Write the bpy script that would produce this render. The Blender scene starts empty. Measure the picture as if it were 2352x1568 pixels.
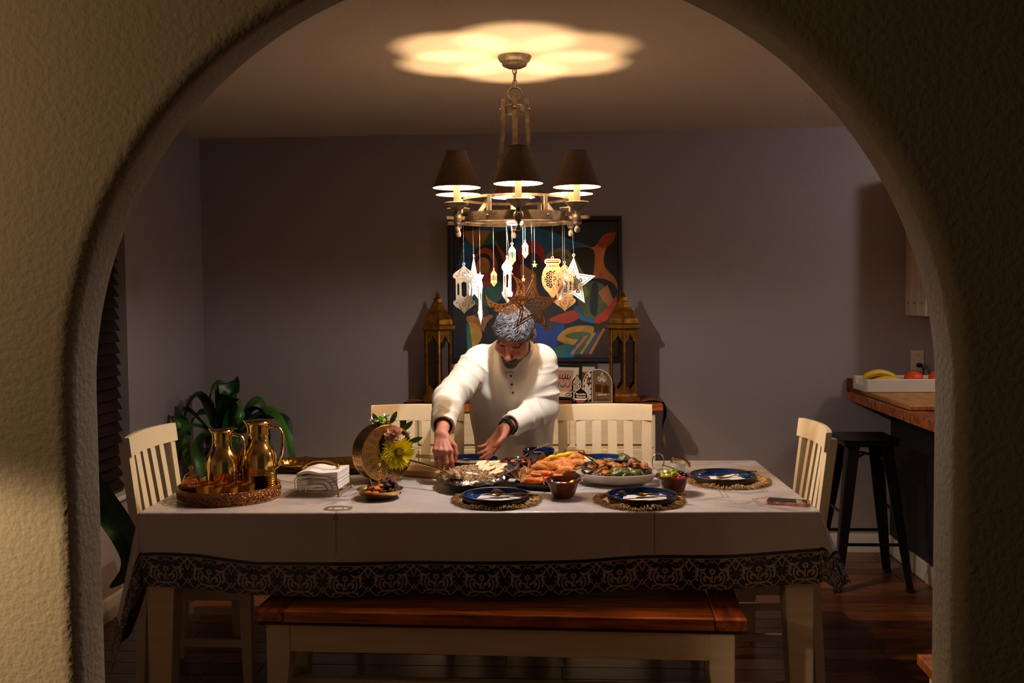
import bpy, bmesh, math, random
import numpy as np
from mathutils import Vector, Matrix, Euler

S = bpy.context.scene
COL = S.collection
PI = math.pi
rnd = random.Random(11)

# ------------------------------------------------------------------ camera
cam_d = bpy.data.cameras.new('camera')
cam_d.sensor_width = 36.0
cam_d.lens = 35.0
cam_d.clip_start = 0.02
cam = bpy.data.objects.new('camera', cam_d)
COL.objects.link(cam)
cam.matrix_world = (Matrix.Translation((0, 0, 1.51)) @ Matrix.Rotation(0.0556, 4, 'Z')
                    @ Matrix.Rotation(PI / 2 - 0.0478, 4, 'X') @ Matrix.Rotation(-0.009, 4, 'Z'))
S.camera = cam

# ------------------------------------------------------------------ colour management, world
S.view_settings.view_transform = 'Standard'
S.view_settings.look = 'None'
S.view_settings.gamma = 1.0
S.view_settings.use_curve_mapping = False
S.view_settings.exposure = 0.22
S.cycles.use_denoising = True
S.cycles.max_bounces = 10
S.cycles.transparent_max_bounces = 16
S.cycles.caustics_reflective = False
S.cycles.caustics_refractive = False
S.cycles.sample_clamp_indirect = 4.0
W = bpy.data.worlds.new('night')
S.world = W
W.use_nodes = True
W.node_tree.nodes['Background'].inputs[0].default_value = (0.55, 0.42, 0.33, 1)
W.node_tree.nodes['Background'].inputs[1].default_value = 0.022

# chandelier centre
CX, CY = -0.20, 3.95


def lamp(name, kind, loc, power, col, size=0.05, rot=None, **kw):
    d = bpy.data.lights.new(name, kind)
    d.energy = power
    d.color = col
    if kind == 'AREA':
        d.shape = kw.get('shape', 'DISK')
        d.size = size
        if 'size_y' in kw:
            d.shape = 'RECTANGLE'
            d.size_y = kw['size_y']
        d.spread = kw.get('spread', PI)
    else:
        d.shadow_soft_size = size
    o = bpy.data.objects.new(name, d)
    COL.objects.link(o)
    o.location = loc
    if rot:
        o.rotation_euler = rot
    return o


WARM = (1.0, 0.635, 0.345)
# shaded table lamp of the front room, to the left beside the camera: a downward cone and a weak glow through its shade
LR = lamp('front_room_lamp_light', 'SPOT', (-1.95, 1.30, 1.45), 62.0, (1.0, 0.74, 0.46), 0.05)
LR.data.spot_size = math.radians(150)
LR.data.spot_blend = 0.12
lamp('front_room_shade_glow', 'POINT', (-1.95, 1.30, 1.75), 13.0, (1.0, 0.72, 0.42), 0.12)
# battery puck light under the chandelier hub: shines into the lower half space only
PL = lamp('puck_light', 'SPOT', (CX - 0.004, CY, 1.780), 44.0, (1.0, 0.96, 0.95), 0.012)
PL.data.spot_size = PI
PL.data.spot_blend = 0.30
# ceiling lamp of the kitchen, behind the right side of the arch
lamp('kitchen_light', 'POINT', (2.72, 4.56, 2.36), 19.5, (1.0, 0.93, 0.98), 0.09)
# six warm bulbs
SHADE_R = 0.265
SHADE_ANG = [math.radians(a) for a in (-85, -25, 35, 95, 155, 215)]
BULB_POS = [(CX + SHADE_R * math.cos(a), CY + SHADE_R * math.sin(a), 1.975) for a in SHADE_ANG]
for i, p in enumerate(BULB_POS):
    lamp('bulb_light', 'POINT', p, (13.5, 9.5, 13.5, 13.5, 13.5, 13.5)[i], WARM, 0.010)


# ------------------------------------------------------------------ helpers
def lin(c):
    return tuple(((x / 12.92) if x <= 0.04045 else ((x + 0.055) / 1.055) ** 2.4) for x in c)


def H(h):
    h = h.lstrip('#')
    return lin([int(h[i:i + 2], 16) / 255 for i in (0, 2, 4)])


MATS = {}


def mat(name, col, rough=0.5, metal=0.0, spec=0.5, coat=0.0, trans=0.0, ior=1.45, vary=0.0, vscale=12.0,
        bump=0.0, bscale=60.0, bdetail=3.0, emit=0.0, ecol=None, sss=0.0, col2=None, stretch=None, sheen=0.0,
        attr=None, bdist=0.01, alpha=1.0, crough=0.05, voro=False, coatbump=None):
    """One procedural Principled material; col / col2 are sRGB hex strings."""
    if name in MATS:
        return MATS[name]
    m = bpy.data.materials.new(name)
    m.use_nodes = True
    nt = m.node_tree
    N, L = nt.nodes, nt.links
    b = N['Principled BSDF']
    c = H(col)
    b.inputs['Base Color'].default_value = (*c, 1)
    b.inputs['Roughness'].default_value = rough
    b.inputs['Metallic'].default_value = metal
    b.inputs['Specular IOR Level'].default_value = spec
    b.inputs['IOR'].default_value = ior
    b.inputs['Transmission Weight'].default_value = trans
    b.inputs['Coat Weight'].default_value = coat
    b.inputs['Coat Roughness'].default_value = crough
    b.inputs['Alpha'].default_value = alpha
    b.inputs['Sheen Weight'].default_value = sheen
    if sss:
        b.inputs['Subsurface Weight'].default_value = sss
        b.inputs['Subsurface Radius'].default_value = (0.012, 0.004, 0.002)
        b.inputs['Subsurface Scale'].default_value = 0.6
    if emit:
        b.inputs['Emission Color'].default_value = (*(H(ecol) if ecol else c), 1)
        b.inputs['Emission Strength'].default_value = emit
    tc = N.new('ShaderNodeTexCoord')
    mp = N.new('ShaderNodeMapping')
    L.new(tc.outputs['Object'], mp.inputs['Vector'])
    if stretch:
        mp.inputs['Scale'].default_value = stretch
    if vary or col2:
        nz = N.new('ShaderNodeTexNoise')
        nz.inputs['Scale'].default_value = vscale
        nz.inputs['Detail'].default_value = 5
        L.new(mp.outputs[0], nz.inputs['Vector'])
        rp = N.new('ShaderNodeValToRGB')
        rp.color_ramp.elements[0].position = 0.32
        rp.color_ramp.elements[1].position = 0.68
        c2 = H(col2) if col2 else c
        rp.color_ramp.elements[0].color = (*[x * (1 - vary) for x in c], 1)
        rp.color_ramp.elements[1].color = (*[min(1, x * (1 + vary)) for x in c2], 1)
        L.new(nz.outputs['Fac'], rp.inputs[0])
        L.new(rp.outputs[0], b.inputs['Base Color'])
    if attr:
        at = N.new('ShaderNodeAttribute')
        at.attribute_name = attr
        L.new(at.outputs['Color'], b.inputs['Base Color'])
    if bump:
        if voro:
            bn = N.new('ShaderNodeTexVoronoi')
            bn.inputs['Scale'].default_value = bscale
            out = bn.outputs['Distance']
        else:
            bn = N.new('ShaderNodeTexNoise')
            bn.inputs['Scale'].default_value = bscale
            bn.inputs['Detail'].default_value = bdetail
            out = bn.outputs['Fac']
        L.new(mp.outputs[0], bn.inputs['Vector'])
        bp = N.new('ShaderNodeBump')
        bp.inputs['Strength'].default_value = bump
        bp.inputs['Distance'].default_value = bdist
        L.new(out, bp.inputs['Height'])
        L.new(bp.outputs[0], b.inputs['Normal'])
    if coatbump:                                  # wrinkles of a clear film that lies over the surface
        sc_, st_, ds_ = coatbump
        cn = N.new('ShaderNodeTexNoise')
        cn.inputs['Scale'].default_value = sc_
        cn.inputs['Detail'].default_value = 2.0
        cn.inputs['Distortion'].default_value = 1.6
        L.new(mp.outputs[0], cn.inputs['Vector'])
        cb = N.new('ShaderNodeBump')
        cb.inputs['Strength'].default_value = st_
        cb.inputs['Distance'].default_value = ds_
        L.new(cn.outputs['Fac'], cb.inputs['Height'])
        L.new(cb.outputs[0], b.inputs['Coat Normal'])
        cw_ = N.new('ShaderNodeTexNoise')
        cw_.inputs['Scale'].default_value = 1.7
        L.new(mp.outputs[0], cw_.inputs['Vector'])
        cr_ = N.new('ShaderNodeMapRange')
        cr_.inputs['From Min'].default_value = 0.42
        cr_.inputs['From Max'].default_value = 0.60
        cr_.inputs['To Min'].default_value = 0.15
        cr_.inputs['To Max'].default_value = 1.0
        L.new(cw_.outputs['Fac'], cr_.inputs['Value'])
        L.new(cr_.outputs[0], b.inputs['Coat Weight'])
    MATS[name] = m
    return m


def rot2(x, y, a):
    return x * math.cos(a) - y * math.sin(a), x * math.sin(a) + y * math.cos(a)


class MB:
    """Collects vertices and faces (with a material index) and links them as one mesh object."""

    def __init__(s):
        s.v, s.f, s.m = [], [], []

    def add(s, vs, fs, mi=0, M=None):
        o = len(s.v)
        if M is not None:
            vs = [tuple(M @ Vector(p)) for p in vs]
        s.v += [tuple(p) for p in vs]
        s.f += [tuple(i + o for i in f) for f in fs]
        s.m += [mi] * len(fs)
        return s

    def box(s, c, d, b=0.0, mi=0, M=None):
        hx, hy, hz = d[0] / 2, d[1] / 2, d[2] / 2
        b = min(b, hx * .9, hy * .9, hz * .9)
        if b <= 0:
            vs = [(c[0] + x * hx, c[1] + y * hy, c[2] + z * hz) for x in (-1, 1) for y in (-1, 1) for z in (-1, 1)]
            fs = [(0, 1, 3, 2), (4, 6, 7, 5), (0, 4, 5, 1), (2, 3, 7, 6), (0, 2, 6, 4), (1, 5, 7, 3)]
            return s.add(vs, fs, mi, M)
        vs, ix = [], {}
        for x in (-1, 1):
            for y in (-1, 1):
                for z in (-1, 1):
                    for a in range(3):
                        p = [x * (hx - b), y * (hy - b), z * (hz - b)]
                        p[a] = (x * hx, y * hy, z * hz)[a]
                        ix[(x, y, z, a)] = len(vs)
                        vs.append((c[0] + p[0], c[1] + p[1], c[2] + p[2]))
        fs = []
        for a in range(3):
            e, g = [(1, 2), (2, 0), (0, 1)][a]
            for sg in (-1, 1):
                q = []
                for u, w in ((-1, -1), (1, -1), (1, 1), (-1, 1)):
                    k = [0, 0, 0]
                    k[a], k[e], k[g] = sg, u, w
                    q.append(ix[(*k, a)])
                fs.append(tuple(q if sg > 0 else q[::-1]))
        for a in range(3):
            e, g = [(1, 2), (2, 0), (0, 1)][a]
            for u in (-1, 1):
                for w in (-1, 1):
                    k0, k1 = [0, 0, 0], [0, 0, 0]
                    k0[e], k0[g], k0[a] = u, w, -1
                    k1[e], k1[g], k1[a] = u, w, 1
                    q = [ix[(*k0, e)], ix[(*k1, e)], ix[(*k1, g)], ix[(*k0, g)]]
                    fs.append(tuple(q if u * w < 0 else q[::-1]))
        for x in (-1, 1):
            for y in (-1, 1):
                for z in (-1, 1):
                    q = [ix[(x, y, z, 0)], ix[(x, y, z, 1)], ix[(x, y, z, 2)]]
                    fs.append(tuple(q if x * y * z > 0 else q[::-1]))
        return s.add(vs, fs, mi, M)

    def tube(s, pts, r, n=8, closed=False, mi=0, M=None, flat=1.0):
        pts = [Vector(p) for p in pts]
        k = len(pts)
        rs = r if isinstance(r, (list, tuple)) else [r] * k
        T = []
        for i in range(k):
            a = pts[(i - 1) % k] if (closed or i > 0) else pts[i]
            c = pts[(i + 1) % k] if (closed or i < k - 1) else pts[i]
            t = c - a
            T.append(t.normalized() if t.length > 1e-9 else Vector((0, 0, 1)))
        up = Vector((0, 0, 1)) if abs(T[0].z) < 0.9 else Vector((1, 0, 0))
        nrm = T[0].cross(up).normalized()
        vs, fs = [], []
        for i in range(k):
            if i:
                nrm = nrm - T[i] * nrm.dot(T[i])
                nrm = nrm.normalized() if nrm.length > 1e-6 else T[i].orthogonal().normalized()
            bi = T[i].cross(nrm)
            for j in range(n):
                a = 2 * PI * j / n
                vs.append(pts[i] + nrm * (math.cos(a) * rs[i]) + bi * (math.sin(a) * rs[i] * flat))
        for i in range(k if closed else k - 1):
            i2 = (i + 1) % k
            for j in range(n):
                j2 = (j + 1) % n
                fs.append((i * n + j, i * n + j2, i2 * n + j2, i2 * n + j))
        if not closed:
            fs.append(tuple(range(n))[::-1])
            fs.append(tuple((k - 1) * n + j for j in range(n)))
        return s.add(vs, fs, mi, M)

    def lathe(s, prof, n=32, mi=0, M=None, wob=None, squash=1.0):
        vs, fs, rows = [], [], []
        for (r, z) in prof:
            if r < 1e-6:
                rows.append([len(vs)])
                vs.append((0, 0, z))
            else:
                row = []
                for j in range(n):
                    a = 2 * PI * j / n
                    rr = r * (wob(a, z) if wob else 1)
                    row.append(len(vs))
                    vs.append((rr * math.cos(a), rr * math.sin(a) * squash, z))
                rows.append(row)
        for A, B in zip(rows, rows[1:]):
            for j in range(n):
                j2 = (j + 1) % n
                if len(A) == 1 and len(B) == 1:
                    continue
                if len(A) == 1:
                    fs.append((A[0], B[j2], B[j]))
                elif len(B) == 1:
                    fs.append((A[j], A[j2], B[0]))
                else:
                    fs.append((A[j], A[j2], B[j2], B[j]))
        return s.add(vs, fs, mi, M)

    def ball(s, c, r, nu=12, nv=8, mi=0, M=None, lump=0.0, seed=0):
        if not isinstance(r, (tuple, list)):
            r = (r, r, r)
        q = random.Random(seed)
        ph = [q.uniform(0, 6.28) for _ in range(6)]
        vs, fs = [(c[0], c[1], c[2] - r[2])], []
        for i in range(1, nv):
            t = PI * i / nv
            for j in range(nu):
                a = 2 * PI * j / nu
                x, y, z = math.sin(t) * math.cos(a), math.sin(t) * math.sin(a), -math.cos(t)
                k = 1 + lump * (math.sin(3.1 * x + 4 * z + ph[0]) + math.sin(4.3 * y + 2 * x + ph[1]) + math.sin(5.2 * z + 3 * y + ph[2])) / 2
                vs.append((c[0] + x * r[0] * k, c[1] + y * r[1] * k, c[2] + z * r[2] * k))
        vs.append((c[0], c[1], c[2] + r[2]))
        for j in range(nu):
            fs.append((0, 1 + (j + 1) % nu, 1 + j))
        for i in range(nv - 2):
            for j in range(nu):
                a, b2 = 1 + i * nu + j, 1 + i * nu + (j + 1) % nu
                fs.append((a, b2, b2 + nu, a + nu))
        e = len(vs) - 1
        o = 1 + (nv - 2) * nu
        for j in range(nu):
            fs.append((o + j, o + (j + 1) % nu, e))
        return s.add(vs, fs, mi, M)

    def prism(s, poly, z0, z1, mi=0, M=None):
        n = len(poly)
        vs = [(x, y, z0) for x, y in poly] + [(x, y, z1) for x, y in poly]
        fs = [tuple(range(n))[::-1], tuple(range(n, 2 * n))]
        fs += [(i, (i + 1) % n, n + (i + 1) % n, n + i) for i in range(n)]
        return s.add(vs, fs, mi, M)

    def strip(s, rows, mi=0, closed=False):
        """rows: equal-length lists of points; quads between them."""
        n = len(rows[0])
        vs = [p for r in rows for p in r]
        fs = [(i * n + j, i * n + j + 1, (i + 1) * n + j + 1, (i + 1) * n + j) for i in range(len(rows) - 1) for j in range(n - 1)]
        return s.add(vs, fs, mi)

    def mesh(s, name, mats, smooth=35, recalc=True):
        me = bpy.data.meshes.new(name)
        me.from_pydata(s.v, [], s.f)
        for m in (mats if isinstance(mats, (list, tuple)) else [mats]):
            me.materials.append(m)
        me.polygons.foreach_set('material_index', s.m)
        if recalc:
            bm = bmesh.new()
            bm.from_mesh(me)
            bmesh.ops.recalc_face_normals(bm, faces=bm.faces)
            bm.to_mesh(me)
            bm.free()
        if smooth:
            me.polygons.foreach_set('use_smooth', [True] * len(me.polygons))
            if smooth < 180:
                me.set_sharp_from_angle(angle=math.radians(smooth))
        me.update()
        return me

    def build(s, name, mats, parent=None, smooth=35, recalc=True, loc=None, rot=None):
        return link(name, s.mesh(name, mats, smooth, recalc), parent, loc, rot)


def link(name, me, parent=None, loc=None, rot=None):
    o = bpy.data.objects.new(name, me)
    COL.objects.link(o)
    if parent is not None:
        o.parent = parent
    if loc is not None:
        o.location = loc
    if rot is not None:
        o.rotation_euler = rot
    return o


def tag(o, label=None, cat=None, group=None, kind=None):
    if label:
        o['label'] = label
    if cat:
        o['category'] = cat
    if group:
        o['group'] = group
    if kind:
        o['kind'] = kind
    return o


def thing(name, label, cat, loc=(0, 0, 0), rz=0.0, group=None, rot=None):
    o = bpy.data.objects.new(name, None)
    o.empty_display_size = 0.05
    COL.objects.link(o)
    o.location = loc
    o.rotation_euler = rot if rot else (0, 0, rz)
    return tag(o, label, cat, group)


def struct(o, label=None):
    o['kind'] = 'structure'
    if label:
        o['label'] = label
    return o


def dup(root, loc, rot=None, label=None, group=None, scale=None):
    """A copy of a thing with copies of its parts and sub-parts (mesh data shared)."""
    r = root.copy()
    COL.objects.link(r)
    r.location = loc
    if rot is not None:
        r.rotation_euler = rot if isinstance(rot, (tuple, list)) else (0, 0, rot)
    if scale:
        r.scale = (scale,) * 3 if not isinstance(scale, (tuple, list)) else scale
    if label:
        r['label'] = label
    if group:
        r['group'] = group
    for ch in list(root.children):
        c = ch.copy()
        COL.objects.link(c)
        c.parent = r
        for g in ch.children:
            d = g.copy()
            COL.objects.link(d)
            d.parent = c
    return r


def spline(ctrl, n=8, closed=False):
    """Catmull-Rom through control points (any dimension)."""
    P = [np.array(p, float) for p in ctrl]
    k = len(P)
    out = []
    for i in range(k if closed else k - 1):
        p0 = P[(i - 1) % k] if (closed or i > 0) else 2 * P[0] - P[1]
        p1, p2 = P[i], P[(i + 1) % k]
        p3 = P[(i + 2) % k] if (closed or i < k - 2) else 2 * P[-1] - P[-2]
        for j in range(n):
            t = j / n
            out.append(tuple(0.5 * (2 * p1 + (p2 - p0) * t + (2 * p0 - 5 * p1 + 4 * p2 - p3) * t * t + (3 * p1 - p0 - 3 * p2 + p3) * t ** 3)))
    if not closed:
        out.append(tuple(P[-1]))
    return out


def fret_mesh(name, loops, thick, m, bev=0.0):
    """A flat sheet cut with holes: 2-D loops filled even-odd and thickened (x right, y up)."""
    cu = bpy.data.curves.new(name, 'CURVE')
    cu.dimensions = '2D'
    cu.fill_mode = 'BOTH'
    cu.extrude = thick / 2
    for lp in loops:
        sp = cu.splines.new('POLY')
        sp.points.add(len(lp) - 1)
        for p, q in zip(sp.points, lp):
            p.co = (q[0], q[1], 0, 1)
        sp.use_cyclic_u = True
    t = bpy.data.objects.new(name, cu)
    me = bpy.data.meshes.new_from_object(t)
    bpy.data.objects.remove(t)
    bpy.data.curves.remove(cu)
    me.materials.clear()
    me.materials.append(m)
    me.name = name
    return me


def text_mesh(name, txt, size, m, extrude=0.0004, align='CENTER', shear=0.0, bold=0.0):
    cu = bpy.data.curves.new(name, 'FONT')
    cu.body = txt
    cu.size = size
    cu.align_x = align
    cu.extrude = extrude
    cu.shear = shear
    cu.offset = bold
    cu.resolution_u = 3
    t = bpy.data.objects.new(name, cu)
    me = bpy.data.meshes.new_from_object(t)
    bpy.data.objects.remove(t)
    bpy.data.curves.remove(cu)
    me.materials.clear()
    me.materials.append(m)
    return me


def in_poly(p, poly):
    x, y = p
    c = False
    n = len(poly)
    for i in range(n):
        x1, y1 = poly[i][:2]
        x2, y2 = poly[(i + 1) % n][:2]
        if (y1 > y) != (y2 > y) and x < (x2 - x1) * (y - y1) / (y2 - y1) + x1:
            c = not c
    return c


def edge_dist(p, poly):
    best = 9.0
    n = len(poly)
    px, py = p
    for i in range(n):
        x1, y1 = poly[i][:2]
        x2, y2 = poly[(i + 1) % n][:2]
        dx, dy = x2 - x1, y2 - y1
        L2 = dx * dx + dy * dy
        t = max(0, min(1, ((px - x1) * dx + (py - y1) * dy) / L2)) if L2 > 0 else 0
        best = min(best, math.hypot(px - x1 - t * dx, py - y1 - t * dy))
    return best


# ------------------------------------------------------------------ smooth solids: signed distance fields meshed by surface nets
def smin(a, b, k):
    h = np.clip(0.5 + 0.5 * (b - a) / k, 0, 1)
    return b + (a - b) * h - k * h * (1 - h)


def sd_cone(P, a, b, r1, r2):
    a = np.array(a, np.float32)
    d = np.array(b, np.float32) - a
    q = P - a
    t = np.clip((q @ d) / max(float(d @ d), 1e-12), 0, 1)
    return np.linalg.norm(q - t[:, None] * d, axis=1) - (r1 + (r2 - r1) * t)


def sd_ell(P, c, r, Rm=None):
    q = P - np.array(c, np.float32)
    if Rm is not None:
        q = q @ np.array(Rm, np.float32)
    r = np.array(r, np.float32)
    k0 = np.linalg.norm(q / r, axis=1)
    k1 = np.linalg.norm(q / (r * r), axis=1)
    return k0 * (k0 - 1) / np.maximum(k1, 1e-6)


def sdf_mesh(fn, lo, hi, h, B=14, slack=1.25):
    lo = np.array(lo, np.float64)
    nb = np.maximum(1, np.ceil((np.array(hi) - lo) / (h * B)).astype(int))
    g = np.stack(np.meshgrid(*[np.arange(k) for k in nb], indexing='ij'), -1).reshape(-1, 3)
    cen = lo + (g + 0.5) * B * h
    d = fn(cen.astype(np.float32))
    g = g[np.abs(d) < slack * B * h * 0.87 + 0.004]
    dims = nb * B + 2
    o1 = np.arange(B + 1)
    off = np.stack(np.meshgrid(o1, o1, o1, indexing='ij'), -1).reshape(-1, 3)
    keys, verts, quads = [], [], []

    def key(c):
        return (c[:, 0] * dims[1] + c[:, 1]) * dims[2] + c[:, 2]
    for s in range(0, len(g), 160):
        gb = g[s:s + 160]
        node = gb[:, None, :] * B + off[None]
        V = fn((lo + node.reshape(-1, 3) * h).astype(np.float32)).reshape(len(gb), B + 1, B + 1, B + 1).astype(np.float64)
        V[V == 0] = 1e-9
        ins = V < 0
        cnt = np.zeros((len(gb), B, B, B), int)
        acc = np.zeros((len(gb), B, B, B, 3))
        for ax in range(3):
            e, f = [(1, 2), (0, 2), (0, 1)][ax]
            for u in (0, 1):
                for w in (0, 1):
                    sl0 = [slice(None)] + [slice(0, B)] * 3
                    sl0[1 + e] = slice(u, B + u)
                    sl0[1 + f] = slice(w, B + w)
                    sl1 = list(sl0)
                    sl1[1 + ax] = slice(1, B + 1)
                    a, b2 = V[tuple(sl0)], V[tuple(sl1)]
                    cr = (a < 0) != (b2 < 0)
                    t = np.where(cr, a / np.where(cr, a - b2, 1), 0)
                    cnt += cr
                    acc[..., ax] += np.where(cr, t, 0)
                    acc[..., e] += np.where(cr, u, 0)
                    acc[..., f] += np.where(cr, w, 0)
        act = np.argwhere(cnt > 0)
        cell = gb[act[:, 0]] * B + act[:, 1:]
        keys.append(key(cell))
        c = cnt[tuple(act.T)]
        verts.append(lo + (cell + acc[tuple(act.T)] / c[:, None]) * h)
        for ax in range(3):
            e, f = [(1, 2), (2, 0), (0, 1)][ax]
            sl0 = [slice(None)] + [slice(0, B)] * 3
            sl1 = list(sl0)
            sl1[1 + ax] = slice(1, B + 1)
            i0, i1 = ins[tuple(sl0)], ins[tuple(sl1)]
            ed = np.argwhere(i0 != i1)
            flip = i0[tuple(ed.T)]
            n0 = gb[ed[:, 0]] * B + ed[:, 1:]
            q = []
            for u, w in ((-1, -1), (0, -1), (0, 0), (-1, 0)):
                cc = n0.copy()
                cc[:, e] += u
                cc[:, f] += w
                q.append(np.where((cc < 0).any(1), -1, key(cc)))
            q = np.stack(q, 1)
            q[~flip] = q[~flip][:, ::-1]
            quads.append(q)
    K = np.concatenate(keys)
    Vx = np.concatenate(verts)
    Q = np.concatenate(quads)
    o = np.argsort(K)
    K, Vx = K[o], Vx[o]
    ix = np.clip(np.searchsorted(K, Q), 0, len(K) - 1)
    ok = (K[ix] == Q).all(1)
    return Vx, ix[ok]


def np_mesh(name, V, Q, m, smooth=True):
    me = bpy.data.meshes.new(name)
    nf, k = Q.shape
    me.vertices.add(len(V))
    me.vertices.foreach_set('co', np.ascontiguousarray(V, np.float32).ravel())
    me.loops.add(nf * k)
    me.loops.foreach_set('vertex_index', np.ascontiguousarray(Q, np.int32).ravel())
    me.polygons.add(nf)
    me.polygons.foreach_set('loop_start', np.arange(0, nf * k, k, dtype=np.int32))
    me.update(calc_edges=True)
    me.validate()
    if smooth:
        me.polygons.foreach_set('use_smooth', [True] * len(me.polygons))
    for q in (m if isinstance(m, (list, tuple)) else [m]):
        me.materials.append(q)
    return me


def set_col(me, cols, name='tint'):
    a = me.color_attributes.new(name, 'FLOAT_COLOR', 'POINT')
    c = np.ones((len(me.vertices), 4), np.float32)
    c[:, :3] = cols
    a.data.foreach_set('color', c.ravel())


# ------------------------------------------------------------------ room shell
YB, XL, ZC = 5.81, -2.159, 2.44
XR = 3.3
m_wall = mat('wall_paint', '9a8d8a', 0.75, spec=0.25, bump=0.35, bscale=75, bdist=0.004)
m_arch = mat('arch_paint', 'a3937a', 0.72, spec=0.3, bump=0.6, bscale=68, bdetail=2.2, bdist=0.0052)
m_ceil = mat('ceiling_paint', 'e6dac6', 0.8, spec=0.2, bump=0.5, bscale=90, bdist=0.005)
m_white = mat('white_trim', 'cfc8c0', 0.45)
m_glass = mat('window_glass', 'ffffff', 0.02, trans=1.0)
m_floorbase = mat('floor_base', '23150f', 0.7)

struct(MB().box((0.5, 2.4, -0.035), (5.7, 7.0, 0.05)).build('floor', m_floorbase, smooth=0))
floor = bpy.data.objects['floor']
wood_t = [('5a3622', '7d4e32'), ('482a1b', '693f26'), ('6a4028', '8d5a38'), ('3a2217', '5a3723')]
m_plank = [mat('laminate_%d' % i, a, 0.32, spec=0.5, vary=0.25, vscale=4, col2=b, stretch=(1.2, 16, 16), bump=0.1, bscale=8)
           for i, (a, b) in enumerate(wood_t)]
pl_me = [MB().box((0, 0, -0.006), (1.216, 0.121, 0.012), 0.0015).mesh('plank', m) for m in m_plank]
row = 0
y = 2.16
while y < 5.80:
    x = XL - rnd.uniform(0.1, 1.1)
    while x < XR:
        x0, x1 = max(x, XL), min(x + 1.22, XR)
        if x1 - x0 > 0.05:
            p = link('plank', rnd.choice(pl_me), floor, ((x0 + x1) / 2, y + 0.0, 0.0))
            p.scale = ((x1 - x0 - 0.003) / 1.216, 1, 1)
        x += 1.22
    y += 0.1245
    row += 1

struct(MB().box((0.5, 2.4, ZC + 0.04), (5.7, 7.0, 0.08)).build('ceiling', m_ceil, smooth=0))
struct(MB().box((0.57, YB + 0.06, 1.22), (5.6, 0.12, 2.48)).build('wall_back', m_wall, smooth=0))
struct(MB().box((XR + 0.06, 2.5, 1.22), (0.12, 7.0, 2.48)).build('wall_right', m_wall, smooth=0))
# left wall with its window opening
WY0, WY1, WZ0, WZ1 = 3.52, 4.775, 0.55, 1.935
w = MB()
xc = XL - 0.07
w.box((xc, (2.13 + WY0) / 2, 1.22), (0.14, WY0 - 2.13, 2.48))
w.box((xc, (WY1 + YB + .1) / 2, 1.22), (0.14, YB + .1 - WY1, 2.48))
w.box((xc, (WY0 + WY1) / 2, WZ0 / 2 - .01), (0.14, WY1 - WY0, WZ0 + .02))
w.box((xc, (WY0 + WY1) / 2, (WZ1 + 2.46) / 2), (0.14, WY1 - WY0, 2.46 - WZ1))
struct(w.build('wall_left', m_wall, smooth=0))

# window in the left wall
wf = MB()
for yy in (WY0 + .025, WY1 - .025):
    wf.box((XL - 0.115, yy, (WZ0 + WZ1) / 2), (0.04, 0.05, WZ1 - WZ0), 0.004)
for zz in (WZ0 + .025, (WZ0 + WZ1) / 2, WZ1 - .025):
    wf.box((XL - 0.115, (WY0 + WY1) / 2, zz), (0.036, WY1 - WY0, 0.05), 0.004)
win = struct(wf.build('window_1', mat('dark_window_frame', '2a2322', .5)))
MB().box((XL - 0.115, (WY0 + WY1) / 2, (WZ0 + WZ1) / 2), (0.006, WY1 - WY0 - .06, WZ1 - WZ0 - .06)).build('pane', m_glass, win, smooth=0)
MB().box((XL - 0.045, (WY0 + WY1) / 2, WZ0 + .002), (0.165, WY1 - WY0 + .11, 0.024), 0.005).build('window_sill', m_white, win)
# dark wooden blind hanging in the recess
m_slat = mat('dark_slat', '180b09', 0.35, vary=0.3, vscale=6, col2='24110d', stretch=(8, 1, 8))
blind = thing('window_blind', 'dark wooden slatted blind lowered in the window of the left wall', 'blind', (XL - 0.038, 4.13, WZ0 + .015))
sl_me = MB().box((0, 0, 0), (0.064, 1.235, 0.003), 0.001).mesh('slat', m_slat)
for i in range(24):
    link('slat', sl_me, blind, (0, 0.0, 0.045 + i * 0.0548), (0, math.radians(62 if i > 3 else 50), 0))
MB().box((0, 0, 1.345), (0.055, 1.2, 0.05), 0.004).build('head_rail', m_slat, blind)
MB().box((0, 0, 0.012), (0.052, 1.18, 0.02), 0.004).build('bottom_rail', m_slat, blind)
m_cord = mat('blind_cord', '2a1a14', 0.8)
for yy in (-.42, .42):
    MB().tube([(0.0, yy, 0.02), (0.0, yy, 1.33)], 0.0013, 5).build('ladder_cord', m_cord, blind)

# wall between the two rooms, pierced by the round arch
AX0, AX1, ASP, YF, YK = -1.031, 0.767, 1.30, 2.0, 2.13
ACX, AR = (AX0 + AX1) / 2, (AX1 - AX0) / 2
OX0, OX1, OZ = -3.3, 3.2, ZC
out = [(AX0, z, -1, 0) for z in np.linspace(-0.01, ASP, 14)[:-1]]
angs = list(np.linspace(PI, 0, 97)) + [math.atan2(OZ - ASP, OX1 - ACX), math.atan2(OZ - ASP, OX0 - ACX)]
for a in sorted(angs, reverse=True):
    out.append((ACX + AR * math.cos(a), ASP + AR * math.sin(a), math.cos(a), math.sin(a)))
out += [(AX1, z, 1, 0) for z in np.linspace(ASP, -0.01, 14)[1:]]
BN = 0.034


def arch_far(x, z, nx, nz):
    if abs(nz) < 1e-9:
        return (OX0 if nx < 0 else OX1, z)
    t = []
    if nx < -1e-9:
        t.append((OX0 - ACX) / nx)
    if nx > 1e-9:
        t.append((OX1 - ACX) / nx)
    t.append((OZ - ASP) / nz)
    t = min(t)
    return (ACX + nx * t, ASP + nz * t)


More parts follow.
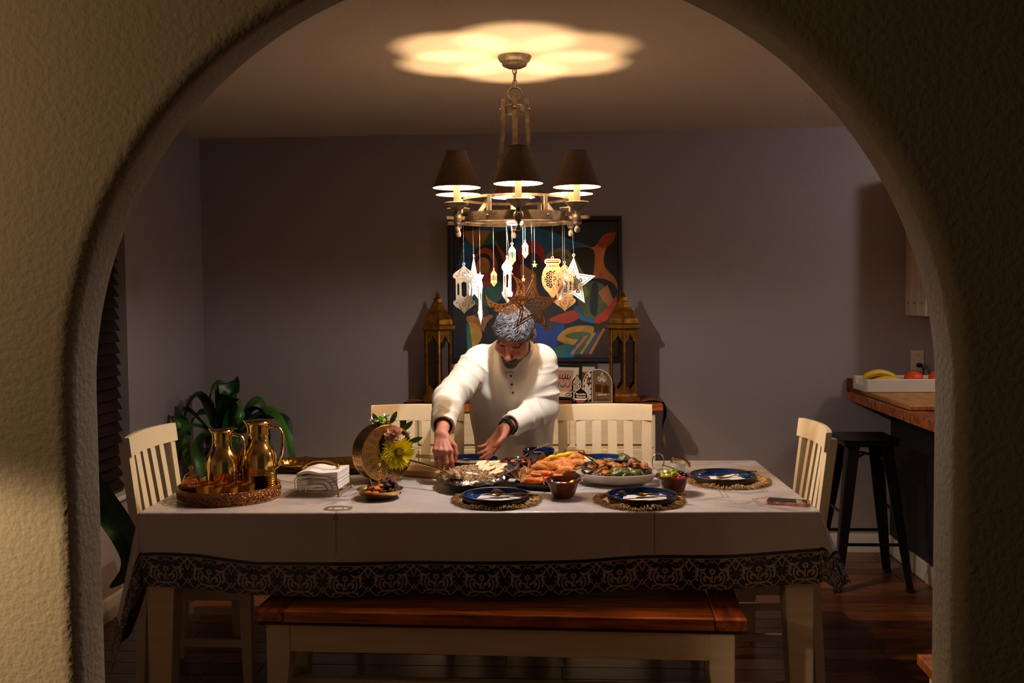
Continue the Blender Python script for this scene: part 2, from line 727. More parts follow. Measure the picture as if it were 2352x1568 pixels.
rows = []
for (x, z, nx, nz) in out:
    r = []
    fx, fz = arch_far(x, z, nx, nz)
    r.append((fx, YF, fz))
    for k in range(7):
        a = k / 6 * PI / 2
        o = BN * (1 - math.sin(a))
        r.append((x + nx * o, YF + BN * (1 - math.cos(a)), z + nz * o))
    for k in range(1, 3):
        r.append((x, YF + BN + (YK - YF - BN - .012) * k / 2, z))
    for k in range(1, 5):
        a = k / 4 * PI / 2
        o = 0.012 * (1 - math.cos(a))
        r.append((x + nx * o, YK - .012 + .012 * math.sin(a), z + nz * o))
    r.append((fx, YK, fz))
    rows.append(r)
struct(MB().strip(rows).build('wall_front', m_arch, smooth=50))

# skirting boards
def skirting(name, a, b, nx, ny):
    a, b = Vector(a), Vector(b)
    pr = [(0, 0), (.016, 0), (.016, .085), (.012, .098), (.006, .104), (0, .106)]
    rows = [[(p.x + nx * q, p.y + ny * q, h) for q, h in pr] for p in (a, b)]
    mb = MB().strip(rows)
    struct(mb.build(name, m_white, smooth=20))


skirting('baseboard_back', (XL, YB, 0), (1.84, YB, 0), 0, -1)
skirting('baseboard_left', (XL, 2.13, 0), (XL, YB, 0), 1, 0)

# ------------------------------------------------------------------ kitchen side, right
m_butcher = mat('butcher_block', '6e3517', 0.3, spec=0.5, vary=0.35, vscale=5, col2='a35a2a', stretch=(9, 1.2, 9), coat=0.3)
m_butcher2 = mat('butcher_block_dark', '4b2412', 0.35, vary=0.3, vscale=5, col2='7c421f', stretch=(9, 1.2, 9), coat=0.3)
m_black = mat('black_panel', '17110f', 0.6)
pen = thing('kitchen_peninsula', 'kitchen peninsula with thick butcher block top on a black base', 'counter', (1.60, 4.40, 0))
for i in range(7):
    MB().box((0.055 + i * 0.113, 0, 0.912), (0.112, 2.80, 0.046), 0.003).build('board', m_butcher if i % 2 == 0 else m_butcher2, pen)
em = MB()
for k in range(46):
    yy = -1.39 + k * 0.06
    d = rnd.uniform(0.004, 0.009)
    em.box((0.0, yy + .03, 0.912), (d, 0.058, 0.047), 0.002)
em.build('rough_edge', mat('rough_wood_edge', '7a3b18', 0.5, vary=0.4, vscale=30, col2='a8592a'), pen)
MB().box((0.62, 0.0, 0.445), (0.74, 2.8, 0.888), 0.004).build('base_panel', m_black, pen)
MB().box((0.245, 0, 0.052), (0.016, 2.8, 0.104), 0.004).build('base_board', m_white, pen)
MB().box((0.40, 1.392, 0.973), (0.80, 0.022, 0.075), 0.003).build('backsplash_board', m_butcher2, pen)

m_cream = mat('cream_paint', 'd9c8a8', 0.42, vary=0.08, vscale=5, stretch=(1, 1, 7), bump=0.05, bscale=30)
cab = thing('wall_cabinet', 'cream wall cabinet with boarded side hung on the back wall over the counter', 'cabinet', (1.936, YB, 1.368))
MB().box((0.36, -0.165, 0.40), (0.70, 0.33, 0.80), 0.003).build('body', m_cream, cab)
for i in range(3):
    p = MB().box((-0.0, -0.057 - i * 0.109, 0.40), (0.018, 0.105, 0.80), 0.004).build('side_board', m_cream, cab)
    for zz in (0.07, 0.45):
        MB().tube([(-.012, -0.057 - i * .109, zz), (-.006, -0.057 - i * .109, zz)], 0.004, 8).build('peg_hole', m_black, p)
for i in range(2):
    d = MB().box((0.185 + i * 0.35, -0.342, 0.40), (0.34, 0.022, 0.79), 0.004).build('door', m_cream, cab)
    MB().tube([(0.32 + i * .06, -.354, .1), (0.32 + i * .06, -.372, .1), (0.32 + i * .06, -.372, .2), (0.32 + i * .06, -.354, .2)], 0.004).build('handle', m_black, d)

# bar stool
m_bstool = mat('black_metal', '131010', 0.35, metal=0.3, spec=0.5)
st = thing('bar_stool', 'black metal bar stool with splayed legs under the counter overhang', 'stool', (1.525, 5.20, 0))
q = MB()
q.box((0, 0, 0.757), (0.285, 0.285, 0.014), 0.006)
q.box((0, 0, 0.738), (0.272, 0.272, 0.03), 0.008)
q.build('seat', m_bstool, st)
for sx in (-1, 1):
    for sy in (-1, 1):
        a, b = Vector((sx * .112, sy * .112, .74)), Vector((sx * .195, sy * .20, 0.012))
        d = (b - a)
        g = MB()
        rows = []
        for t, wd in ((0, .062), (.5, .05), (1, .034)):
            p = a + d * t
            rows.append([(p.x - sx * wd, p.y, p.z), (p.x - sx * .006, p.y - sy * .0, p.z), (p.x, p.y - sy * .006, p.z), (p.x, p.y - sy * wd, p.z),
                         (p.x - sx * .008, p.y - sy * wd, p.z), (p.x - sx * .014, p.y - sy * .014, p.z), (p.x - sx * wd, p.y - sy * .008, p.z), (p.x - sx * wd, p.y, p.z)])
        g.strip(rows)
        l = g.build('leg', m_bstool, st)
        MB().box((b.x - sx * .014, b.y - sy * .014, 0.008), (.036, .036, .016), .003).build('foot_cap', m_black, l)
for zz in (0.235, 0.385):
    o = .118 + (.74 - zz) / .74 * .077 - .012
    o2 = .118 + (.74 - zz) / .74 * .082 - .012
    for sg in (-1, 1):
        if zz < .3:
            MB().box((0, sg * o2, zz), (2 * o, .006, .016), .001).build('crossbar', m_bstool, st)
        else:
            MB().box((sg * o, 0, zz), (.006, 2 * o2, .016), .001).build('crossbar', m_bstool, st)
for sg in (-1, 1):
    MB().tube([(-.12 * sg, -.12, .64), (0, -.02 * sg, .675), (.12 * sg, .12, .64)], 0.006, 6).build('brace', m_bstool, st)

# cutting board, tray and fruit on the counter
m_board = mat('bamboo_board', '9c6a36', 0.45, vary=0.2, vscale=6, col2='b98448', stretch=(10, 1, 1))
o = MB().box((1.90, 5.23, 0.948), (0.54, 0.80, 0.024), 0.004).build('cutting_board', m_board)
tag(o, 'thick wooden cutting board lying on the kitchen counter under the tray', 'cutting board')
m_trayw = mat('tray_cream', 'd8ccb9', 0.5)
t = thing('serving_tray', 'cream rectangular wooden tray of fruit on the kitchen counter', 'tray', (1.90, 5.57, 0.961))
MB().box((0, 0, 0.005), (0.56, 0.25, 0.01), 0.002).build('base', m_trayw, t)
for sg in (-1, 1):
    MB().box((0, sg * .125, 0.036), (0.58, 0.014, 0.072), 0.004).build('side', m_trayw, t)
    e = MB()
    e.box((sg * .287, 0, .017), (.014, .24, .034), .003)
    e.box((sg * .287, .095, .05), (.014, .05, .04), .003)
    e.box((sg * .287, -.095, .05), (.014, .05, .04), .003)
    e.build('handle_end', m_trayw, t)
m_ban = mat('banana_skin', 'd9a514', 0.5, vary=0.12, vscale=14, col2='e6bb2c')
m_stem = mat('banana_tip', '5a431c', 0.7)
for i, (dx, dy, rz) in enumerate(((0, 0, 0.1), (0.02, .035, .25), (.035, -.03, -.12))):
    b = thing('banana', ['yellow banana lying outermost in the fruit tray', 'yellow banana behind the other bananas in the fruit tray', 'small yellow banana at the front side of the fruit tray'][i], 'banana', (1.715 + dx, 5.57 + dy, 0.972 + .034 * (i == 0)), rz, 'bananas in the tray')
    path = spline([(-.09, 0, .022), (-.06, .0, .04), (0, 0, .052), (.06, 0, .038), (.095, 0, .02)], 6)
    k = len(path)
    rr = [0.006 + 0.014 * math.sin(PI * min(1, max(0, (j + 1) / (k + 1)))) ** .5 for j in range(k)]
    MB().tube(path, rr, 7).build('skin', m_ban, b)
    MB().tube([(.09, 0, .02), (.115, 0, .012)], [.006, .004], 6).build('stem', m_stem, b)
m_or = mat('orange_skin', 'e04a12', 0.45, bump=0.15, bscale=220)
for i, (x, lb) in enumerate(((1.90, 'round orange lying in the fruit tray next to the bananas'), (2.03, 'round orange at the arch side of the fruit tray'))):
    b = thing('orange', lb, 'orange', (x, 5.57, 0.971 + .05), 0, 'oranges in the tray')
    MB().ball((0, 0, 0), (.052, .052, .047), 16, 12).build('peel', m_or, b)
    MB().ball((0.0, 0, .046), (.005, .005, .002), 8, 4).build('stem_end', mat('stem_green', '3f5a24', .7), b)

ou = thing('wall_outlet', 'white double wall outlet on the back wall above the counter', 'outlet', (2.0, YB, 1.108))
m_plate = mat('outlet_plate', 'd2bfae', 0.4)
MB().box((0, -.003, 0), (.074, .006, .118), .002).build('plate', m_plate, ou)
for zz in (.027, -.027):
    s_ = MB().lathe([(0, 0), (.017, 0), (.017, .003), (0, .003)], 20, M=Matrix.Translation((0, -.006, zz)) @ Matrix.Rotation(PI / 2, 4, 'X')).build('socket', m_plate, ou)
    for sx in (-.006, .006):
        MB().box((sx, -.0094, zz + .004), (.002, .002, .007)).build('slot', m_black, s_, smooth=0)
cdo = thing('power_cord', 'black plug and power cord hanging from the wall outlet', 'cord', (2.0, YB, 1.081))
MB().box((.004, -.026, .002), (.03, .035, .024), .008).build('plug', m_black, cdo)
MB().tube(spline([(.016, -.035, 0), (.022, -.038, -.03), (.024, -.04, -.1), (.03, -.05, -.118), (.2, -.045, -.122)], 6), .004, 6).build('cable', m_black, cdo)


# ------------------------------------------------------------------ dining table, bench, chairs
TX, TY, TR, TZ = -0.330, 3.877, 0.0246, 0.760
TA, TB = 1.164, 0.512            # half length, half depth
CT = TZ + 0.0065                 # top of the cloth


def TP(u, v, z=0.0):
    """Point of the table's own plan (u along, v away from the camera) in room coordinates, z above the cloth."""
    x, y = rot2(u, v, TR)
    return (TX + x, TY + y, CT + z)


m_brown = mat('brown_wood', '7d3c1a', 0.3, vary=0.35, vscale=4, col2='ac5c2c', stretch=(1.2, 12, 12), coat=0.35)
m_brown_x = mat('brown_wood_cross', '783816', 0.3, vary=0.35, vscale=4, col2='a65628', stretch=(12, 1.2, 12), coat=0.35)
m_edge = mat('dark_wood_edge', '2a1209', 0.4)  # shade of the bench's unlit lower edge, put into the colour


def taper_leg(mb, x, y, z0, z1, wt, wb, sx, sy):
    """Square leg whose inner sides taper below the apron (outer corner stays put); sx, sy point outward."""
    prof = [(z1, wt), (z1 - .13, wt), ((z0 + z1) / 2, (wt + wb) / 2 + .004), (z0, wb)]
    rows = []
    for z, wd in prof:
        c = [(x, y, z), (x - sx * wd, y, z), (x - sx * wd, y - sy * wd, z), (x, y - sy * wd, z)]
        rows.append(c + [c[0]])
    mb.strip(rows)
    mb.f.append(tuple(len(mb.v) - 5 + i for i in range(4)))
    mb.m.append(0)


tb = thing('dining_table', 'long cream dining table under the white tablecloth, set for a meal', 'table', (TX, TY, 0), TR)
MB().box((0, 0, TZ - .018), (2 * TA - .01, 2 * TB - .01, .034), .006).build('tabletop', m_brown, tb)
for sy in (-1, 1):
    MB().box((0, sy * (TB - .05), TZ - .085), (2 * TA - .2, .022, .1), .002).build('apron', m_cream, tb)
for sx in (-1, 1):
    MB().box((sx * (TA - .05), 0, TZ - .085), (.022, 2 * TB - .2, .1), .002).build('apron', m_cream, tb)
    for sy in (-1, 1):
        g = MB()
        taper_leg(g, sx * (TA - .012), sy * (TB - .014), 0, TZ - .035, .1, .068, sx, sy)
        g.build('leg', m_cream, tb, smooth=20)

bn = thing('dining_bench', 'long wooden bench with brown plank seat and cream legs in front of the table', 'bench', (-0.237, 3.372, 0), -0.033)
for i in range(3):
    MB().box((0, -.114 + i * .114, .441), (1.42, .112, .038), .002).build('seat_plank', m_brown, bn)
for sx in (-1, 1):
    MB().box((sx * .763, 0, .441), (.1, .342, .038), .003).build('breadboard_end', m_brown_x, bn)
MB().box((0, 0, .417), (1.60, .336, .01), .002).build('seat_edge', m_edge, bn)  # near-black strip painted as the unlit underside edge of the seat
for sy in (-1, 1):
    MB().box((0, sy * .135, .363), (1.42, .02, .095), .002).build('apron', m_cream, bn)
    for sx in (-1, 1):
        g = MB()
        taper_leg(g, sx * .775, sy * .152, 0, .412, .078, .05, sx, sy)
        g.build('leg', m_cream, bn, smooth=20)
for sx in (-1, 1):
    MB().box((sx * .735, 0, .363), (.02, .26, .095), .002).build('apron', m_cream, bn)
    MB().box((sx * .742, 0, .15), (.03, .24, .05), .003).build('stretcher', m_cream, bn)
MB().box((0, 0, .15), (1.46, .04, .05), .003).build('stretcher', m_cream, bn)

m_cream_s = mat('cream_chair', 'e2d3b6', 0.42, vary=0.07, vscale=5, col2='d8c8a8', stretch=(6, 6, 1.5), bump=0.05, bscale=30)


def make_chair(label):
    """Origin on the floor under the middle of the backrest; faces -Y."""
    t = thing('dining_chair', label, 'chair', (0, 0, 0), 0, 'cream slat-back dining chairs')

    def yb(z):
        return 0.0 - 0.085 * max(0, (1.0 - z)) ** 1.0 * 1.4 * (z > .44) - (z <= .44) * 0.0666 + (0.06 * (.44 - z) if z < .44 else 0)
    # curved crest rail
    g = MB()
    rows = []
    for k in range(13):
        x = -.222 + .444 * k / 12
        yc = .03 * (1 - (x / .222) ** 2)
        up = 0.002 * (1 - (x / .222) ** 2)
        z0, z1 = .912, .985 + up * 1.4
        y0 = -.014 + yc
        pts = [(x, y0 - .012, z0), (x, y0 - .004, z1 - .003), (x, y0 - .001, z1), (x, y0 + .015, z1), (x, y0 + .018, z1 - .003), (x, y0 + .01, z0), (x, y0 - .012, z0)]
        rows.append(pts)
    g.strip(rows)
    g.f += [tuple(range(6)), tuple(12 * 7 + i for i in range(6))[::-1]]
    g.m += [0, 0]
    g.build('crest_rail', m_cream_s, t, smooth=25)
    for sx in (-1, 1):
        g = MB()
        rows = []
        for z in (0, .2, .44, .6, .8, .96):
            wd = .022 if z > .1 else .017
            yy = yb(z) + .012
            x = sx * .196
            c = [(x - wd, yy - .016, z), (x + wd, yy - .016, z), (x + wd, yy + .018, z), (x - wd, yy + .018, z)]
            rows.append(c + [c[0]])
        g.strip(rows)
        g.f.append(tuple(5 * 5 + i for i in range(4)))
        g.m.append(0)
        g.build('back_post', m_cream_s, t, smooth=20)
    for k in range(4):
        x = -.111 + k * .074
        yc = .022 * (1 - (x / .222) ** 2)
        g = MB()
        rows = []
        for z in (.47, .7, .93):
            yy = yb(z) + yc * (z - .4) / .5
            c = [(x - .021, yy - .007, z), (x + .021, yy - .007, z), (x + .021, yy + .007, z), (x - .021, yy + .007, z)]
            rows.append(c + [c[0]])
        g.strip(rows)
        g.build('back_slat', m_cream_s, t, smooth=20)
    MB().box((0, -.072, .485), (.37, .02, .05), .003).build('lower_rail', m_cream_s, t)
    # brown seat
    poly = [(-.2, -.085), (-.225, -.45)] + [(.225 * math.sin(a), -.45 - .03 * math.cos(a)) for a in np.linspace(-PI / 2 + .2, PI / 2 - .2, 9)] + [(.225, -.45), (.2, -.085)]
    MB().prism(poly, .436, .462).build('seat', m_brown, t, smooth=25)
    for sy, yy in ((1, -.10), (-1, -.44)):
        MB().box((0, yy, .40), (.36, .02, .07), .002).build('apron', m_cream_s, t)
    for sx in (-1, 1):
        MB().box((sx * .19, -.27, .40), (.02, .32, .07), .002).build('apron', m_cream_s, t)
        g = MB()
        taper_leg(g, sx * .212, -.462, 0, .436, .042, .03, sx, -1)
        g.build('leg', m_cream_s, t, smooth=20)
        MB().box((sx * .19, -.26, .2), (.018, .34, .03), .002).build('stretcher', m_cream_s, t)
    return t


ch = make_chair('cream slat-back chair behind the table, to the left of the man')
ch.location = (-.712, 4.69, 0)
ch.rotation_euler = (0, 0, -0.01)
dup(ch, (.172, 4.69, 0), 0.012, 'cream slat-back chair behind the table with the sideboard frames above it')
dup(ch, (-1.655, 3.835, 0), PI / 2, 'cream slat-back chair at the window end of the table, before the plant')
dup(ch, (.975, 3.955, 0), -PI / 2, 'cream slat-back chair at the kitchen end of the table, beside the bar stool')

# second bench whose corner shows beside the arch
b2 = thing('side_bench', 'small orange-brown wooden seat with cream legs, its corner showing beside the arch', 'bench', (1.434, 2.716, 0), 0.0)
MB().box((0, 0, .443), (.86, .36, .034), .004).build('seat', mat('orange_wood', '7d3c16', 0.35, vary=0.3, vscale=4, col2='a0551f', stretch=(1.2, 12, 12), coat=.3), b2)
for sx in (-1, 1):
    MB().box((sx * .36, 0, .38), (.02, .26, .08), .002).build('apron', m_cream, b2)
    MB().box((0, sx * .14, .38), (.72, .02, .08), .002).build('apron', m_cream, b2)
    for sy in (-1, 1):
        g = MB()
        taper_leg(g, sx * .40, sy * .16, 0, .426, .06, .045, sx, sy)
        g.build('leg', m_cream, b2, smooth=20)

# ------------------------------------------------------------------ tablecloth
LF, RT, BK = 0.50, 0.27, 0.22
m_cloth = mat('tablecloth_white', 'c4bcbb', 0.32, spec=0.5, coat=1.0, crough=0.07, bump=0.6, bscale=9, bdetail=3, bdist=0.014, coatbump=(6.0, 0.8, 0.034))
m_cblack = mat('tablecloth_black', '0b0a0d', 0.4, coat=0.35, crough=0.2, bump=0.15, bscale=9)
m_cprint = mat('tablecloth_print', 'a8988c', 0.45, coat=0.2)
m_gold_print = mat('gold_print', '8a6a45', 0.35, metal=0.4)


def front_drop(u):
    return float(np.interp(u, [-1.5, -1.12, -.95, -.75, -.4, 0, .4, .9, 1.16, 1.3], [.262, .262, .268, .29, .294, .290, .283, .262, .25, .25]))


def cloth(s, t):
    """Sheet point (s along, t across; table plan inside +-TA, +-TB) to the table's local space."""
    px, py = max(-TA, min(TA, s)), max(-TB, min(TB, t))
    dx, dy = s - px, t - py
    z = CT
    d = math.hypot(dx, dy)
    rip = .0012 * math.sin(9 * s + 4 * t) + .0009 * math.sin(17 * t - 11 * s + 1)
    if d < 1e-9:
        e = min(TA - abs(s), TB - abs(t))
        return Vector((s, t, z + (rip * .5 if e > .02 else 0)))
    ux, uy = dx / d, dy / d
    both = min(abs(ux), abs(uy)) / max(abs(ux), abs(uy))      # 0 on a flap, 1 on the corner diagonal
    phi = math.atan2(abs(dx), abs(dy)) / (PI / 2)              # 0 front or back flap, 1 end flap
    if px < 0:
        flare = .04 + .17 * phi
        q = max(0, min(1, (t + .40) / .13))
        d *= 1 - .46 * q * q * (3 - 2 * q) * (s < -TA)        # over the chair seat the end flap is gathered up
    else:
        flare = .04 + .36 * phi
        d *= 1 - .26 * both
    along = s if abs(uy) > abs(ux) else t
    k = min(1, d / .05)
    wave = (.010 * math.sin(7.3 * along + .6) + .006 * math.sin(15 * along + 2)) * (d / .28) * (1 - both)
    r = 0.008
    if d < r * PI / 2:
        a = d / r
        o, h = r * math.sin(a), r * (1 - math.cos(a))
    else:
        e = d - r * PI / 2
        o, h = r + e * math.sin(flare), r + e * math.cos(flare)
    o += wave * k
    return Vector((px + ux * o, py + uy * o, z - h + rip * 2 * k))


def lines(lo, hi, step, extra):
    a = list(np.arange(lo, hi, step)) + [hi] + list(extra)
    a = sorted(set(round(float(q), 4) for q in a))
    o = [a[0]]
    for q in a[1:]:
        if q - o[-1] > .0035:
            o.append(q)
    return o


BW, BST = 0.118, 0.013      # border width, plain line above it
S0, S1, T1 = -TA - LF, TA + RT, TB + BK
ss = lines(S0, S1, .016, [-TA + e for e in (-.003, -.008, -.013, 0)] + [TA + e for e in (0, .003, .008, .013)] + [S0 + BW, S1 - BW])
# across: fractions of the front drop so that the border follows the hem
fr = [-1 + k / 16 for k in range(16)]
tt = [TB + k for k in (0, .003, .008, .013, .03, .05, .08, BK - BW, BK - BW / 2, BK)]
inner = list(np.arange(-TB, TB + .001, .016))
g = MB()
rows, kind = [], []
for s_ in ss:
    F = front_drop(s_)
    r = []
    for f in np.linspace(0, BW, 8)[:-1]:
        r.append(-TB - F + f)
    for f in np.linspace(F - BW, 0.016, 9):
        r.append(-TB - f)
    r += [-TB - .011, -TB - .006, -TB - .002]
    r += [q for q in inner if q > -TB + .003] + tt[1:]
    rows.append(r)
n = len(rows[0])
for s_, r in zip(ss, rows):
    g.v += [tuple(cloth(s_, q)) for q in r]
for i in range(len(ss) - 1):
    sm = (ss[i] + ss[i + 1]) / 2
    F = front_drop(sm)
    for j in range(n - 1):
        tm = (rows[i][j] + rows[i][j + 1]) / 2
        blk = sm < S0 + BW or sm > S1 - BW or tm < -TB - F + BW or tm > TB + BK - BW
        g.f.append((i * n + j, i * n + j + 1, (i + 1) * n + j + 1, (i + 1) * n + j))
        g.m.append(1 if blk else 0)
tc_root = thing('tablecloth', 'white vinyl-covered tablecloth with black arabesque border draped over the dining table', 'tablecloth', (TX, TY, 0), TR)
g.build('cloth', [m_cloth, m_cblack], tc_root, smooth=180)


def ribbon(mb, pts, wd, f, lift=.0009):
    """A printed line: pts in print coordinates, f maps them to the sheet."""
    P = [Vector(f(*p)) for p in pts]
    k = len(P)
    row = []
    for i in range(k):
        a, c = P[max(0, i - 1)], P[min(k - 1, i + 1)]
        d = (c - a)
        d = d.normalized() if d.length > 1e-9 else Vector((1, 0))
        nn = Vector((-d.y, d.x)) * (wd[i] if isinstance(wd, list) else wd) / 2
        r = []
        for q in (P[i] - nn, P[i] + nn):
            p = cloth(q.x, q.y)
            e = 1e-3
            nrm = (cloth(q.x + e, q.y) - p).cross(cloth(q.x, q.y + e) - p)
            nrm = nrm.normalized() if nrm.length > 1e-12 else Vector((0, 0, 1))
            r.append(tuple(p + nrm * lift))
        row.append(r)
    mb.strip(row)


def sp2(*c, n=4):
    return spline(c, n)


# one repeat of the border: p along 0..1 (mirrored about .5), q from the inner line 0 to the hem 1
HALF = [
    (sp2((-.02, .0), (.05, .10), (.12, .22), (.17, .30)), .035), (sp2((.0, .40), (.045, .24), (.12, .08), (.22, .02), (.3, .02)), .03),
    (sp2((.0, .06), (-.06, .2), (.0, .40)), .022),
    (sp2((.12, .2), (.165, .32), (.17, .48), (.155, .60), (.20, .72)), [.05] * 5 + [.09] * 5 + [.06] * 6 + [.02]),
    (sp2((.17, .30), (.24, .355), (.31, .345), (.37, .27)), [.08] * 5 + [.07] * 5 + [.03] * 3),
    (sp2((.30, .05), (.36, .16), (.41, .14), (.46, .06), (.5, .14)), .025),
    (sp2((.36, .52), (.32, .44), (.27, .45), (.245, .58), (.265, .73), (.34, .83), (.44, .84), (.5, .86)), [.05, .05, .05, .05] + [.045] * 20 + [.06] * 5),
    (sp2((.35, .68), (.32, .65), (.33, .58), (.39, .57), (.45, .64), (.46, .76)), [.06] * 6 + [.07] * 10 + [.03] * 5),
    (sp2((.5, .84), (.43, .92), (.34, .97), (.27, .985)), .03), (sp2((.2, .985), (.26, .88), (.34, .84), (.42, .86)), .04),
    (sp2((.0, .66), (.045, .78), (.11, .9), (.18, .985)), .03), (sp2((.0, .84), (.05, .74), (.11, .64), (.155, .62)), .028),
]
DOTS = [(.19, .2, .028), (.105, .38, .026), (.105, .55, .026), (.36, .56, .03), (.35, .7, .03), (.22, .87, .026), (.5, .95, .018)]


def border_tile(mb, f, ok=lambda p, q: True):
    for mir in (0, 1):
        def fm(p, q):
            return f(1 - p if mir else p, q)
        for pts, wd in HALF:
            if all(ok(1 - p if mir else p, q) for p, q in pts):
                wd2 = [x * .118 for x in wd] if isinstance(wd, list) else wd * .118
                if isinstance(wd2, list):
                    wd2 = (wd2 + [wd2[-1]] * len(pts))[:len(pts)]
                ribbon(mb, pts, wd2, fm)
        for (cx, cy, r) in DOTS:
            if ok(cx, cy):
                ribbon(mb, [(cx - r * .75, cy), (cx - r * .4, cy), (cx, cy), (cx + r * .4, cy), (cx + r * .75, cy)], [.001, r * .15, r * .19, r * .15, .001], fm)
    for c, rad, a0, a1, k in ((.5, .105, 0, 2 * PI, 8), (.27, .1, 0, PI, 5), (.73, .1, 0, PI, 5)):
        cy = .40 if c == .5 else .02
        for j in range(k):
            a = a0 + (a1 - a0) * (j + (0 if c == .5 else .5)) / k
            p = [(c + math.cos(a) * e * .7, cy + math.sin(a) * e) for e in (rad * .3, rad * .6, rad * .85, rad)]
            if all(ok(*q) for q in p):
                ribbon(mb, p, [.002, .0055, .005, .002], f)
    ribbon(mb, sp2((.5, .52), (.485, .62), (.5, .76)), .005, f)


pr = MB()
NT = 15
w0 = (2 * TA + .02) / NT
for i in range(NT):
    def f(p, q, i=i):
        s_ = -TA + .01 + (i + p) * w0
        F = front_drop(s_)
        return (s_, -TB - F + (BW - BST) * (1 - q))
    border_tile(pr, f)
# side flaps and the corners that hang from them
for side in (-1, 1):
    edge = S0 if side < 0 else S1
    nt = int((2 * TB + .5) / w0)
    for i in range(nt):
        def f(p, q, i=i):
            t_ = -TB - front_drop(edge) + (i + p) * w0
            return (edge - side * (BW - BST) * (1 - q), t_)
        border_tile(pr, f)
    k = 3 if side < 0 else 1
    for i in range(k):
        def f(p, q, i=i):
            s_ = (-TA - (i + p) * w0) if side < 0 else (TA + .02 + (i + p) * w0)
            s_ = max(S0 + .003, min(S1 - .003, s_))
            return (s_, -TB - front_drop(s_) + (BW - BST) * (1 - q))
        border_tile(pr, f, lambda p, q: True)
sA = np.linspace(S0 + BW, S1 - BW, 200)
ribbon(pr, [(float(s_), 0) for s_ in sA], .0028, lambda s_, q: (s_, -TB - front_drop(s_) + BW - BST))
for e, sg in ((S0 + BW - BST, 1), (S1 - BW + BST, -1)):
    ribbon(pr, [(float(t_), 0) for t_ in np.linspace(-TB - .15, TB, 60)], .0028, lambda t_, q, e=e: (e, t_))
pr.build('border_print', m_cprint, tc_root, smooth=180, recalc=False)['kind'] = 'stuff'

# thin gold printed lines and the lantern emblem on the white field
gp = MB()
idt = lambda a, b: (a, b)


def hexa(cx, cy, r, sq=1.0):
    return [(cx + r * math.cos(a), cy + sq * r * math.sin(a)) for a in [PI / 6 + PI / 3 * k for k in range(7)]]


for cx, cy, r in ((.86, .12, .13), (.98, -.13, .10), (1.03, .22, .10), (.80, -.22, .12), (.62, -.36, .09), (1.05, -.36, .08), (-.86, .1, .12), (-1.02, -.3, .1), (-.75, .33, .1)):
    for kk in (1, .84):
        hx = hexa(cx, cy, r * kk)
        for a, b2 in zip(hx, hx[1:]):
            ribbon(gp, [(a[0] + (b2[0] - a[0]) * q / 6, a[1] + (b2[1] - a[1]) * q / 6) for q in range(7)], .0022, idt, .0012)
for a, b2 in (((-.48, -.50), (-.48, -.66)), ((.61, -.50), (.61, -.68)), ((-1.1, .35), (-.7, -.05)), ((.45, .3), (1.1, -.02)), ((.5, -.18), (1.1, -.42))):
    ribbon(gp, [(a[0] + (b2[0] - a[0]) * q / 30, a[1] + (b2[1] - a[1]) * q / 30) for q in range(31)], .0022, idt, .0012)
lc = (-.485, -.455)
for kk, sq in ((.052, .8), (.043, .8), (.022, .9)):
    hx = hexa(lc[0], lc[1], kk, sq)
    for a, b2 in zip(hx, hx[1:]):
        ribbon(gp, [a, ((a[0] + b2[0]) / 2, (a[1] + b2[1]) / 2), b2], .006 if kk > .03 else .004, idt, .0012)
for k in range(10):
    a = 2 * PI * k / 10
    ribbon(gp, [(-.48 + .004 * math.cos(a), -.535 + .004 * math.sin(a)), (-.48 + .010 * math.cos(a), -.535 + .010 * math.sin(a))], .003, idt, .0012)
gp.build('gold_print', m_gold_print, tc_root, smooth=180, recalc=False)['kind'] = 'stuff'


# ------------------------------------------------------------------ chandelier
m_iron = mat('aged_iron', '75685a', 0.5, metal=0.55, vary=0.3, vscale=40, col2='8d8070', bump=0.1, bscale=90)
m_shade = mat('brown_shade', '4a3524', 0.75, vary=0.15, vscale=60, bump=0.15, bscale=250)
m_shade_in = mat('shade_lining', 'fdf2e2', 0.6)
m_candle = mat('candle_sleeve', 'efe3cf', 0.5)
m_bulb = mat('bulb_glow', 'fff0d8', 0.3, emit=9.0, ecol='ffdba8')
m_brass = mat('brass_bolt', 'a88a5a', 0.25, metal=1.0)
m_puck = mat('puck_plastic', 'd8d8dc', 0.4)
m_led = mat('puck_glow', 'ffffff', 0.3, emit=14.0, ecol='eef2ff')

cd = thing('chandelier', 'iron chandelier with six brown shades hanging on a chain over the table', 'chandelier', (CX, CY, 0))
MB().lathe([(0, 2.392), (.012, 2.392), (.03, 2.395), (.046, 2.402), (.050, 2.410), (.048, 2.414), (.058, 2.420), (.066, 2.433), (.066, 2.44), (0, 2.44)], 36).build('canopy', m_iron, cd)
z = 2.383
for i in range(3):
    pts = [(.0075 * math.cos(a), 0, .0145 * math.sin(a)) for a in np.linspace(0, 2 * PI, 13)[:-1]]
    MB().tube(pts, .0025, 6, closed=True).build('chain_link', m_iron, cd, loc=(0, 0, z), rot=(0, 0, PI / 2 * (i % 2) + .35))
    z -= .0235
MB().tube([(.027 * math.cos(a), 0, 2.292 + .027 * math.sin(a)) for a in np.linspace(0, 2 * PI, 25)[:-1]], .0045, 8, closed=True).build('hanging_ring', m_iron, cd)
MB().tube(spline([(0, 0, 2.39), (.004, .003, 2.36), (-.003, 0, 2.33), (.003, 0, 2.30), (0, 0, 2.24), (0, 0, 1.83)], 6), .0022, 6).build('wire', m_brass, cd)
h = MB()
h.lathe([(0, 2.215), (.03, 2.215), (.04, 2.222), (.04, 2.245), (.03, 2.25), (.008, 2.255), (.008, 2.27), (0, 2.27)], 24)
h.build('hub', m_iron, cd)
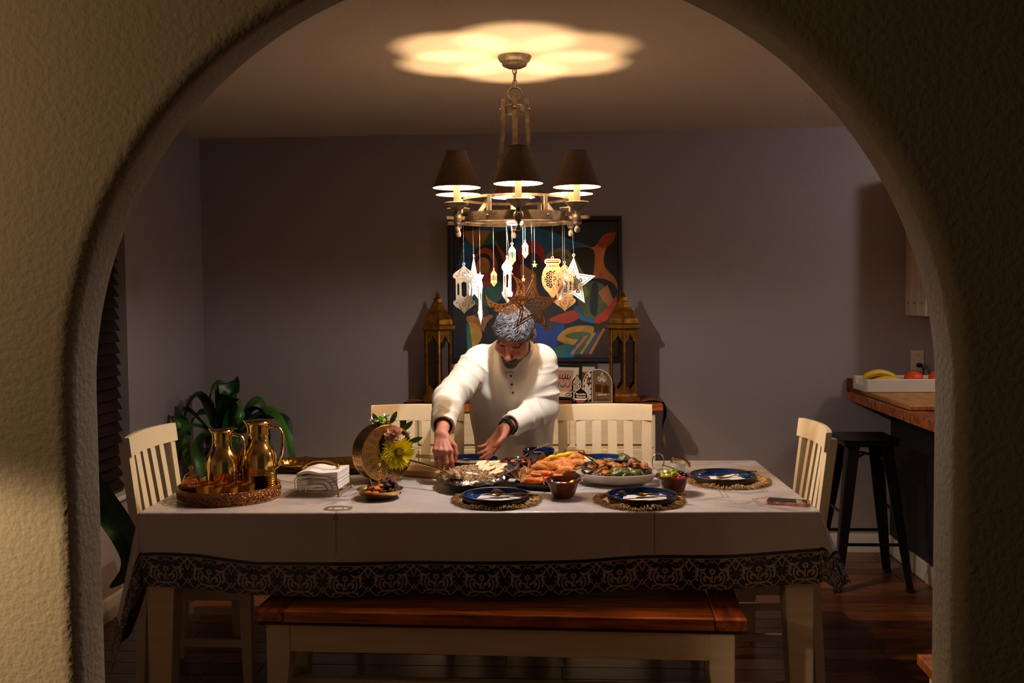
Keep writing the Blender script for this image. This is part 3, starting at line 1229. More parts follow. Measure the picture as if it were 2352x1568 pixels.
prof = spline([(.046, 2.275), (.047, 2.22), (.050, 2.14), (.058, 2.05), (.074, 1.965), (.102, 1.895), (.150, 1.826), (.186, 1.806)], 4)
for k in range(4):
    a0 = PI / 2 * k - PI / 2 + .03
    g = MB()
    rows = []
    for i, (r, z) in enumerate(prof):
        j0, j1 = max(0, i - 1), min(len(prof) - 1, i + 1)
        tx, tz = prof[j1][0] - prof[j0][0], prof[j1][1] - prof[j0][1]
        l = math.hypot(tx, tz)
        nx, nz = -tz / l, tx / l
        row = []
        for sgn, wd in ((1, -.010), (1, .010), (-1, .010), (-1, -.010), (1, -.010)):
            rr, zz = r + nx * .008 * sgn, z + nz * .008 * sgn
            row.append((rr * math.cos(a0) - wd * math.sin(a0), rr * math.sin(a0) + wd * math.cos(a0), zz))
        rows.append(row)
    g.strip(rows)
    g.f += [(3, 2, 1, 0), tuple(len(g.v) - 5 + i for i in range(4))]
    g.m += [0, 0]
    bar = g.build('curved_bar', m_iron, cd, smooth=30)
    MB().ball((.055 * math.cos(a0), .055 * math.sin(a0), 2.233), .007, 10, 8).build('bolt', m_brass, bar)


def ring_band(name, r, z0, z1, th, n=72):
    return MB().lathe([(r, z0), (r, z1), (r - th, z1), (r - th, z0), (r, z0)], n).build(name, m_iron, cd, smooth=30)


ring_band('lower_ring', .225, 1.788, 1.824, .006)
ring_band('upper_ring', .208, 1.877, 1.887, .008)
for k in range(6):
    a = SHADE_ANG[k] + PI / 6
    p = (.212 * math.cos(a), .212 * math.sin(a))
    MB().box((0, 0, 0), (.006, .016, .066), .001).build('ring_post', m_iron, cd, loc=(p[0], p[1], 1.852), rot=(0, 0, a))
    MB().ball((0, 0, 0), .005, 8, 6).build('ring_bolt', m_brass, cd, loc=((.228) * math.cos(a), .228 * math.sin(a), 1.806))
for k, a in enumerate(SHADE_ANG):
    ca, sa = math.cos(a), math.sin(a)
    M = Matrix.Translation((SHADE_R * ca, SHADE_R * sa, 0)) @ Matrix.Rotation(a, 4, 'Z')
    g = MB().box((-.002, 0, 1.800), (.105, .014, .014), .002, M=M)
    arm = g.build('arm', m_iron, cd)
    g = MB().lathe([(0, 1.742), (.008, 1.744), (.0115, 1.753), (.009, 1.764), (.005, 1.768), (.006, 1.774), (.012, 1.777), (.012, 1.783), (.017, 1.79), (.0195, 1.80), (.017, 1.81), (.010, 1.818), (.010, 1.826),
                    (.016, 1.830), (.030, 1.842), (.045, 1.853), (.047, 1.857), (.045, 1.860), (.02, 1.857), (0, 1.857)], 28, M=M)
    cup = g.build('candle_cup', m_iron, cd)
    MB().lathe([(0, 1.857), (.0125, 1.857), (.0125, 1.945), (.009, 1.948), (0, 1.948)], 18, M=M).build('candle_sleeve', m_candle, cup)
    MB().lathe([(0, 1.949), (.007, 1.95), (.009, 1.96), (.0145, 1.975), (.0135, 1.988), (.007, 2.0), (0, 2.002)], 14, M=M).build('bulb', mat('bulb_glass', 'fff4e2', .2, emit=60.0, ecol='ffd9a6', alpha=0.1), cup)
    n = 40
    g = MB()
    prf = [(.0915, 1.915), (.0372, 2.052)]
    for (r, z, r2, z2, mi, dr) in ((.0915, 1.915, .0372, 2.052, 0, 0), (.0907, 1.915, .0364, 2.052, 1, 0)):
        g.lathe([(r + (r2 - r) * q, z + (z2 - z) * q) for q in (0, .25, .5, .75, 1)], n, mi, M)
    g.lathe([(.0915, 1.915), (.0907, 1.915)], n, 1, M)
    g.lathe([(.0372, 2.052), (.0364, 2.052)], n, 0, M)
    sh = g.build('shade', [m_shade, m_shade_in], cd, smooth=40, recalc=False)
    MB().tube([tuple(M @ Vector((.0372 * math.cos(t), .0372 * math.sin(t), 2.052))) for t in np.linspace(0, 2 * PI, 29)[:-1]], .0012, 5, closed=True).build('shade_rim', m_shade, sh)
    g = MB()
    for t in (0, 2 * PI / 3, 4 * PI / 3):
        g.tube([tuple(M @ Vector((.012 * math.cos(t), .012 * math.sin(t), 1.94))), tuple(M @ Vector((.06 * math.cos(t), .06 * math.sin(t), 1.99)))], .0010, 5)
    g.build('shade_spider', m_brass, sh)
MB().box((0, 0, 1.800), (.44, .016, .005), .001).build('cross_bar', m_iron, cd)
pk = thing('puck_lamp', 'small round white battery lamp glowing under the middle of the chandelier ring', 'lamp', (CX - .004, CY, 1.778))
MB().lathe([(0, .0195), (.030, .0195), (.034, .016), (.035, .010), (.032, .007), (0, .007)], 32).build('housing', m_puck, pk)
MB().lathe([(0, 0.004), (.029, 0.004), (.031, .009), (0, .009)], 32).build('lens', m_led, pk)

# ------------------------------------------------------------------ cut-out ornaments hanging from the ring
m_ow = mat('ornament_white', 'd6d0c8', 0.5)
m_od = mat('ornament_wood', 'b07c48', 0.5, vary=0.1, vscale=30, col2='c08c56', stretch=(1, 8, 1))
m_ol = mat('ornament_pale_wood', 'c0a060', 0.5, vary=0.08, vscale=30)
m_string = mat('silver_thread', '8a8078', 0.4, metal=0.4)


def lens(c, a, L, wd, n=4):
    ca, sa = math.cos(a), math.sin(a)
    o = []
    for i in range(2 * n):
        t = 2 * PI * i / (2 * n)
        x, y = L / 2 * math.cos(t), wd / 2 * math.sin(t) * (abs(math.sin(t)) ** .3)
        o.append((c[0] + x * ca - y * sa, c[1] + x * sa + y * ca))
    return o


def rose_lattice(poly, cell, m, org=(0, 0), thin=.34, keep=None):
    """Flower-of-life cut-outs (petals on a triangular grid) that stay m inside poly."""
    xs, ys = [p[0] for p in poly], [p[1] for p in poly]
    holes = []
    hgt = cell * math.sqrt(3) / 2
    for j in range(int((min(ys) - org[1]) / hgt) - 1, int((max(ys) - org[1]) / hgt) + 2):
        for i in range(int((min(xs) - org[0]) / cell) - 2, int((max(xs) - org[0]) / cell) + 3):
            x, y = org[0] + (i + .5 * (j % 2)) * cell, org[1] + j * hgt
            for a in (0, PI / 3, 2 * PI / 3):
                c = (x + math.cos(a) * cell / 2, y + math.sin(a) * cell / 2)
                l = lens(c, a, cell * .80, cell * thin)
                if in_poly(c, poly) and not all(in_poly(q, poly) and edge_dist(q, poly) > m for q in l):
                    l = lens(c, a, cell * .48, cell * thin * .6)
                if all(in_poly(q, poly) and edge_dist(q, poly) > m for q in l) and (keep is None or keep(c)):
                    holes.append(l)
            for a, r in ((PI / 6, .115), (PI / 2, .115)):
                c = (x + math.cos(a) * cell * .577, y + math.sin(a) * cell * .577)
                l = [(c[0] + cell * r * math.cos(t), c[1] + cell * r * math.sin(t)) for t in (a + PI, a + PI + 2.094, a + PI + 4.189)]
                if all(in_poly(q, poly) and edge_dist(q, poly) > m for q in l) and (keep is None or keep(c)):
                    holes.append(l)
    return holes


def starpoly(r, q=.45, rot=0.0, c=(0, 0)):
    return [(c[0] + (r if k % 2 == 0 else r * q) * math.cos(PI / 2 + rot + PI * k / 5), c[1] + (r if k % 2 == 0 else r * q) * math.sin(PI / 2 + rot + PI * k / 5)) for k in range(10)]


def circ(c, r, n=12):
    return [(c[0] + r * math.cos(2 * PI * k / n), c[1] + r * math.sin(2 * PI * k / n)) for k in range(n)]


def star_loops(R, cell):
    o = starpoly(R)
    a, b2, c = starpoly(R * .86), starpoly(R * .80), starpoly(R * .72)
    L = [o]
    # gap slots between frame and field, one per star edge so that bridges remain at the corners
    for k in range(10):
        k2 = (k + 1) % 10
        f = lambda P, Q, t: (P[0] + (Q[0] - P[0]) * t, P[1] + (Q[1] - P[1]) * t)
        L.append([f(a[k], a[k2], .05), f(a[k], a[k2], .95), f(b2[k], b2[k2], .95), f(b2[k], b2[k2], .05)])
    L += rose_lattice(c, cell, R * .006)
    L.append(circ((0, R * 1.03), R * .028))
    ring = circ((0, R * 1.03), R * .055)
    return L, ring


def mirror_outline(right):
    return right + [(-x, y) for x, y in right[::-1] if abs(x) > 1e-9]


def lantern_big(hh):
    """Tall lantern plate with onion ends; total height about 2*hh."""
    r = [(0, 1.0), (.05, .93), (.16, .83), (.36, .72), (.47, .62), (.50, .55), (.47, .48), (.38, .44), (.37, .40), (.37, -.40), (.38, -.44), (.47, -.48), (.50, -.55), (.47, -.62), (.36, -.72), (.16, -.83), (.05, -.93), (0, -1.0)]
    sc = lambda P: [(x * hh * .92, y * hh) for x, y in P]
    L = [sc(mirror_outline(r))]
    hx = lambda cx, w_, y0, y1: [(cx, y1), (cx + w_, y1 - .08), (cx + w_, y0 + .08), (cx, y0), (cx - w_, y0 + .08), (cx - w_, y1 - .08)]
    L += [sc(hx(0, .12, -.33, .33))]
    for sx in (-1, 1):
        L.append(sc(hx(sx * .26, .05, -.27, .27)))
    for sy in (-1, 1):
        for k in range(7):
            L.append(sc(circ((-.27 + .09 * k, sy * .43), .02, 6)))
        for k in range(8):
            L.append(sc(lens((.0 + .075 * math.cos(k * PI / 4), sy * .62 + .075 * math.sin(k * PI / 4)), k * PI / 4, .07, .03)))
        for sx in (-1, 1):
            for k in range(5):
                a = -PI / 2 + (k - 2) * .6 + (PI if sy < 0 else 0)
                L.append(sc(lens((sx * .30 + .055 * math.cos(a), sy * .58 - .055 * sy * math.sin(abs(a)) * 0 + .055 * math.sin(a)), a, .06, .025)))
            w_ = spline([(0, .90), (.10, .80), (.19, .70), (.185, .60), (.13, .50)], 3)
            w2 = spline([(.13, .50), (.215, .60), (.225, .70), (.14, .80), (0, .90)], 3)
            L.append(sc([(sx * x, sy * y) for x, y in (w_[2:] + w2[1:-2])]))
    return L


def lantern_small(hh):
    r = [(0, 1.0), (.05, .97), (.05, .86), (.14, .80), (.22, .66), (.22, .62), (.31, .58), (.31, .50), (.38, .40), (.34, .30), (.34, -.38), (.38, -.44), (.34, -.56), (.20, -.70), (.16, -.80), (0, -1.0)]
    sc = lambda P: [(x * hh, y * hh) for x, y in P]
    L = [sc(mirror_outline(r))]
    for cx, w_, y0, y1 in ((0, .055, -.28, .34), (-.19, .04, -.26, .26), (.19, .04, -.26, .26)):
        L.append(sc([(cx - w_, y0), (cx + w_, y0), (cx + w_, y1 - .04), (cx, y1 + .03), (cx - w_, y1 - .04)]))
    L.append(sc(circ((0, .62), .05, 8)))
    L.append(sc(circ((0, -.55), .05, 8)))
    return L


def fanous(hh):
    """Round-bellied lantern plate."""
    r = spline([(.0, .80), (.30, .80), (.42, .76), (.46, .68), (.42, .60), (.36, .56), (.37, .48), (.50, .34), (.60, .10), (.62, -.10), (.56, -.34), (.42, -.54), (.26, -.66), (.20, -.74), (.10, -.84), (.0, -.98)], 3)
    r[0] = (0, r[0][1])
    sc = lambda P: [(x * hh * .78, y * hh) for x, y in P]
    L = [sc(mirror_outline(r))]
    belly = sc([(.49 * math.cos(t), -.09 + .47 * math.sin(t)) for t in np.linspace(0, 2 * PI, 40)[:-1]])
    L += rose_lattice(belly, hh * .195, .0003, (0, -.09 * hh))
    for y0, y1 in ((.62, .66), (.71, .74)):
        L.append(sc([(-.38, y0), (.38, y0), (.38, y1), (-.38, y1)]))
    for k in range(7):
        x = -.28 + .093 * k
        L.append(sc([(x - .03, .46), (x + .03, .46), (x, .55)]))
    for sx in (-1, 1):
        for t in np.linspace(-.9, 1.0, 7):
            c = (sx * .545 * math.cos(t * .9), -.09 + .53 * math.sin(t))
            L.append(sc([(c[0] - .02, c[1] - .03), (c[0] + .02, c[1] - .03), (c[0], c[1] + .03)]))
    return L


def crescent(R, cell):
    """Thin moon, horns up and to the left."""
    oc, oR = (0, 0), R
    ic, iR = (-.36 * R, .30 * R), .80 * R
    d = math.hypot(*ic)
    base = math.atan2(ic[1], ic[0])
    x = (d * d + oR * oR - iR * iR) / (2 * d)
    th = math.acos(max(-1, min(1, x / oR)))
    O = [(oR * math.cos(base + th + (2 * PI - 2 * th) * k / 46), oR * math.sin(base + th + (2 * PI - 2 * th) * k / 46)) for k in range(47)]
    y_ = math.sqrt(max(0, oR * oR - x * x))
    ph = math.atan2(y_, x - d)
    I = [(ic[0] + iR * math.cos(base - ph - (2 * PI - 2 * ph) * k / 46), ic[1] + iR * math.sin(base - ph - (2 * PI - 2 * ph) * k / 46)) for k in range(1, 46)]
    poly = O + I
    return [poly] + rose_lattice(poly, cell, R * .03, thin=.42), O[0]


PREV = {}


def hang(name, label, loops, x, y, z, m, yaw, attach, roll=0.0, ring=None, group='cut-out ornaments under the chandelier', thick=.003):
    """A plate whose plan is x/z, facing -Y at yaw 0, hung on a thread from height attach."""
    t = thing(name, label, 'ornament', (x, y, z), yaw, group)
    me = fret_mesh('plate', loops, thick, m)
    top = max(p[1] for p in loops[0])
    R = Matrix.Rotation(PI / 2, 4, 'X') @ Matrix.Rotation(roll, 4, 'Z')
    me.transform(R)
    link('plate', me, t)
    tp = max((v.co.z for v in me.vertices))
    tv = [v.co for v in me.vertices if v.co.z > tp - .002]
    tx = sum(v.x for v in tv) / len(tv)
    rr = .0045 if top > .04 else .0025
    MB().tube([(tx + rr * math.cos(a), 0, tp + rr * .7 + rr * math.sin(a)) for a in np.linspace(0, 2 * PI, 13)[:-1]], rr * .38, 6, closed=True).build('loop', m, t)
    ry = min(ROD_Y, key=lambda q: abs(q - y)) - y                 # tied to the nearest rod under the ring
    c_, s_ = math.cos(-yaw), math.sin(-yaw)
    top = (-ry * s_ + tx * .0, ry * c_, attach - z)
    MB().tube([(tx, 0, tp + 2 * rr), top], .0005, 5).build('thread', m_string, t)
    return t


ZA = 1.796
ROD_Y = (3.85, 3.945, 3.985, 4.05)
for ry_ in ROD_Y:
    hw = math.sqrt(.222 ** 2 - (ry_ - CY) ** 2)
    MB().tube([(-hw, ry_ - CY, 1.7965), (hw, ry_ - CY, 1.7965)], .0012, 6).build('hanging_rod', m_iron, cd)


def OW(x387, z387, y):
    k = y / 3.87
    return x387 * k, y, 1.51 + (z387 - 1.51) * k


# (positions measured at 3.87 m depth, moved to each ornament's own depth)
def put(name, label, loops, X, Z, y, m, yaw=0.0, roll=0.0, thick=.003):
    x, y, z = OW(X, Z, y)
    return hang(name, label, loops, x, y, z, m, yaw, ZA, roll, thick=thick)


put('lantern_ornament', 'large white cut-out lantern ornament, the leftmost one under the chandelier', lantern_big(.098), -.401, 1.529, 3.985, m_ow, -.1)
sl, _ = star_loops(.100, .0175)
put('star_ornament', 'white cut-out star turned almost edge-on just behind the leftmost lantern', sl, -.362, 1.556, 4.08, m_ow, 1.22)
put('lantern_ornament', 'thin edge-on white ornament hanging lowest on the left', lantern_big(.101), -.338, 1.488, 3.985, m_ow, 1.46)
put('lantern_ornament', 'tiny wooden lantern left of the crescent, in front of the green of the painting', lantern_small(.035), -.284, 1.572, 3.995, m_od, .1)
put('lantern_ornament', 'white cut-out lantern turned sideways over the crescent', lantern_big(.093), -.232, 1.560, 4.0, m_ow, 1.12)
cl, _ = crescent(.081, .0175)
put('crescent_ornament', 'large wooden cut-out crescent moon over the hair of the man', cl, -.236, 1.505, 3.935, m_od, .12, -.25)
put('lantern_ornament', 'small pale lantern close under the chandelier, left of the smallest one', lantern_small(.041), -.212, 1.660, 3.962, m_ol, -.1)
put('lantern_ornament', 'smallest pale lantern, hanging highest under the chandelier', lantern_small(.034), -.161, 1.680, 3.98, m_ol, .2)
put('star_ornament', 'tiny pale solid star left of the round wooden lantern', [starpoly(.012)], -.125, 1.621, 3.985, m_ol, .1, thick=.002)
put('star_ornament', 'tiny wooden star right of the horn of the crescent', [starpoly(.011)], -.169, 1.565, 3.99, m_od, .4, thick=.002)
sl, _ = star_loops(.106, .0175)
put('star_ornament', 'large brown wooden cut-out star hanging in front of the hair of the man', sl, -.136, 1.462, 3.85, m_od, .1, -.03)
put('lantern_ornament', 'round-bellied wooden lantern with petal cut-outs left of the white star', fanous(.092), -.055, 1.573, 3.992, m_od, -.08)
cl2, _ = crescent(.045, .014)
put('crescent_ornament', 'small wooden crescent half behind the white star', cl2, -.016, 1.560, 3.97, m_od, -.25, 2.6)
put('lantern_ornament', 'wooden lantern whose onion foot shows below the round-bellied lantern', lantern_big(.098), -.009, 1.533, 4.05, m_od, .05)
sl, _ = star_loops(.099, .0172)
put('star_ornament', 'large white cut-out star, the rightmost ornament', sl, .020, 1.553, 3.98, m_ow, -.25, -.07)


# ------------------------------------------------------------------ the man behind the table
HC = np.array([-.232, 4.312, 1.328])
HR = np.array((Matrix.Rotation(-.13, 3, 'Z') @ Matrix.Rotation(.15, 3, 'Y') @ Matrix.Rotation(.74, 3, 'X')))


def smax(a, b, k):
    return -smin(-a, -b, k)


def head_local(q):
    d = sd_ell(q, (0, .012, .035), (.076, .098, .088))
    d = smin(d, sd_ell(q, (0, -.026, -.042), (.061, .068, .076)), .03)
    d = smin(d, sd_ell(q, (0, -.074, -.098), (.026, .022, .02)), .025)
    d = smin(d, sd_cone(q, (-.034, -.082, .023), (.034, -.082, .023), .0105, .0105), .016)
    for s in (-1, 1):
        d = smin(d, sd_ell(q, (s * .043, -.060, -.022), (.026, .026, .024)), .022)
        d = smax(d, -sd_ell(q, (s * .031, -.103, .004), (.018, .017, .012)), .010)
        d = smin(d, sd_ell(q, (s * .031, -.079, .003), (.0155, .0125, .0105)), .004)
        d = smax(d, -sd_ell(q, (s * .031, -.0925, -.0035), (.0135, .004, .0012)), .002)
    d = smin(d, sd_cone(q, (0, -.088, .014), (0, -.1135, -.030), .0075, .0125), .010)
    for s in (-1, 1):
        d = smin(d, sd_ell(q, (s * .0125, -.100, -.035), (.0085, .012, .008)), .006)
        d = smax(d, -sd_ell(q, (s * .007, -.108, -.0445), (.004, .005, .005)), .002)
    d = smin(d, sd_ell(q, (0, -.087, -.061), (.024, .011, .0055)), .005)
    d = smin(d, sd_ell(q, (0, -.085, -.0715), (.020, .011, .006)), .005)
    d = smax(d, -sd_ell(q, (0, -.098, -.0660), (.023, .008, .0013)), .002)
    for s in (-1, 1):
        Rm = np.array(Matrix.Rotation(s * .35, 3, 'Z') @ Matrix.Rotation(.18, 3, 'X'))
        e = sd_ell(q, (s * .080, .016, -.004), (.009, .021, .033), Rm)
        e = smax(e, -sd_ell(q, (s * .092, .012, -.004), (.010, .013, .022), Rm), .004)
        d = smin(d, e, .006)
    return d


def to_head(P):
    return (P - HC.astype(np.float32)) @ HR.astype(np.float32)


def hand_parts(wrist, a, n, thumb_sign, curl, spread, thumb, scale=1.0):
    """Cones of one hand. a: wrist to knuckles; n: back of the hand; thumb side = thumb_sign * (a x n)."""
    a = Vector(a).normalized()
    n = Vector(n)
    n = (n - a * n.dot(a)).normalized()
    s = a.cross(n) * thumb_sign
    w = Vector(wrist)
    palm, fingers = [], []
    offs = (.030, .010, -.010, -.029)
    plen = (.090, .093, .088, .080)
    seg = ((.044, .026, .021), (.048, .029, .022), (.044, .027, .021), (.034, .021, .019))
    rad = ((.0108, .0092, .0080, .0068), (.0110, .0094, .0082, .0070), (.0104, .0090, .0078, .0066), (.0092, .0078, .0069, .0060))
    for i in range(4):
        k = w + (a * plen[i] + s * offs[i] + n * (.004 if i in (1, 2) else 0)) * scale
        palm.append((w + s * (offs[i] * .45) * scale, k, .0128 * scale, .0116 * scale))
        palm.append((k, k + n * .0022, .0112 * scale, .0108 * scale))
        d = (a + s * spread[i]).normalized()
        p = k
        ang = 0
        ch = []
        ax = d.cross(n).normalized()
        for j in range(3):
            ang += curl[i][j]
            dd = d * math.cos(ang) - n * math.sin(ang)
            q = p + dd * seg[i][j] * scale
            ch.append((p, q, rad[i][j] * scale, rad[i][j + 1] * scale))
            p = q
        fingers.append(ch)
    b0 = w + (s * .020 + a * .016 - n * .004) * scale
    ch = []
    p = b0
    for (da, ds, dn), L, r0, r1 in zip(thumb, (.046, .034, .028), (.0165, .0122, .0110), (.0125, .0110, .0078)):
        dd = (a * da + s * ds + n * dn).normalized()
        q = p + dd * L * scale
        ch.append((p, q, r0 * scale, r1 * scale))
        p = q
    fingers.append(ch)
    return palm, fingers


HANDS = {
    'R': hand_parts((-.505, 3.930, .951), (.155, -.724, -.672), (.03, -.70, .72), -1,
                    ((.50, .50, .28), (.58, .52, .28), (.66, .55, .30), (.74, .60, .3)), (.05, .0, -.04, -.07),
                    ((.66, .58, -.40), (.82, .10, -.55), (.80, -.22, -.52)), .97),
    'L': hand_parts((-.272, 4.205, .937), (-.52, -.40, -.76), (.42, .66, -.62), 1,
                    ((.14, .24, .14), (.20, .30, .18), (.26, .34, .2), (.34, .38, .2)), (.07, .01, -.05, -.10),
                    ((.70, .58, -.42), (.95, .10, -.30), (.98, -.10, -.16)), .93),
}
ELB = {'R': (-.512, 4.245, 1.062), 'L': (-.108, 4.475, .992)}
SHO = {'R': (-.395, 4.445, 1.205), 'L': (-.118, 4.475, 1.205)}
WRI = {'R': (-.505, 3.930, .951), 'L': (-.272, 4.205, .937)}


def hand_sdf(P, k):
    palm, fingers = HANDS[k]
    d = None
    for c in palm:
        e = sd_cone(P, *c)
        d = e if d is None else smin(d, e, .0075)
    d = smin(d, sd_cone(P, ELB[k], WRI[k], .044, .0235), .014)
    for i, ch in enumerate(fingers):
        f = None
        for c in ch:
            e = sd_cone(P, *c)
            f = e if f is None else smin(f, e, .003)
        d = smin(d, f, .0075 if i < 4 else .011)
    return d


def near(P, lo, hi, fn, d):
    """Union with fn, evaluated only inside a box."""
    m = ((P > np.array(lo, np.float32)) & (P < np.array(hi, np.float32))).all(1)
    if m.any():
        d[m] = np.minimum(d[m], fn(P[m]))
    return d


def boxof(k):
    pts = [ELB[k], WRI[k]] + [tuple(c[1]) for ch in HANDS[k][1] for c in ch]
    a = np.array(pts)
    return a.min(0) - .09, a.max(0) + .09


def body_sdf(P):
    d = smin(sd_cone(P, (-.25, 4.50, 1.10), (-.255, 4.66, .88), .11, .12), sd_cone(P, SHO['R'], SHO['L'], .05, .05), .06)
    for k in 'RL':
        d = smin(d, sd_cone(P, SHO[k], ELB[k], .050, .040), .02)
    for sx in (-1, 1):
        d = smin(d, sd_cone(P, (-.255 + sx * .09, 4.66, .86), (-.255 + sx * .10, 4.63, .47), .078, .052), .03)
        d = smin(d, sd_cone(P, (-.255 + sx * .10, 4.63, .47), (-.255 + sx * .10, 4.68, .09), .050, .036), .02)
        d = smin(d, sd_cone(P, (-.255 + sx * .10, 4.69, .05), (-.255 + sx * .11, 4.55, .04), .035, .03), .02)
    m = np.linalg.norm(P - np.array((-.23, 4.36, 1.28), np.float32), axis=1) < .30
    if m.any():
        q = P[m]
        h = head_local(to_head(q))
        h = smin(h, sd_cone(q, (-.228, 4.44, 1.225), (-.229, 4.355, 1.285), .062, .056), .028)
        d[m] = smin(d[m], h, .02)
    for k in 'RL':
        lo, hi = boxof(k)
        d = near(P, lo, hi, lambda q, k=k: hand_sdf(q, k), d)
    return d


m_skin = mat('skin', 'c08068', 0.5, spec=0.4, sss=0.12, attr='tint', bump=0.12, bscale=260, bdist=0.002)
V, Q = sdf_mesh(body_sdf, (-.68, 3.72, -.01), (.10, 4.86, 1.52), .0030, B=14)
body_me = np_mesh('body', V, Q, m_skin)
ql = to_head(V.astype(np.float32))
cols = np.tile(np.array(H('b9785f'), np.float32), (len(V), 1))
red = np.array(H('a85a47'), np.float32)


def blend(mask, c):
    global cols
    m = np.clip(mask, 0, 1)[:, None]
    cols = cols * (1 - m) + np.array(c, np.float32) * m


inh = np.linalg.norm(ql - np.array((0, -.01, 0), np.float32), axis=1) < .16
blend(inh * np.exp(-((np.abs(ql[:, 0]) - .042) / .022) ** 2 - ((ql[:, 2] + .022) / .022) ** 2) * .6 * (ql[:, 1] < -.04), red)
blend(inh * np.exp(-(ql[:, 0] / .014) ** 2 - ((ql[:, 2] + .030) / .016) ** 2) * .6 * (ql[:, 1] < -.08), red)
st = inh * (ql[:, 1] < .0) * np.clip((-.052 - ql[:, 2] - .35 * np.maximum(0, np.abs(ql[:, 0]) - .03)) / .008, 0, 1)
st2 = inh * (ql[:, 1] < -.07) * np.exp(-((ql[:, 2] + .052) / .006) ** 2) * (np.abs(ql[:, 0]) < .030)
blend(np.maximum(st, st2) * .62, H('4a3a34'))
lips = inh * (ql[:, 1] < -.085) * np.exp(-((ql[:, 2] + .0665) / .007) ** 4 - (ql[:, 0] / .021) ** 4)
blend(lips * .8, H('9a5248'))
scalp = inh * np.clip((ql[:, 2] - np.interp(ql[:, 1], [-.1, -.07, -.03, .0, .06], [.072, .066, .045, .012, -.04])) / .008, 0, 1)
blend(scalp * .8, H('4b4444'))
for k in 'RL':
    for ch in HANDS[k][1]:
        tip = np.array(ch[-1][1])
        blend(np.clip(1 - np.linalg.norm(V - tip, axis=1) / .05, 0, 1) * .55, H('b8604f'))
set_col(body_me, cols)
man = link('person', body_me)
tag(man, 'grey-haired man in a cream long shirt bending over the table, serving rice', 'person')


# ---- clothes
def bend_cone(P, a, b, r1, r2, sy):
    s = np.array((1, 1 / sy, 1), np.float32)
    return sd_cone(P * s, np.array(a) * s, np.array(b) * s, r1, r2)


CUFF = {'R': (-.5065, 4.000, .976), 'L': (-.248, 4.246, .946)}


def arm_wrinkle(P, a, b, amp, fq, ph):
    a, b = np.array(a, np.float32), np.array(b, np.float32)
    d = b - a
    L = float(np.linalg.norm(d))
    d = d / L
    q = P - a
    t = q @ d
    up = np.cross(d, np.array((.3, .8, .5), np.float32))
    up /= np.linalg.norm(up)
    v = q - t[:, None] * d
    c = (v @ up) / (np.linalg.norm(v, axis=1) + .01)
    jit = .9 * np.sin(21 * v[:, 0] + 3) + .8 * np.sin(27 * v[:, 1] + 17 * t)
    w = (1 - np.abs(np.sin(.5 * fq * t + ph + 1.5 * c + jit))) ** 1.7 + .7 * (1 - np.abs(np.sin(.36 * fq * t - 1.3 * c + ph * 2 - jit))) ** 1.7
    env = .35 + .65 * np.sin(9 * t / max(L, .01) * .5 + c + ph) ** 2
    return -amp * (w * env - .25) * np.clip((t + .02) / .05, 0, 1) * np.clip((L + .02 - t) / .05, 0, 1)


def shirt_sdf(P):
    T = np.array(Matrix.Rotation(.50, 3, 'X'))
    d = sd_ell(P, (-.253, 4.505, 1.085), (.198, .132, .215), T)
    d = smin(d, bend_cone(P, (-.256, 4.63, .90), (-.256, 4.66, .50), .186, .190, .74), .12)
    d = smin(d, sd_cone(P, (-.372, 4.455, 1.222), (-.135, 4.475, 1.222), .058, .058), .05)
    d = smin(d, sd_cone(P, (-.245, 4.455, 1.235), (-.228, 4.41, 1.262), .080, .074), .05)
    x, y, z = P[:, 0], P[:, 1], P[:, 2]
    # hanging folds of the front
    fold = .0075 * np.sin(34 * (x + .25) + 5 * np.sin(3.3 * z) + 2) * np.clip((1.16 - z) / .25, 0, 1) + .0045 * np.sin(71 * (x + .25) + 9 * z)
    fold += .006 * np.sin(55 * (x * .55 + z * .85) + 1) * np.exp(-((x + .40) / .07) ** 2) * np.clip((z - .85) / .2, 0, 1)
    fold += .006 * np.sin(60 * (-x * .6 + z * .8) + 1) * np.exp(-((x + .12) / .06) ** 2) * np.clip((z - .85) / .2, 0, 1)
    d = d - fold
    for k, rs in (('R', (.074, .064, .0475)), ('L', (.073, .066, .0485))):
        ku = sd_cone(P, SHO[k], ELB[k], rs[0], rs[1]) + arm_wrinkle(P, SHO[k], ELB[k], .0105, 88 if k == 'R' else 100, 1.0)
        kf = sd_cone(P, ELB[k], CUFF[k], rs[1] + .002, rs[2]) + arm_wrinkle(P, ELB[k], CUFF[k], .0085, 80, .3)
        e = smin(ku, kf, .022)
        # end of the sleeve: flat cut, then hollow
        c, el = np.array(CUFF[k], np.float32), np.array(ELB[k], np.float32)
        ax = (c - el) / np.linalg.norm(c - el)
        t = (P - c) @ ax
        e = np.maximum(e, t)
        e = smin(e, np.maximum(np.maximum(sd_cone(P, c - ax * .09, c + ax * .04, rs[2] + .004, rs[2] + .0), t), -(t + .055)), .004)
        e = np.maximum(e, -sd_cone(P, c - ax * .05, c + ax * .05, rs[2] - .009, rs[2] - .008))
        d = smin(d, e, .030)
    # neck opening and hem
    d = np.maximum(d, -sd_cone(P, (-.228, 4.425, 1.25), (-.2285, 4.33, 1.33), .0655, .085))
    return np.maximum(d, .47 - z)


m_shirt = mat('cream_shirt', 'd8d1c3', 0.8, spec=0.2, sheen=0.25, bump=0.12, bscale=420, bdist=0.002)
V, Q = sdf_mesh(shirt_sdf, (-.68, 3.93, .44), (.06, 4.88, 1.38), .0046, B=12)
sh = link('shirt', np_mesh('shirt', V, Q, m_shirt), man)


def front_y(x, z, y0=4.12):
    y = y0
    for _ in range(40):
        d = float(shirt_sdf(np.array([[x, y, z]], np.float32))[0])
        if d < .0004:
            break
        y += max(.001, d * .7)
    return y


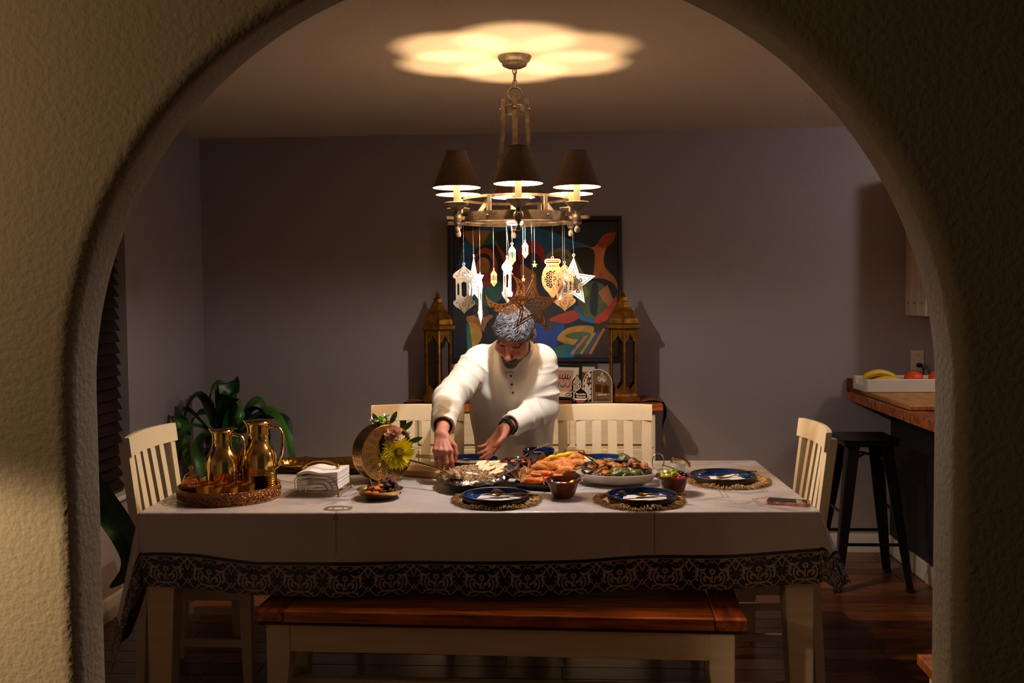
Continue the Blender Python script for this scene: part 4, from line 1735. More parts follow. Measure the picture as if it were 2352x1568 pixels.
m_btn = mat('dark_button', '3a2a20', 0.4)
pl = [(-.250 + (1.165 - z) * .10, z) for z in np.linspace(1.165, 1.035, 14)]
rows = []
for x, z in pl:
    rows.append([(x + o, front_y(x + o, z) - (.0012 if abs(o) > .0135 else .003), z) for o in (-.0145, -.013, 0, .013, .0145)])
MB().strip(rows).build('placket', m_shirt, sh, smooth=180)
for z in (1.150, 1.112, 1.075):
    x = -.250 + (1.165 - z) * .10
    y = front_y(x, z)
    MB().ball((0, 0, 0), (.0052, .0022, .0052), 12, 6).build('button', m_btn, sh, loc=(x, y - .004, z))
# neckband
nb = []
ax = Vector((-.2285, 4.33, 1.33)) - Vector((-.228, 4.425, 1.25))
ax.normalize()
u = ax.orthogonal().normalized()
v2 = ax.cross(u)
MB().tube([tuple(Vector((-.2282, 4.393, 1.277)) + (u * math.cos(t) + v2 * math.sin(t)) * .0725) for t in np.linspace(0, 2 * PI, 41)[:-1]], .0075, 8, closed=True).build('neckband', m_shirt, sh)

m_trou = mat('dark_trousers', '22222a', 0.8)


def trouser_sdf(P):
    d = None
    for sx in (-1, 1):
        e = smin(sd_cone(P, (-.255 + sx * .088, 4.66, .88), (-.255 + sx * .10, 4.63, .47), .092, .078), sd_cone(P, (-.255 + sx * .10, 4.63, .47), (-.255 + sx * .10, 4.68, .08), .076, .066), .03)
        e = e + .004 * np.sin(60 * P[:, 2] + 9 * P[:, 0])
        d = e if d is None else smin(d, e, .03)
    return np.maximum(d, .06 - P[:, 2])


V, Q = sdf_mesh(trouser_sdf, (-.50, 4.50, .04), (0, 4.80, 1.0), .012, B=8)
link('trousers', np_mesh('trousers', V, Q, m_trou), man)
m_shoe = mat('dark_shoe', '1b1714', 0.5)
for sx in (-1, 1):
    def shoe_sdf(P, sx=sx):
        d = smin(sd_ell(P, (-.255 + sx * .10, 4.68, .05), (.046, .06, .055)), sd_ell(P, (-.255 + sx * .112, 4.575, .042), (.048, .09, .042)), .03)
        return np.maximum(d, .002 - P[:, 2])
    V, Q = sdf_mesh(shoe_sdf, (-.255 + sx * .10 - .08, 4.45, -.01), (-.255 + sx * .10 + .08, 4.78, .13), .008, B=8)
    link('shoe', np_mesh('shoe', V, Q, m_shoe), man)

# watch on the left wrist
wc = Vector(WRI['L']) + (Vector(CUFF['L']) - Vector(WRI['L'])) * .42
wd = (Vector(WRI['L']) - Vector(ELB['L'])).normalized()
u = wd.cross(Vector((0, 0, 1))).normalized()
v2 = wd.cross(u)
m_watch = mat('watch_black', '141612', 0.35)
g = MB()
rows = []
for t in np.linspace(0, 2 * PI, 41):
    dr = (u * math.cos(t) + v2 * math.sin(t))
    rows.append([tuple(wc + dr * r + wd * h) for r, h in ((.0335, -.011), (.0365, -.010), (.0365, .010), (.0335, .011), (.0315, 0), (.0335, -.011))])
g.strip(rows)
wt = g.build('wristwatch', m_watch, man, smooth=40)
cv = wc - v2 * .037
MB().box((0, 0, 0), (.03, .026, .009), .003, M=Matrix.Translation(cv) @ Matrix((u, wd, v2)).transposed().to_4x4()).build('watch_case', m_watch, wt)

# ---- hair, beard and brows as locks grown from the skin
BV = np.array([v.co for v in body_me.vertices], np.float32)
BN_ = np.array([v.normal for v in body_me.vertices], np.float32)


def grow(mask, count, length, flow, lift, r0, colf, steps=7, seed=3, curl=.35):
    rg = np.random.default_rng(seed)
    ids = np.flatnonzero(mask)
    ids = rg.choice(ids, count, replace=count > len(ids))
    q = to_head(BV[ids]).astype(np.float64)
    nr = (BN_[ids] @ HR.astype(np.float32)).astype(np.float64)
    d = flow(q, rg)
    d -= nr * (d * nr).sum(1)[:, None]
    d /= np.linalg.norm(d, axis=1)[:, None] + 1e-9
    L = length * rg.uniform(.6, 1.25, count) / steps
    ph, am = rg.uniform(0, 6.28, count), rg.uniform(.3, 1, count) * curl
    pts = [q.copy()]
    p = q + nr * .001
    for k in range(steps):
        side = np.cross(d, nr)
        p = p + d * L[:, None] + side * (np.sin(ph + k * .9) * am * L)[:, None]
        tgt = lift * math.sin(PI * min(1, (k + 1.5) / (steps + .5))) if lift > .004 else lift * (k + 1) / steps
        sd = head_local(p.astype(np.float32)).astype(np.float64)
        g_ = p - np.array((0, .01, .02))
        nr = g_ / np.linalg.norm(g_, axis=1)[:, None]
        p = p + nr * np.clip(tgt - sd, -.004, .012)[:, None]
        d -= nr * (d * nr).sum(1)[:, None] * .8
        d /= np.linalg.norm(d, axis=1)[:, None]
        pts.append(p.copy())
    P = np.stack(pts, 1)                       # count, steps+1, 3
    W = P @ HR.T + HC
    T = np.gradient(W, axis=1)
    T /= np.linalg.norm(T, axis=2)[..., None] + 1e-9
    out = (W - (HC + HR @ np.array((0, .01, .02))))
    B1 = np.cross(T, out)
    B1 /= np.linalg.norm(B1, axis=2)[..., None] + 1e-9
    B2 = np.cross(T, B1)
    rad = r0 * np.interp(np.arange(steps + 1) / steps, [0, .3, .8, 1], [.9, 1, .75, .12])[None, :, None] * rg.uniform(.6, 1.2, (count, 1, 1))
    ring = [W + (B1 * math.cos(a) * 1.0 + B2 * math.sin(a)) * rad for a in (0, 2.094, 4.189)]
    VV = np.stack(ring, 2).reshape(-1, 3)
    c = colf(q, rg, count)
    CC = np.repeat(c, (steps + 1) * 3, axis=0)
    base = np.arange(count)[:, None, None] * (steps + 1) * 3 + np.arange(steps)[None, :, None] * 3
    j = np.arange(3)[None, None, :]
    F = np.stack([base + j, base + (j + 1) % 3, base + 3 + (j + 1) % 3, base + 3 + j], -1).reshape(-1, 4)
    return VV, F, CC


def greys(lo, hi, wl):
    a, b2 = np.array(H(lo)), np.array(H(hi))

    def f(q, rg, n):
        t = np.clip(rg.beta(1.1, 1.5, n) + wl(q), 0, 1)[:, None]
        return a * (1 - t) + b2 * t
    return f


def hairmask(grow_=0.0):
    y, z, x = ql[:, 1], ql[:, 2], np.abs(ql[:, 0])
    line = np.interp(y, [-.1, -.085, -.07, -.03, -.005, .03, .07, .11], [.096, .078, .068, .040, .016, .006, -.03, -.05])
    return inh & (z > line + grow_) & ~((x > .070) & (np.abs(y - .010) < .034) & (z < .040))


def hflow(q, rg):
    x, y, z = q[:, 0], q[:, 1], q[:, 2]
    d = np.stack([-.55 - 1.2 * (x < -.03) * .3 + 1.0 * (x > .035), -.75 + 0 * y, -.35 - .5 * (z < .05)], 1)
    side = (np.abs(x) > .055)
    d[side] = np.stack([0 * x[side], -.15 + 0 * x[side], -1 + 0 * x[side]], 1)
    swirl = np.stack([np.sin(41 * y + 23 * x), np.cos(37 * x - 20 * y + 1), 0 * x], 1) * .75
    return d + swirl * .8 * (~side)[:, None] + rg.normal(0, .2, q.shape)


m_hair = mat('grey_hair', '77757a', 0.45, spec=0.5, attr='tint')
hv = [grow(hairmask(), 5200, .030, hflow, .008, .0010, greys('17161a', '6f6f78', lambda q: .25 * (q[:, 1] < -.05) - .10), seed=1, curl=.28),
      grow(hairmask(), 2400, .040, hflow, .0115, .0009, greys('2c2b30', 'a3a2aa', lambda q: .35 * (q[:, 1] < -.045) * (q[:, 0] < .03) - .08), seed=2, curl=.5)]


def join(parts, name, m, parent):
    VV, FF, CC, o = [], [], [], 0
    for v, f, c in parts:
        VV.append(v)
        FF.append(f + o)
        CC.append(c)
        o += len(v)
    me = np_mesh(name, np.concatenate(VV), np.concatenate(FF), m)
    set_col(me, np.concatenate(CC))
    ob = link(name, me, parent)
    ob['kind'] = 'stuff'
    return ob


join(hv, 'hair', m_hair, man)
down = lambda q, rg: np.tile((0., -.5, -1.), (len(q), 1)) + rg.normal(0, .3, q.shape)
bm_ = inh & (ql[:, 1] < -.035) & (ql[:, 2] < -.066) & (ql[:, 2] > -.118) & (np.abs(ql[:, 0]) < .045 + .0 * ql[:, 0]) & ~((np.abs(ql[:, 2] + .067) < .008) & (np.abs(ql[:, 0]) < .022))
ms_ = inh & (ql[:, 1] < -.075) & (np.abs(ql[:, 2] + .052) < .007) & (np.abs(ql[:, 0]) < .034)
join([grow(bm_, 900, .010, down, .003, .0006, greys('2a2321', '8d8580', lambda q: 0 * q[:, 0]), 4, 5, .1),
      grow(ms_, 420, .013, down, .0035, .0006, greys('2a2321', '77706a', lambda q: 0 * q[:, 0]), 4, 6, .1)], 'beard', m_hair, man)
br_ = inh & (ql[:, 1] < -.06) & (np.abs(ql[:, 2] - (.0255 - 2.0 * (np.abs(ql[:, 0]) - .032) ** 2 * 3)) < .0042) & (np.abs(np.abs(ql[:, 0]) - .032) < .018)
outw = lambda q, rg: np.stack([np.sign(q[:, 0]), 0 * q[:, 0], .35 + 0 * q[:, 0]], 1) + rg.normal(0, .25, q.shape)
join([grow(br_, 300, .009, outw, .0022, .0005, greys('1c1614', '4b423e', lambda q: 0 * q[:, 0]), 4, 8, .1)], 'eyebrows', m_hair, man)
ls_ = inh & (ql[:, 1] < -.07) & (np.abs(ql[:, 2] + .0045) < .0022) & (np.abs(np.abs(ql[:, 0]) - .031) < .014)
join([grow(ls_, 45, .0035, lambda q, rg: np.tile((0., -.9, -.7), (len(q), 1)) + rg.normal(0, .2, q.shape), .0015, .0004, greys('120d0c', '241b18', lambda q: 0 * q[:, 0]), 4, 9, .1)], 'eyelashes', m_hair, man)


# ------------------------------------------------------------------ things on the table
m_goldp = mat('polished_gold', 'ecc878', 0.14, metal=1.0)
m_gold = mat('brushed_gold', 'd8ad62', 0.24, metal=1.0, bump=0.06, bscale=120)
m_copper = mat('antique_copper', 'a8734c', 0.32, metal=1.0, bump=0.9, bscale=230, voro=True, bdist=0.004)
m_amber = mat('amber_glass', 'e88a2e', 0.05, trans=0.75, spec=0.6)
m_clear = mat('clear_glass', 'fbf6ee', 0.02, trans=1.0, ior=1.4)
m_bandg = mat('gold_band', 'b98a38', 0.3, metal=1.0, bump=0.5, bscale=400)
m_nap = mat('white_paper', 'e6e2de', 0.8)


def on(x, y, dz=0.0):
    return (x, y, CT + .0005 + dz)


# ---- coffee tray
TRX, TRY = -1.255, 3.60
t = thing('coffee_tray', 'round copper tray with a chased gallery carrying gold jugs and small glasses', 'tray', on(TRX, TRY))
MB().lathe([(0, .001), (.180, .001), (.180, .006), (0, .006)], 64).build('base', m_gold, t)
MB().lathe([(.181, .003), (.184, .006), (.185, .043), (.181, .046), (.179, .043), (.178, .006), (.181, .003)], 96).build('gallery', m_copper, t)
g = MB()
for zz, r in ((.046, .0028), (.003, .003), (.037, .0018)):
    g.tube([(.1835 * math.cos(a), .1835 * math.sin(a), zz) for a in np.linspace(0, 2 * PI, 97)[:-1]], r, 6, closed=True)
g.build('rim', m_copper, t)
g = MB()
for k in range(64):
    a = 2 * PI * k / 64
    for q in range(5):
        b2 = a + .03 * math.cos(q * 1.257 + .3)
        g.ball((.1860 * math.cos(b2), .1860 * math.sin(b2), .021 + .009 * math.sin(q * 1.257 + .3)), (.0026, .0026, .0034), 6, 4)
    g.ball((.1862 * math.cos(a + .049), .1862 * math.sin(a + .049), .021), .0026, 6, 4)
g.build('chased_flower', m_copper, t)['kind'] = 'stuff'
TRZ = CT + .0075


def jug(label, x, y, s, rz):
    t = thing('coffee_jug', label, 'jug', (x, y, TRZ), rz, 'gold jugs on the coffee tray')
    S_ = lambda P: [(r * s, z * s) for r, z in P]
    MB().lathe(S_([(0, 0), (.058, 0), (.062, .004), (.062, .012), (.060, .016), (.0615, .08), (.0625, .108), (.061, .126), (.056, .142), (.048, .157), (.040, .170), (.0345, .182), (.0325, .19), (.032, .207), (0, .207)]), 48).build('body', m_goldp, t, smooth=50)
    MB().lathe(S_([(.032, .200), (.035, .202), (.035, .207), (.0325, .209), (.0335, .238), (.038, .242), (.0, .242)]), 40).build('collar', m_goldp, t)
    lid = MB().lathe(S_([(0, .242), (.040, .242), (.041, .246), (.039, .250), (.02, .253), (0, .254)]), 40).build('lid', m_goldp, t)
    MB().box((.036 * s, 0, .2555 * s), (.05 * s, .018 * s, .005 * s), .002).build('thumb_lever', m_goldp, lid)
    # spout: a beak that runs down the side as a fluted panel
    g = MB()
    rows = []
    for z, r, wd in ((.252, .064, .006), (.244, .054, .013), (.232, .0455, .017), (.215, .042, .020), (.195, .042, .023), (.17, .051, .026), (.145, .065, .028), (.12, .0720, .029), (.06, .071, .029), (.012, .070, .028)):
        row = [(-.03 * s, -wd * s, z * s)]
        for k in range(11):
            q = -1 + k / 5
            fl = .0022 * (k % 2) * (1 if z < .15 else .0)
            row.append((-(r - .010 * q * q - fl) * s, wd * q * s, z * s))
        row.append((-.03 * s, wd * s, z * s))
        rows.append(row)
    g.strip(rows)
    g.f += [tuple(range(13)), tuple(9 * 13 + k for k in range(13))[::-1]]
    g.m += [0, 0]
    g.build('spout', m_goldp, t, smooth=40)
    hp = spline([(.030, .228), (.055, .232), (.083, .222), (.092, .19), (.088, .14), (.074, .095), (.060, .082)], 5)
    MB().tube([(a * s, 0, b2 * s) for a, b2 in hp], [.0078 * s] * len(hp), 10, flat=.75).build('handle', m_goldp, t)
    return t


jug('smaller gold coffee jug in front, nearer the window', -1.290, 3.640, .955, -.18)
jug('taller gold coffee jug behind, beside the stacked saucers', -1.172, 3.700, 1.05, -.12)


def glass_cup(x, y, label):
    t = thing('tea_glass', label, 'glass', (x, y, TRZ), rnd.uniform(0, 6), 'small glasses on the coffee tray')
    MB().lathe([(0, .001), (.0165, .001), (.019, .004), (.0205, .022), (.0230, .058), (.0218, .058), (.0192, .022), (.0155, .007), (0, .007)], 24, wob=lambda a, z: 1 + .03 * math.cos(8 * a) * (z < .02)).build('cup', m_amber, t)
    MB().lathe([(.0216, .0265), (.0238, .054), (.0234, .054), (.0212, .0265), (.0216, .0265)], 24).build('band', m_bandg, t)
    return t


cups = glass_cup(-1.318, 3.497, 'small amber tea glass with gold band at the front of the coffee tray')
for x, y in ((-1.262, 3.474), (-1.206, 3.483), (-1.156, 3.512)):
    dup(cups, (x, y, TRZ), rnd.uniform(0, 6))
for x, y in ((-1.338, 3.548), (-1.290, 3.545), (-1.238, 3.535), (-1.192, 3.56)):
    dup(cups, (x, y, TRZ), rnd.uniform(0, 6), 'small amber tea glass half hidden behind the front row of glasses')

sb = thing('sugar_bowl', 'glass sugar bowl with domed gold lid at the window side of the tray', 'bowl', (-1.388, 3.575, TRZ))
MB().lathe([(0, .001), (.025, .001), (.034, .012), (.037, .03), (.034, .05), (.032, .05), (.035, .03), (.032, .013), (.024, .004), (0, .004)], 32).build('bowl', m_clear, sb)
MB().lathe([(0, .004), (.024, .005), (.031, .014), (.034, .026), (.02, .03), (0, .032)], 24).build('filling', mat('brown_sugar', '7a4416', .8, bump=.4, bscale=300), sb)
MB().lathe([(.036, .05), (.034, .053), (.030, .068), (.016, .078), (0, .081), (0, .078), (.015, .075), (.028, .065), (.033, .05), (.036, .05)], 32).build('lid', m_clear, sb)
MB().lathe([(0, .076), (.026, .072), (.027, .076), (.014, .085), (.005, .089), (.004, .098), (.008, .102), (.008, .110), (.003, .116), (0, .117)], 24).build('knob', m_goldp, sb)
s0 = thing('saucer', 'small gold saucer in the stack at the side of the coffee tray', 'saucer', (-1.132, 3.612, TRZ), 0, 'stacked gold saucers')
MB().lathe([(0, .001), (.026, .001), (.042, .006), (.046, .0098), (.043, .0098), (.026, .0035), (0, .0035)], 40).build('dish', m_goldp, s0)
for k in range(1, 9):
    dup(s0, (-1.132 + rnd.uniform(-.001, .001), 3.612, TRZ + .0082 * k))

# ---- napkin holder
nh = thing('napkin_holder', 'gold wire napkin holder with arched sides on the white cloth', 'napkin holder', on(-.925, 3.695), -.06)
wr = .0024
for sx in (-1, 1):
    for sy in (-1, 1):
        MB().ball((sx * .085, sy * .085, .007), .007, 10, 8).build('foot', m_gold, nh)
MB().tube([(-.085, -.085, .016), (.085, -.085, .016), (.085, .085, .016), (-.085, .085, .016)], wr, 6, closed=True).build('base_wire', m_gold, nh)
for sy in (-1, 1):
    for w_, h_ in ((.083, .066), (.062, .052), (.042, .038)):
        arch = [(-w_, sy * .085, .016), (-w_, sy * .085, h_)] + [(-w_ + .012, sy * .085, h_ + .009)] + [(w_ * .35, sy * .085, h_ + .009)] + [(w_ * .35 + (w_ * .65) * math.sin(a), sy * .085, .016 + (h_ - .007) * math.cos(a)) for a in np.linspace(0.15, PI / 2, 7)]
        MB().tube(arch, wr * .85, 6).build('side_arch', m_gold, nh)
ha = [(-.085, 0, .016), (-.086, 0, .06)] + [(-.083 + .075 * (1 - math.cos(a)), .0 , .075 + .045 * math.sin(a)) for a in np.linspace(0, 2.6, 12)]
for o in (-.008, .008):
    MB().tube([(x, y + o, z) for x, y, z in ha], wr, 6).build('handle_wire', m_gold, nh)
MB().ball((ha[-1][0], 0, ha[-1][2]), .0085, 12, 8).build('handle_knob', m_gold, nh)
for k in range(6):
    g = MB()
    rows = []
    for i in range(13):
        x = -.078 + .156 * i / 12
        sag = .0022 * math.sin(i * .9 + k) + .010 * (i / 12) ** 2 + (0.006 if k == 5 else .003) * math.sin(i * .45)
        zz = .019 + k * .0112
        rows.append([(x, -.078, zz + sag), (x, -.080, zz + .0052 + sag), (x, -.078, zz + .0104 + sag), (x, .078, zz + .0104 + sag), (x, .078, zz + sag), (x, -.078, zz + sag)])
    g.strip(rows)
    g.f += [tuple(range(5)), tuple(12 * 6 + q for q in range(5))[::-1]]
    g.m += [0, 0]
    o = g.build('paper_napkin', m_nap, smooth=40, loc=nh.location, rot=nh.rotation_euler)
    tag(o, 'white paper napkin in the pile inside the gold wire holder' if k < 5 else 'white paper napkin on top of the pile in the gold wire holder', 'napkin', 'napkins in the holder')

# ---- long gold tray behind
lt = thing('gold_platter', 'long gold platter with hammered wavy rim lying near the far edge of the table', 'platter', on(-1.035, 4.165), -.08)
N_ = 72


def oval(a, rx, ry, p=4.0):
    c, s_ = math.cos(a), math.sin(a)
    return (rx * abs(c) ** (2 / p) * (1 if c >= 0 else -1), ry * abs(s_) ** (2 / p) * (1 if s_ >= 0 else -1))


rows = []
for rx, ry, z, sc in ((.0, .0, .003, 0), (.10, .06, .003, 0), (.195, .085, .003, 0), (.212, .098, .012, 0), (.222, .104, .026, .0), (.246, .116, .034, .004), (.247, .117, .0355, .004), (.222, .103, .029, 0), (.208, .095, .006, 0), (.19, .08, .0, 0), (.0, .0, .0, 0)):
    rows.append([(*oval(2 * PI * k / N_, rx, ry), z + sc * math.sin(k * 2 * PI / 4)) for k in range(N_ + 1)])
MB().strip(rows).build('dish', mat('hammered_gold', 'cda65a', .2, metal=1.0, bump=.5, bscale=90, voro=True, bdist=.004), lt, smooth=40)

# ---- crescent vase with flowers
VR = .114
vz = thing('crescent_vase', 'round gold vase with pierced crescent face holding flowers', 'vase', on(-.742, 3.925), .68)
# plan: x across, z up, face toward -Y
g = MB()
NS = 64
th = .038


def ringpt(r, a, cx=0, cz=0):
    return (cx + r * math.cos(a), cz + r * math.sin(a))


icx, icz, ir = .036, .030, .072
outer = [ringpt(VR, 2 * PI * k / NS) for k in range(NS + 1)]
inner = [ringpt(ir, 2 * PI * k / NS, icx, icz) for k in range(NS + 1)]
rows = [[(x, -th, VR + z) for x, z in inner], [(x, -th - .0012, VR + z) for x, z in outer], [(x * 1.01, -th, VR + z * 1.01) for x, z in outer],
        [(x * 1.01, th, VR + z * 1.01) for x, z in outer], [(x, th, VR + z) for x, z in outer], [(x, th, VR + z) for x, z in inner], [(x, th * .8, VR + z) for x, z in inner], [(x, -th, VR + z) for x, z in inner]]
g.strip(rows)
g.build('crescent_body', m_gold, vz, smooth=40)
g = MB()
m_hole = mat('pierced_dark', '1d1206', .8)
q_ = random.Random(4)


def flower_holes(fx):
    for k in range(6):
        a = k * PI / 3
        fx(.0062 * math.cos(a), .0062 * math.sin(a), .0018)


for a in np.linspace(2.1, 5.9, 12):
    rr = (VR + .012) * .5 + .026
    for jx in (-1, 0, 1):
        cx, cz = ringpt(.088 + jx * .014, a + jx * .02)
        if math.hypot(cx - icx, cz - icz) < ir + .009:
            continue
        flower_holes(lambda u, w_, r: g.ball((cx + u, -th - .0011, VR + cz + w_), (r, .0006, r), 6, 4))
for a in np.linspace(1.3, 4.6, 17):
    for yy in (-.02, 0.0, .02):
        for u, w_ in [(.0055 * math.cos(k * PI / 3), .0055 * math.sin(k * PI / 3)) for k in range(6)]:
            cx, cz = ringpt(VR * 1.0105, a + u / VR)
            g.ball((cx, yy + w_, VR + cz), .0015, 6, 4)
g.build('pierced_hole', m_hole, vz)['kind'] = 'stuff'
MB().tube([(x * .995, -th - .001, VR + z * .995) for x, z in outer[:-1]], .0018, 6, closed=True).build('rim_wire', m_gold, vz)
MB().tube([(x, -th - .001, VR + z) for x, z in inner[:-1]], .0015, 6, closed=True).build('inner_rim', m_gold, vz)
MB().lathe([(0, 0), (.055, 0), (.055, .004), (0, .004)], 24, squash=.6).build('base', m_gold, vz)
g = MB()
g.v = [(x * .97, th * .82, VR + z * .97) for x, z in outer[:-1]]
g.f, g.m = [tuple(range(NS))], [0]
g.build('back_plate', mat('vase_inside', '120c06', .7), vz, smooth=0)  # near-black disc added for the shade inside the hollow vase


def vase_pt(x, y, z):
    a, b2 = rot2(x, y, .68)
    return Vector((-.742 + a, 3.925 + b2, CT + VR + z))


def petal(mb, c, d, upv, L, wd, cup=.3, mi=0, n=4):
    """One narrow petal from c along d, curling toward upv."""
    d, upv = Vector(d).normalized(), Vector(upv)
    s_ = d.cross(upv).normalized()
    upv = s_.cross(d).normalized()
    rows = []
    for k in range(n + 1):
        t_ = k / n
        p = Vector(c) + d * (L * t_) + upv * (L * cup * t_ * t_)
        w_ = wd * (math.sin(PI * min(1, .12 + t_ * .88)) ** .7) * (.35 if k == n else 1)
        rows.append([tuple(p - s_ * w_ + upv * w_ * .35), tuple(p), tuple(p + s_ * w_ + upv * w_ * .35)])
    mb.strip(rows, mi)


m_yel = mat('yellow_petal', 'f4dc1c', .6, sss=.1, vary=.1, vscale=40, col2='f0e23a')
m_pink = mat('peach_petal', 'f2c8aa', .6, sss=.1, vary=.12, vscale=60)
m_wpet = mat('white_petal', 'd9d6b8', .6, sss=.1)
m_lime = mat('lime_petal', 'a6c63a', .6)
m_leaf = mat('flower_leaf', '4d7a2c', .5, vary=.2, vscale=30)
m_stalk = mat('flower_stalk', '476a2c', .6)


def mum(name, label, c, axis, R, m, n, wd, cat='flower', ruff=0.0, inside=(.0, 0, -.03)):
    c, axis = Vector(c), Vector(axis).normalized()
    t = thing(name, label, cat, c, 0, 'flowers in the crescent vase')
    g = MB()
    u = axis.orthogonal().normalized()
    v_ = axis.cross(u)
    q = random.Random(n)
    for k in range(n):
        f_ = (k + .5) / n
        el = math.acos(1 - 1.12 * f_)          # from the axis outward
        az = k * 2.39996
        d = axis * math.cos(el) + (u * math.cos(az) + v_ * math.sin(az)) * math.sin(el)
        L = R * (.62 + .38 * f_) * q.uniform(.88, 1.08)
        petal(g, d * R * .12, d + Vector((q.uniform(-ruff, ruff), q.uniform(-ruff, ruff), q.uniform(-ruff, ruff))), axis, L * .95, wd * q.uniform(.8, 1.2), .30 - .25 * f_)
    g.build('petals', m, t, smooth=180, recalc=False)['kind'] = 'stuff'
    MB().ball((0, 0, 0), R * .22, 8, 6).build('heart', m, t)
    e = vase_pt(*inside) - c
    MB().tube([tuple(-axis * R * .1), tuple(e * .5 - axis * R * .3), tuple(e)], .0025, 5).build('stalk', m_stalk, t)
    return t


fa = Vector((.35, -.85, .12))
mum('chrysanthemum', 'large yellow chrysanthemum filling the opening of the gold vase', vase_pt(.036, -.058, .004), fa + Vector((.12, 0, -.1)), .072, m_yel, 230, .0056)
mum('carnation', 'peach ruffled carnation above the yellow flower', vase_pt(.022, -.056, .074), fa + Vector((-.2, 0, .35)), .041, m_pink, 170, .008, ruff=.75)
mum('pompon', 'small lime green bloom on top of the gold vase', vase_pt(-.012, -.008, .128), (0, -.4, .9), .026, m_lime, 60, .005)
for i, (x, y, z, lb) in enumerate(((-.038, -.01, .132, 'small white blossom at the top of the vase, window side'), (.022, .0, .140, 'small white blossom at the top of the vase, beside the lime bloom'), (.103, -.02, .06, 'small white blossom at the kitchen side of the vase'))):
    mum('blossom', lb, vase_pt(x, y, z), (.1, -.5, .8), .022, m_wpet, 14, .007)
for i, (x, y, z, d, lb) in enumerate(((.03, -.02, .12, (.5, -.2, .8), 'narrow green leaf pointing up from the vase top'), (.085, -.02, .085, (.7, -.1, .6), 'green leaf beside the peach carnation'), (.108, -.03, .035, (.9, 0, .3), 'green leaf at the kitchen side of the yellow flower'), (-.02, -.01, .115, (-.3, -.3, .8), 'green leaf under the lime bloom'))):
    g = MB()
    petal(g, (0, 0, 0), d, (0, -1, .2), .06, .011, .15, n=5)
    t_ = thing('flower_leaf', lb, 'leaf', vase_pt(x, y, z), 0, 'leaves in the crescent vase')
    g.build('blade', m_leaf, t_, smooth=180, recalc=False)
    e = vase_pt(0.02, 0, 0) - vase_pt(x, y, z)
    MB().tube([(0, 0, 0), tuple(e * .4), tuple(e)], .0014, 5).build('stalk', m_stalk, t_)


# ---- bowl of dried fruit
def bowl(name, label, x, y, prof, m, mi=None, n=40, wob=None, rz=0, dz=0, part='bowl', cat='bowl'):
    t = thing(name, label, cat, on(x, y, dz), rz)
    MB().lathe(prof, n, wob=wob).build(part, m, t, smooth=45)
    return t


bowl('fruit_bowl', 'shallow gold bowl of dates, prunes and apricots in front of the vase', -.690, 3.592,
     [(0, .001), (.045, .001), (.06, .006), (.078, .020), (.085, .034), (.082, .034), (.075, .022), (.055, .010), (0, .008)], m_gold)
m_prune = mat('prune', '1c1418', .35, bump=.8, bscale=260)
m_apri = mat('apricot', 'd9761c', .5, bump=.4, bscale=250, sss=.1)
m_date = mat('date', '4a1f14', .3, bump=.8, bscale=240, vary=.3, vscale=60)
m_date2 = mat('date_light', '6f3a26', .35, bump=.8, bscale=240, vary=.3, vscale=60)
lump = {}
for nm, m, r in (('prune', m_prune, (.0145, .012, .011)), ('apricot', m_apri, (.015, .014, .008)), ('date', m_date, (.020, .0115, .0105)), ('fig', m_date2, (.014, .013, .012))):
    lump[nm] = [MB().ball((0, 0, 0), r, 12, 8, lump=.16, seed=s_).mesh(nm, m, 180) for s_ in range(3)]
FB = (-.690, 3.592)
lay = {'prune': [(-.058, .0, .024), (-.050, -.024, .026), (-.046, .026, .026), (-.036, .004, .042), (-.028, .034, .040)],
       'apricot': [(-.036, -.044, .030), (-.018, -.052, .031), (-.024, -.026, .044), (-.004, -.040, .046), (-.008, -.060, .032), (.004, -.014, .050)],
       'date': [(.022, -.052, .032), (.045, -.036, .034), (.062, -.010, .032), (.030, -.022, .052), (.052, .014, .046), (.028, .010, .060), (.058, .034, .032), (.034, .042, .045), (.006, .034, .052), (.012, .056, .034)],
       'fig': [(.046, .004, .062), (.030, .028, .068)]}
lbl = {'prune': 'black prune on the window side of the gold fruit bowl', 'apricot': 'orange dried apricot at the front of the gold fruit bowl', 'date': 'glossy brown date heaped on the kitchen side of the gold fruit bowl', 'fig': 'pale brown dried fruit on top of the dates in the gold bowl'}
for nm, ps in lay.items():
    for i, p in enumerate(ps):
        o = link(nm, lump[nm][i % 3], None, (FB[0] + p[0], FB[1] + p[1], CT + p[2] - .004), (rnd.uniform(-.4, .4), rnd.uniform(-.4, .4), rnd.uniform(0, 6)))
        tag(o, lbl[nm], 'dried fruit', 'dried fruit in the gold bowl')
pk_ = thing('pick_holder', 'slender gold pick holder with beads standing in the fruit bowl', 'pick holder', (FB[0] - .002, FB[1] + .012, CT + .009))
MB().lathe([(0, 0), (.012, 0), (.012, .003), (.003, .006), (.0025, .05), (.007, .056), (.008, .062), (.003, .068), (.0025, .078), (.006, .084), (.007, .09), (.003, .096), (.002, .106), (.005, .112), (.006, .118), (.003, .124), (0, .126)], 16).build('stem', m_goldp, pk_)
for k in range(2):
    o = MB().tube([(FB[0] - .022 + .022 * k, FB[1] - .03, CT + .04), (FB[0] - .028 + .03 * k, FB[1] - .036, CT + .076)], .0012, 5).build('toothpick', mat('pale_pick', 'd8b878', .7))
    tag(o, ['wooden pick stuck in the apricots, window side', 'wooden pick stuck in the apricots, kitchen side'][k], 'toothpick')


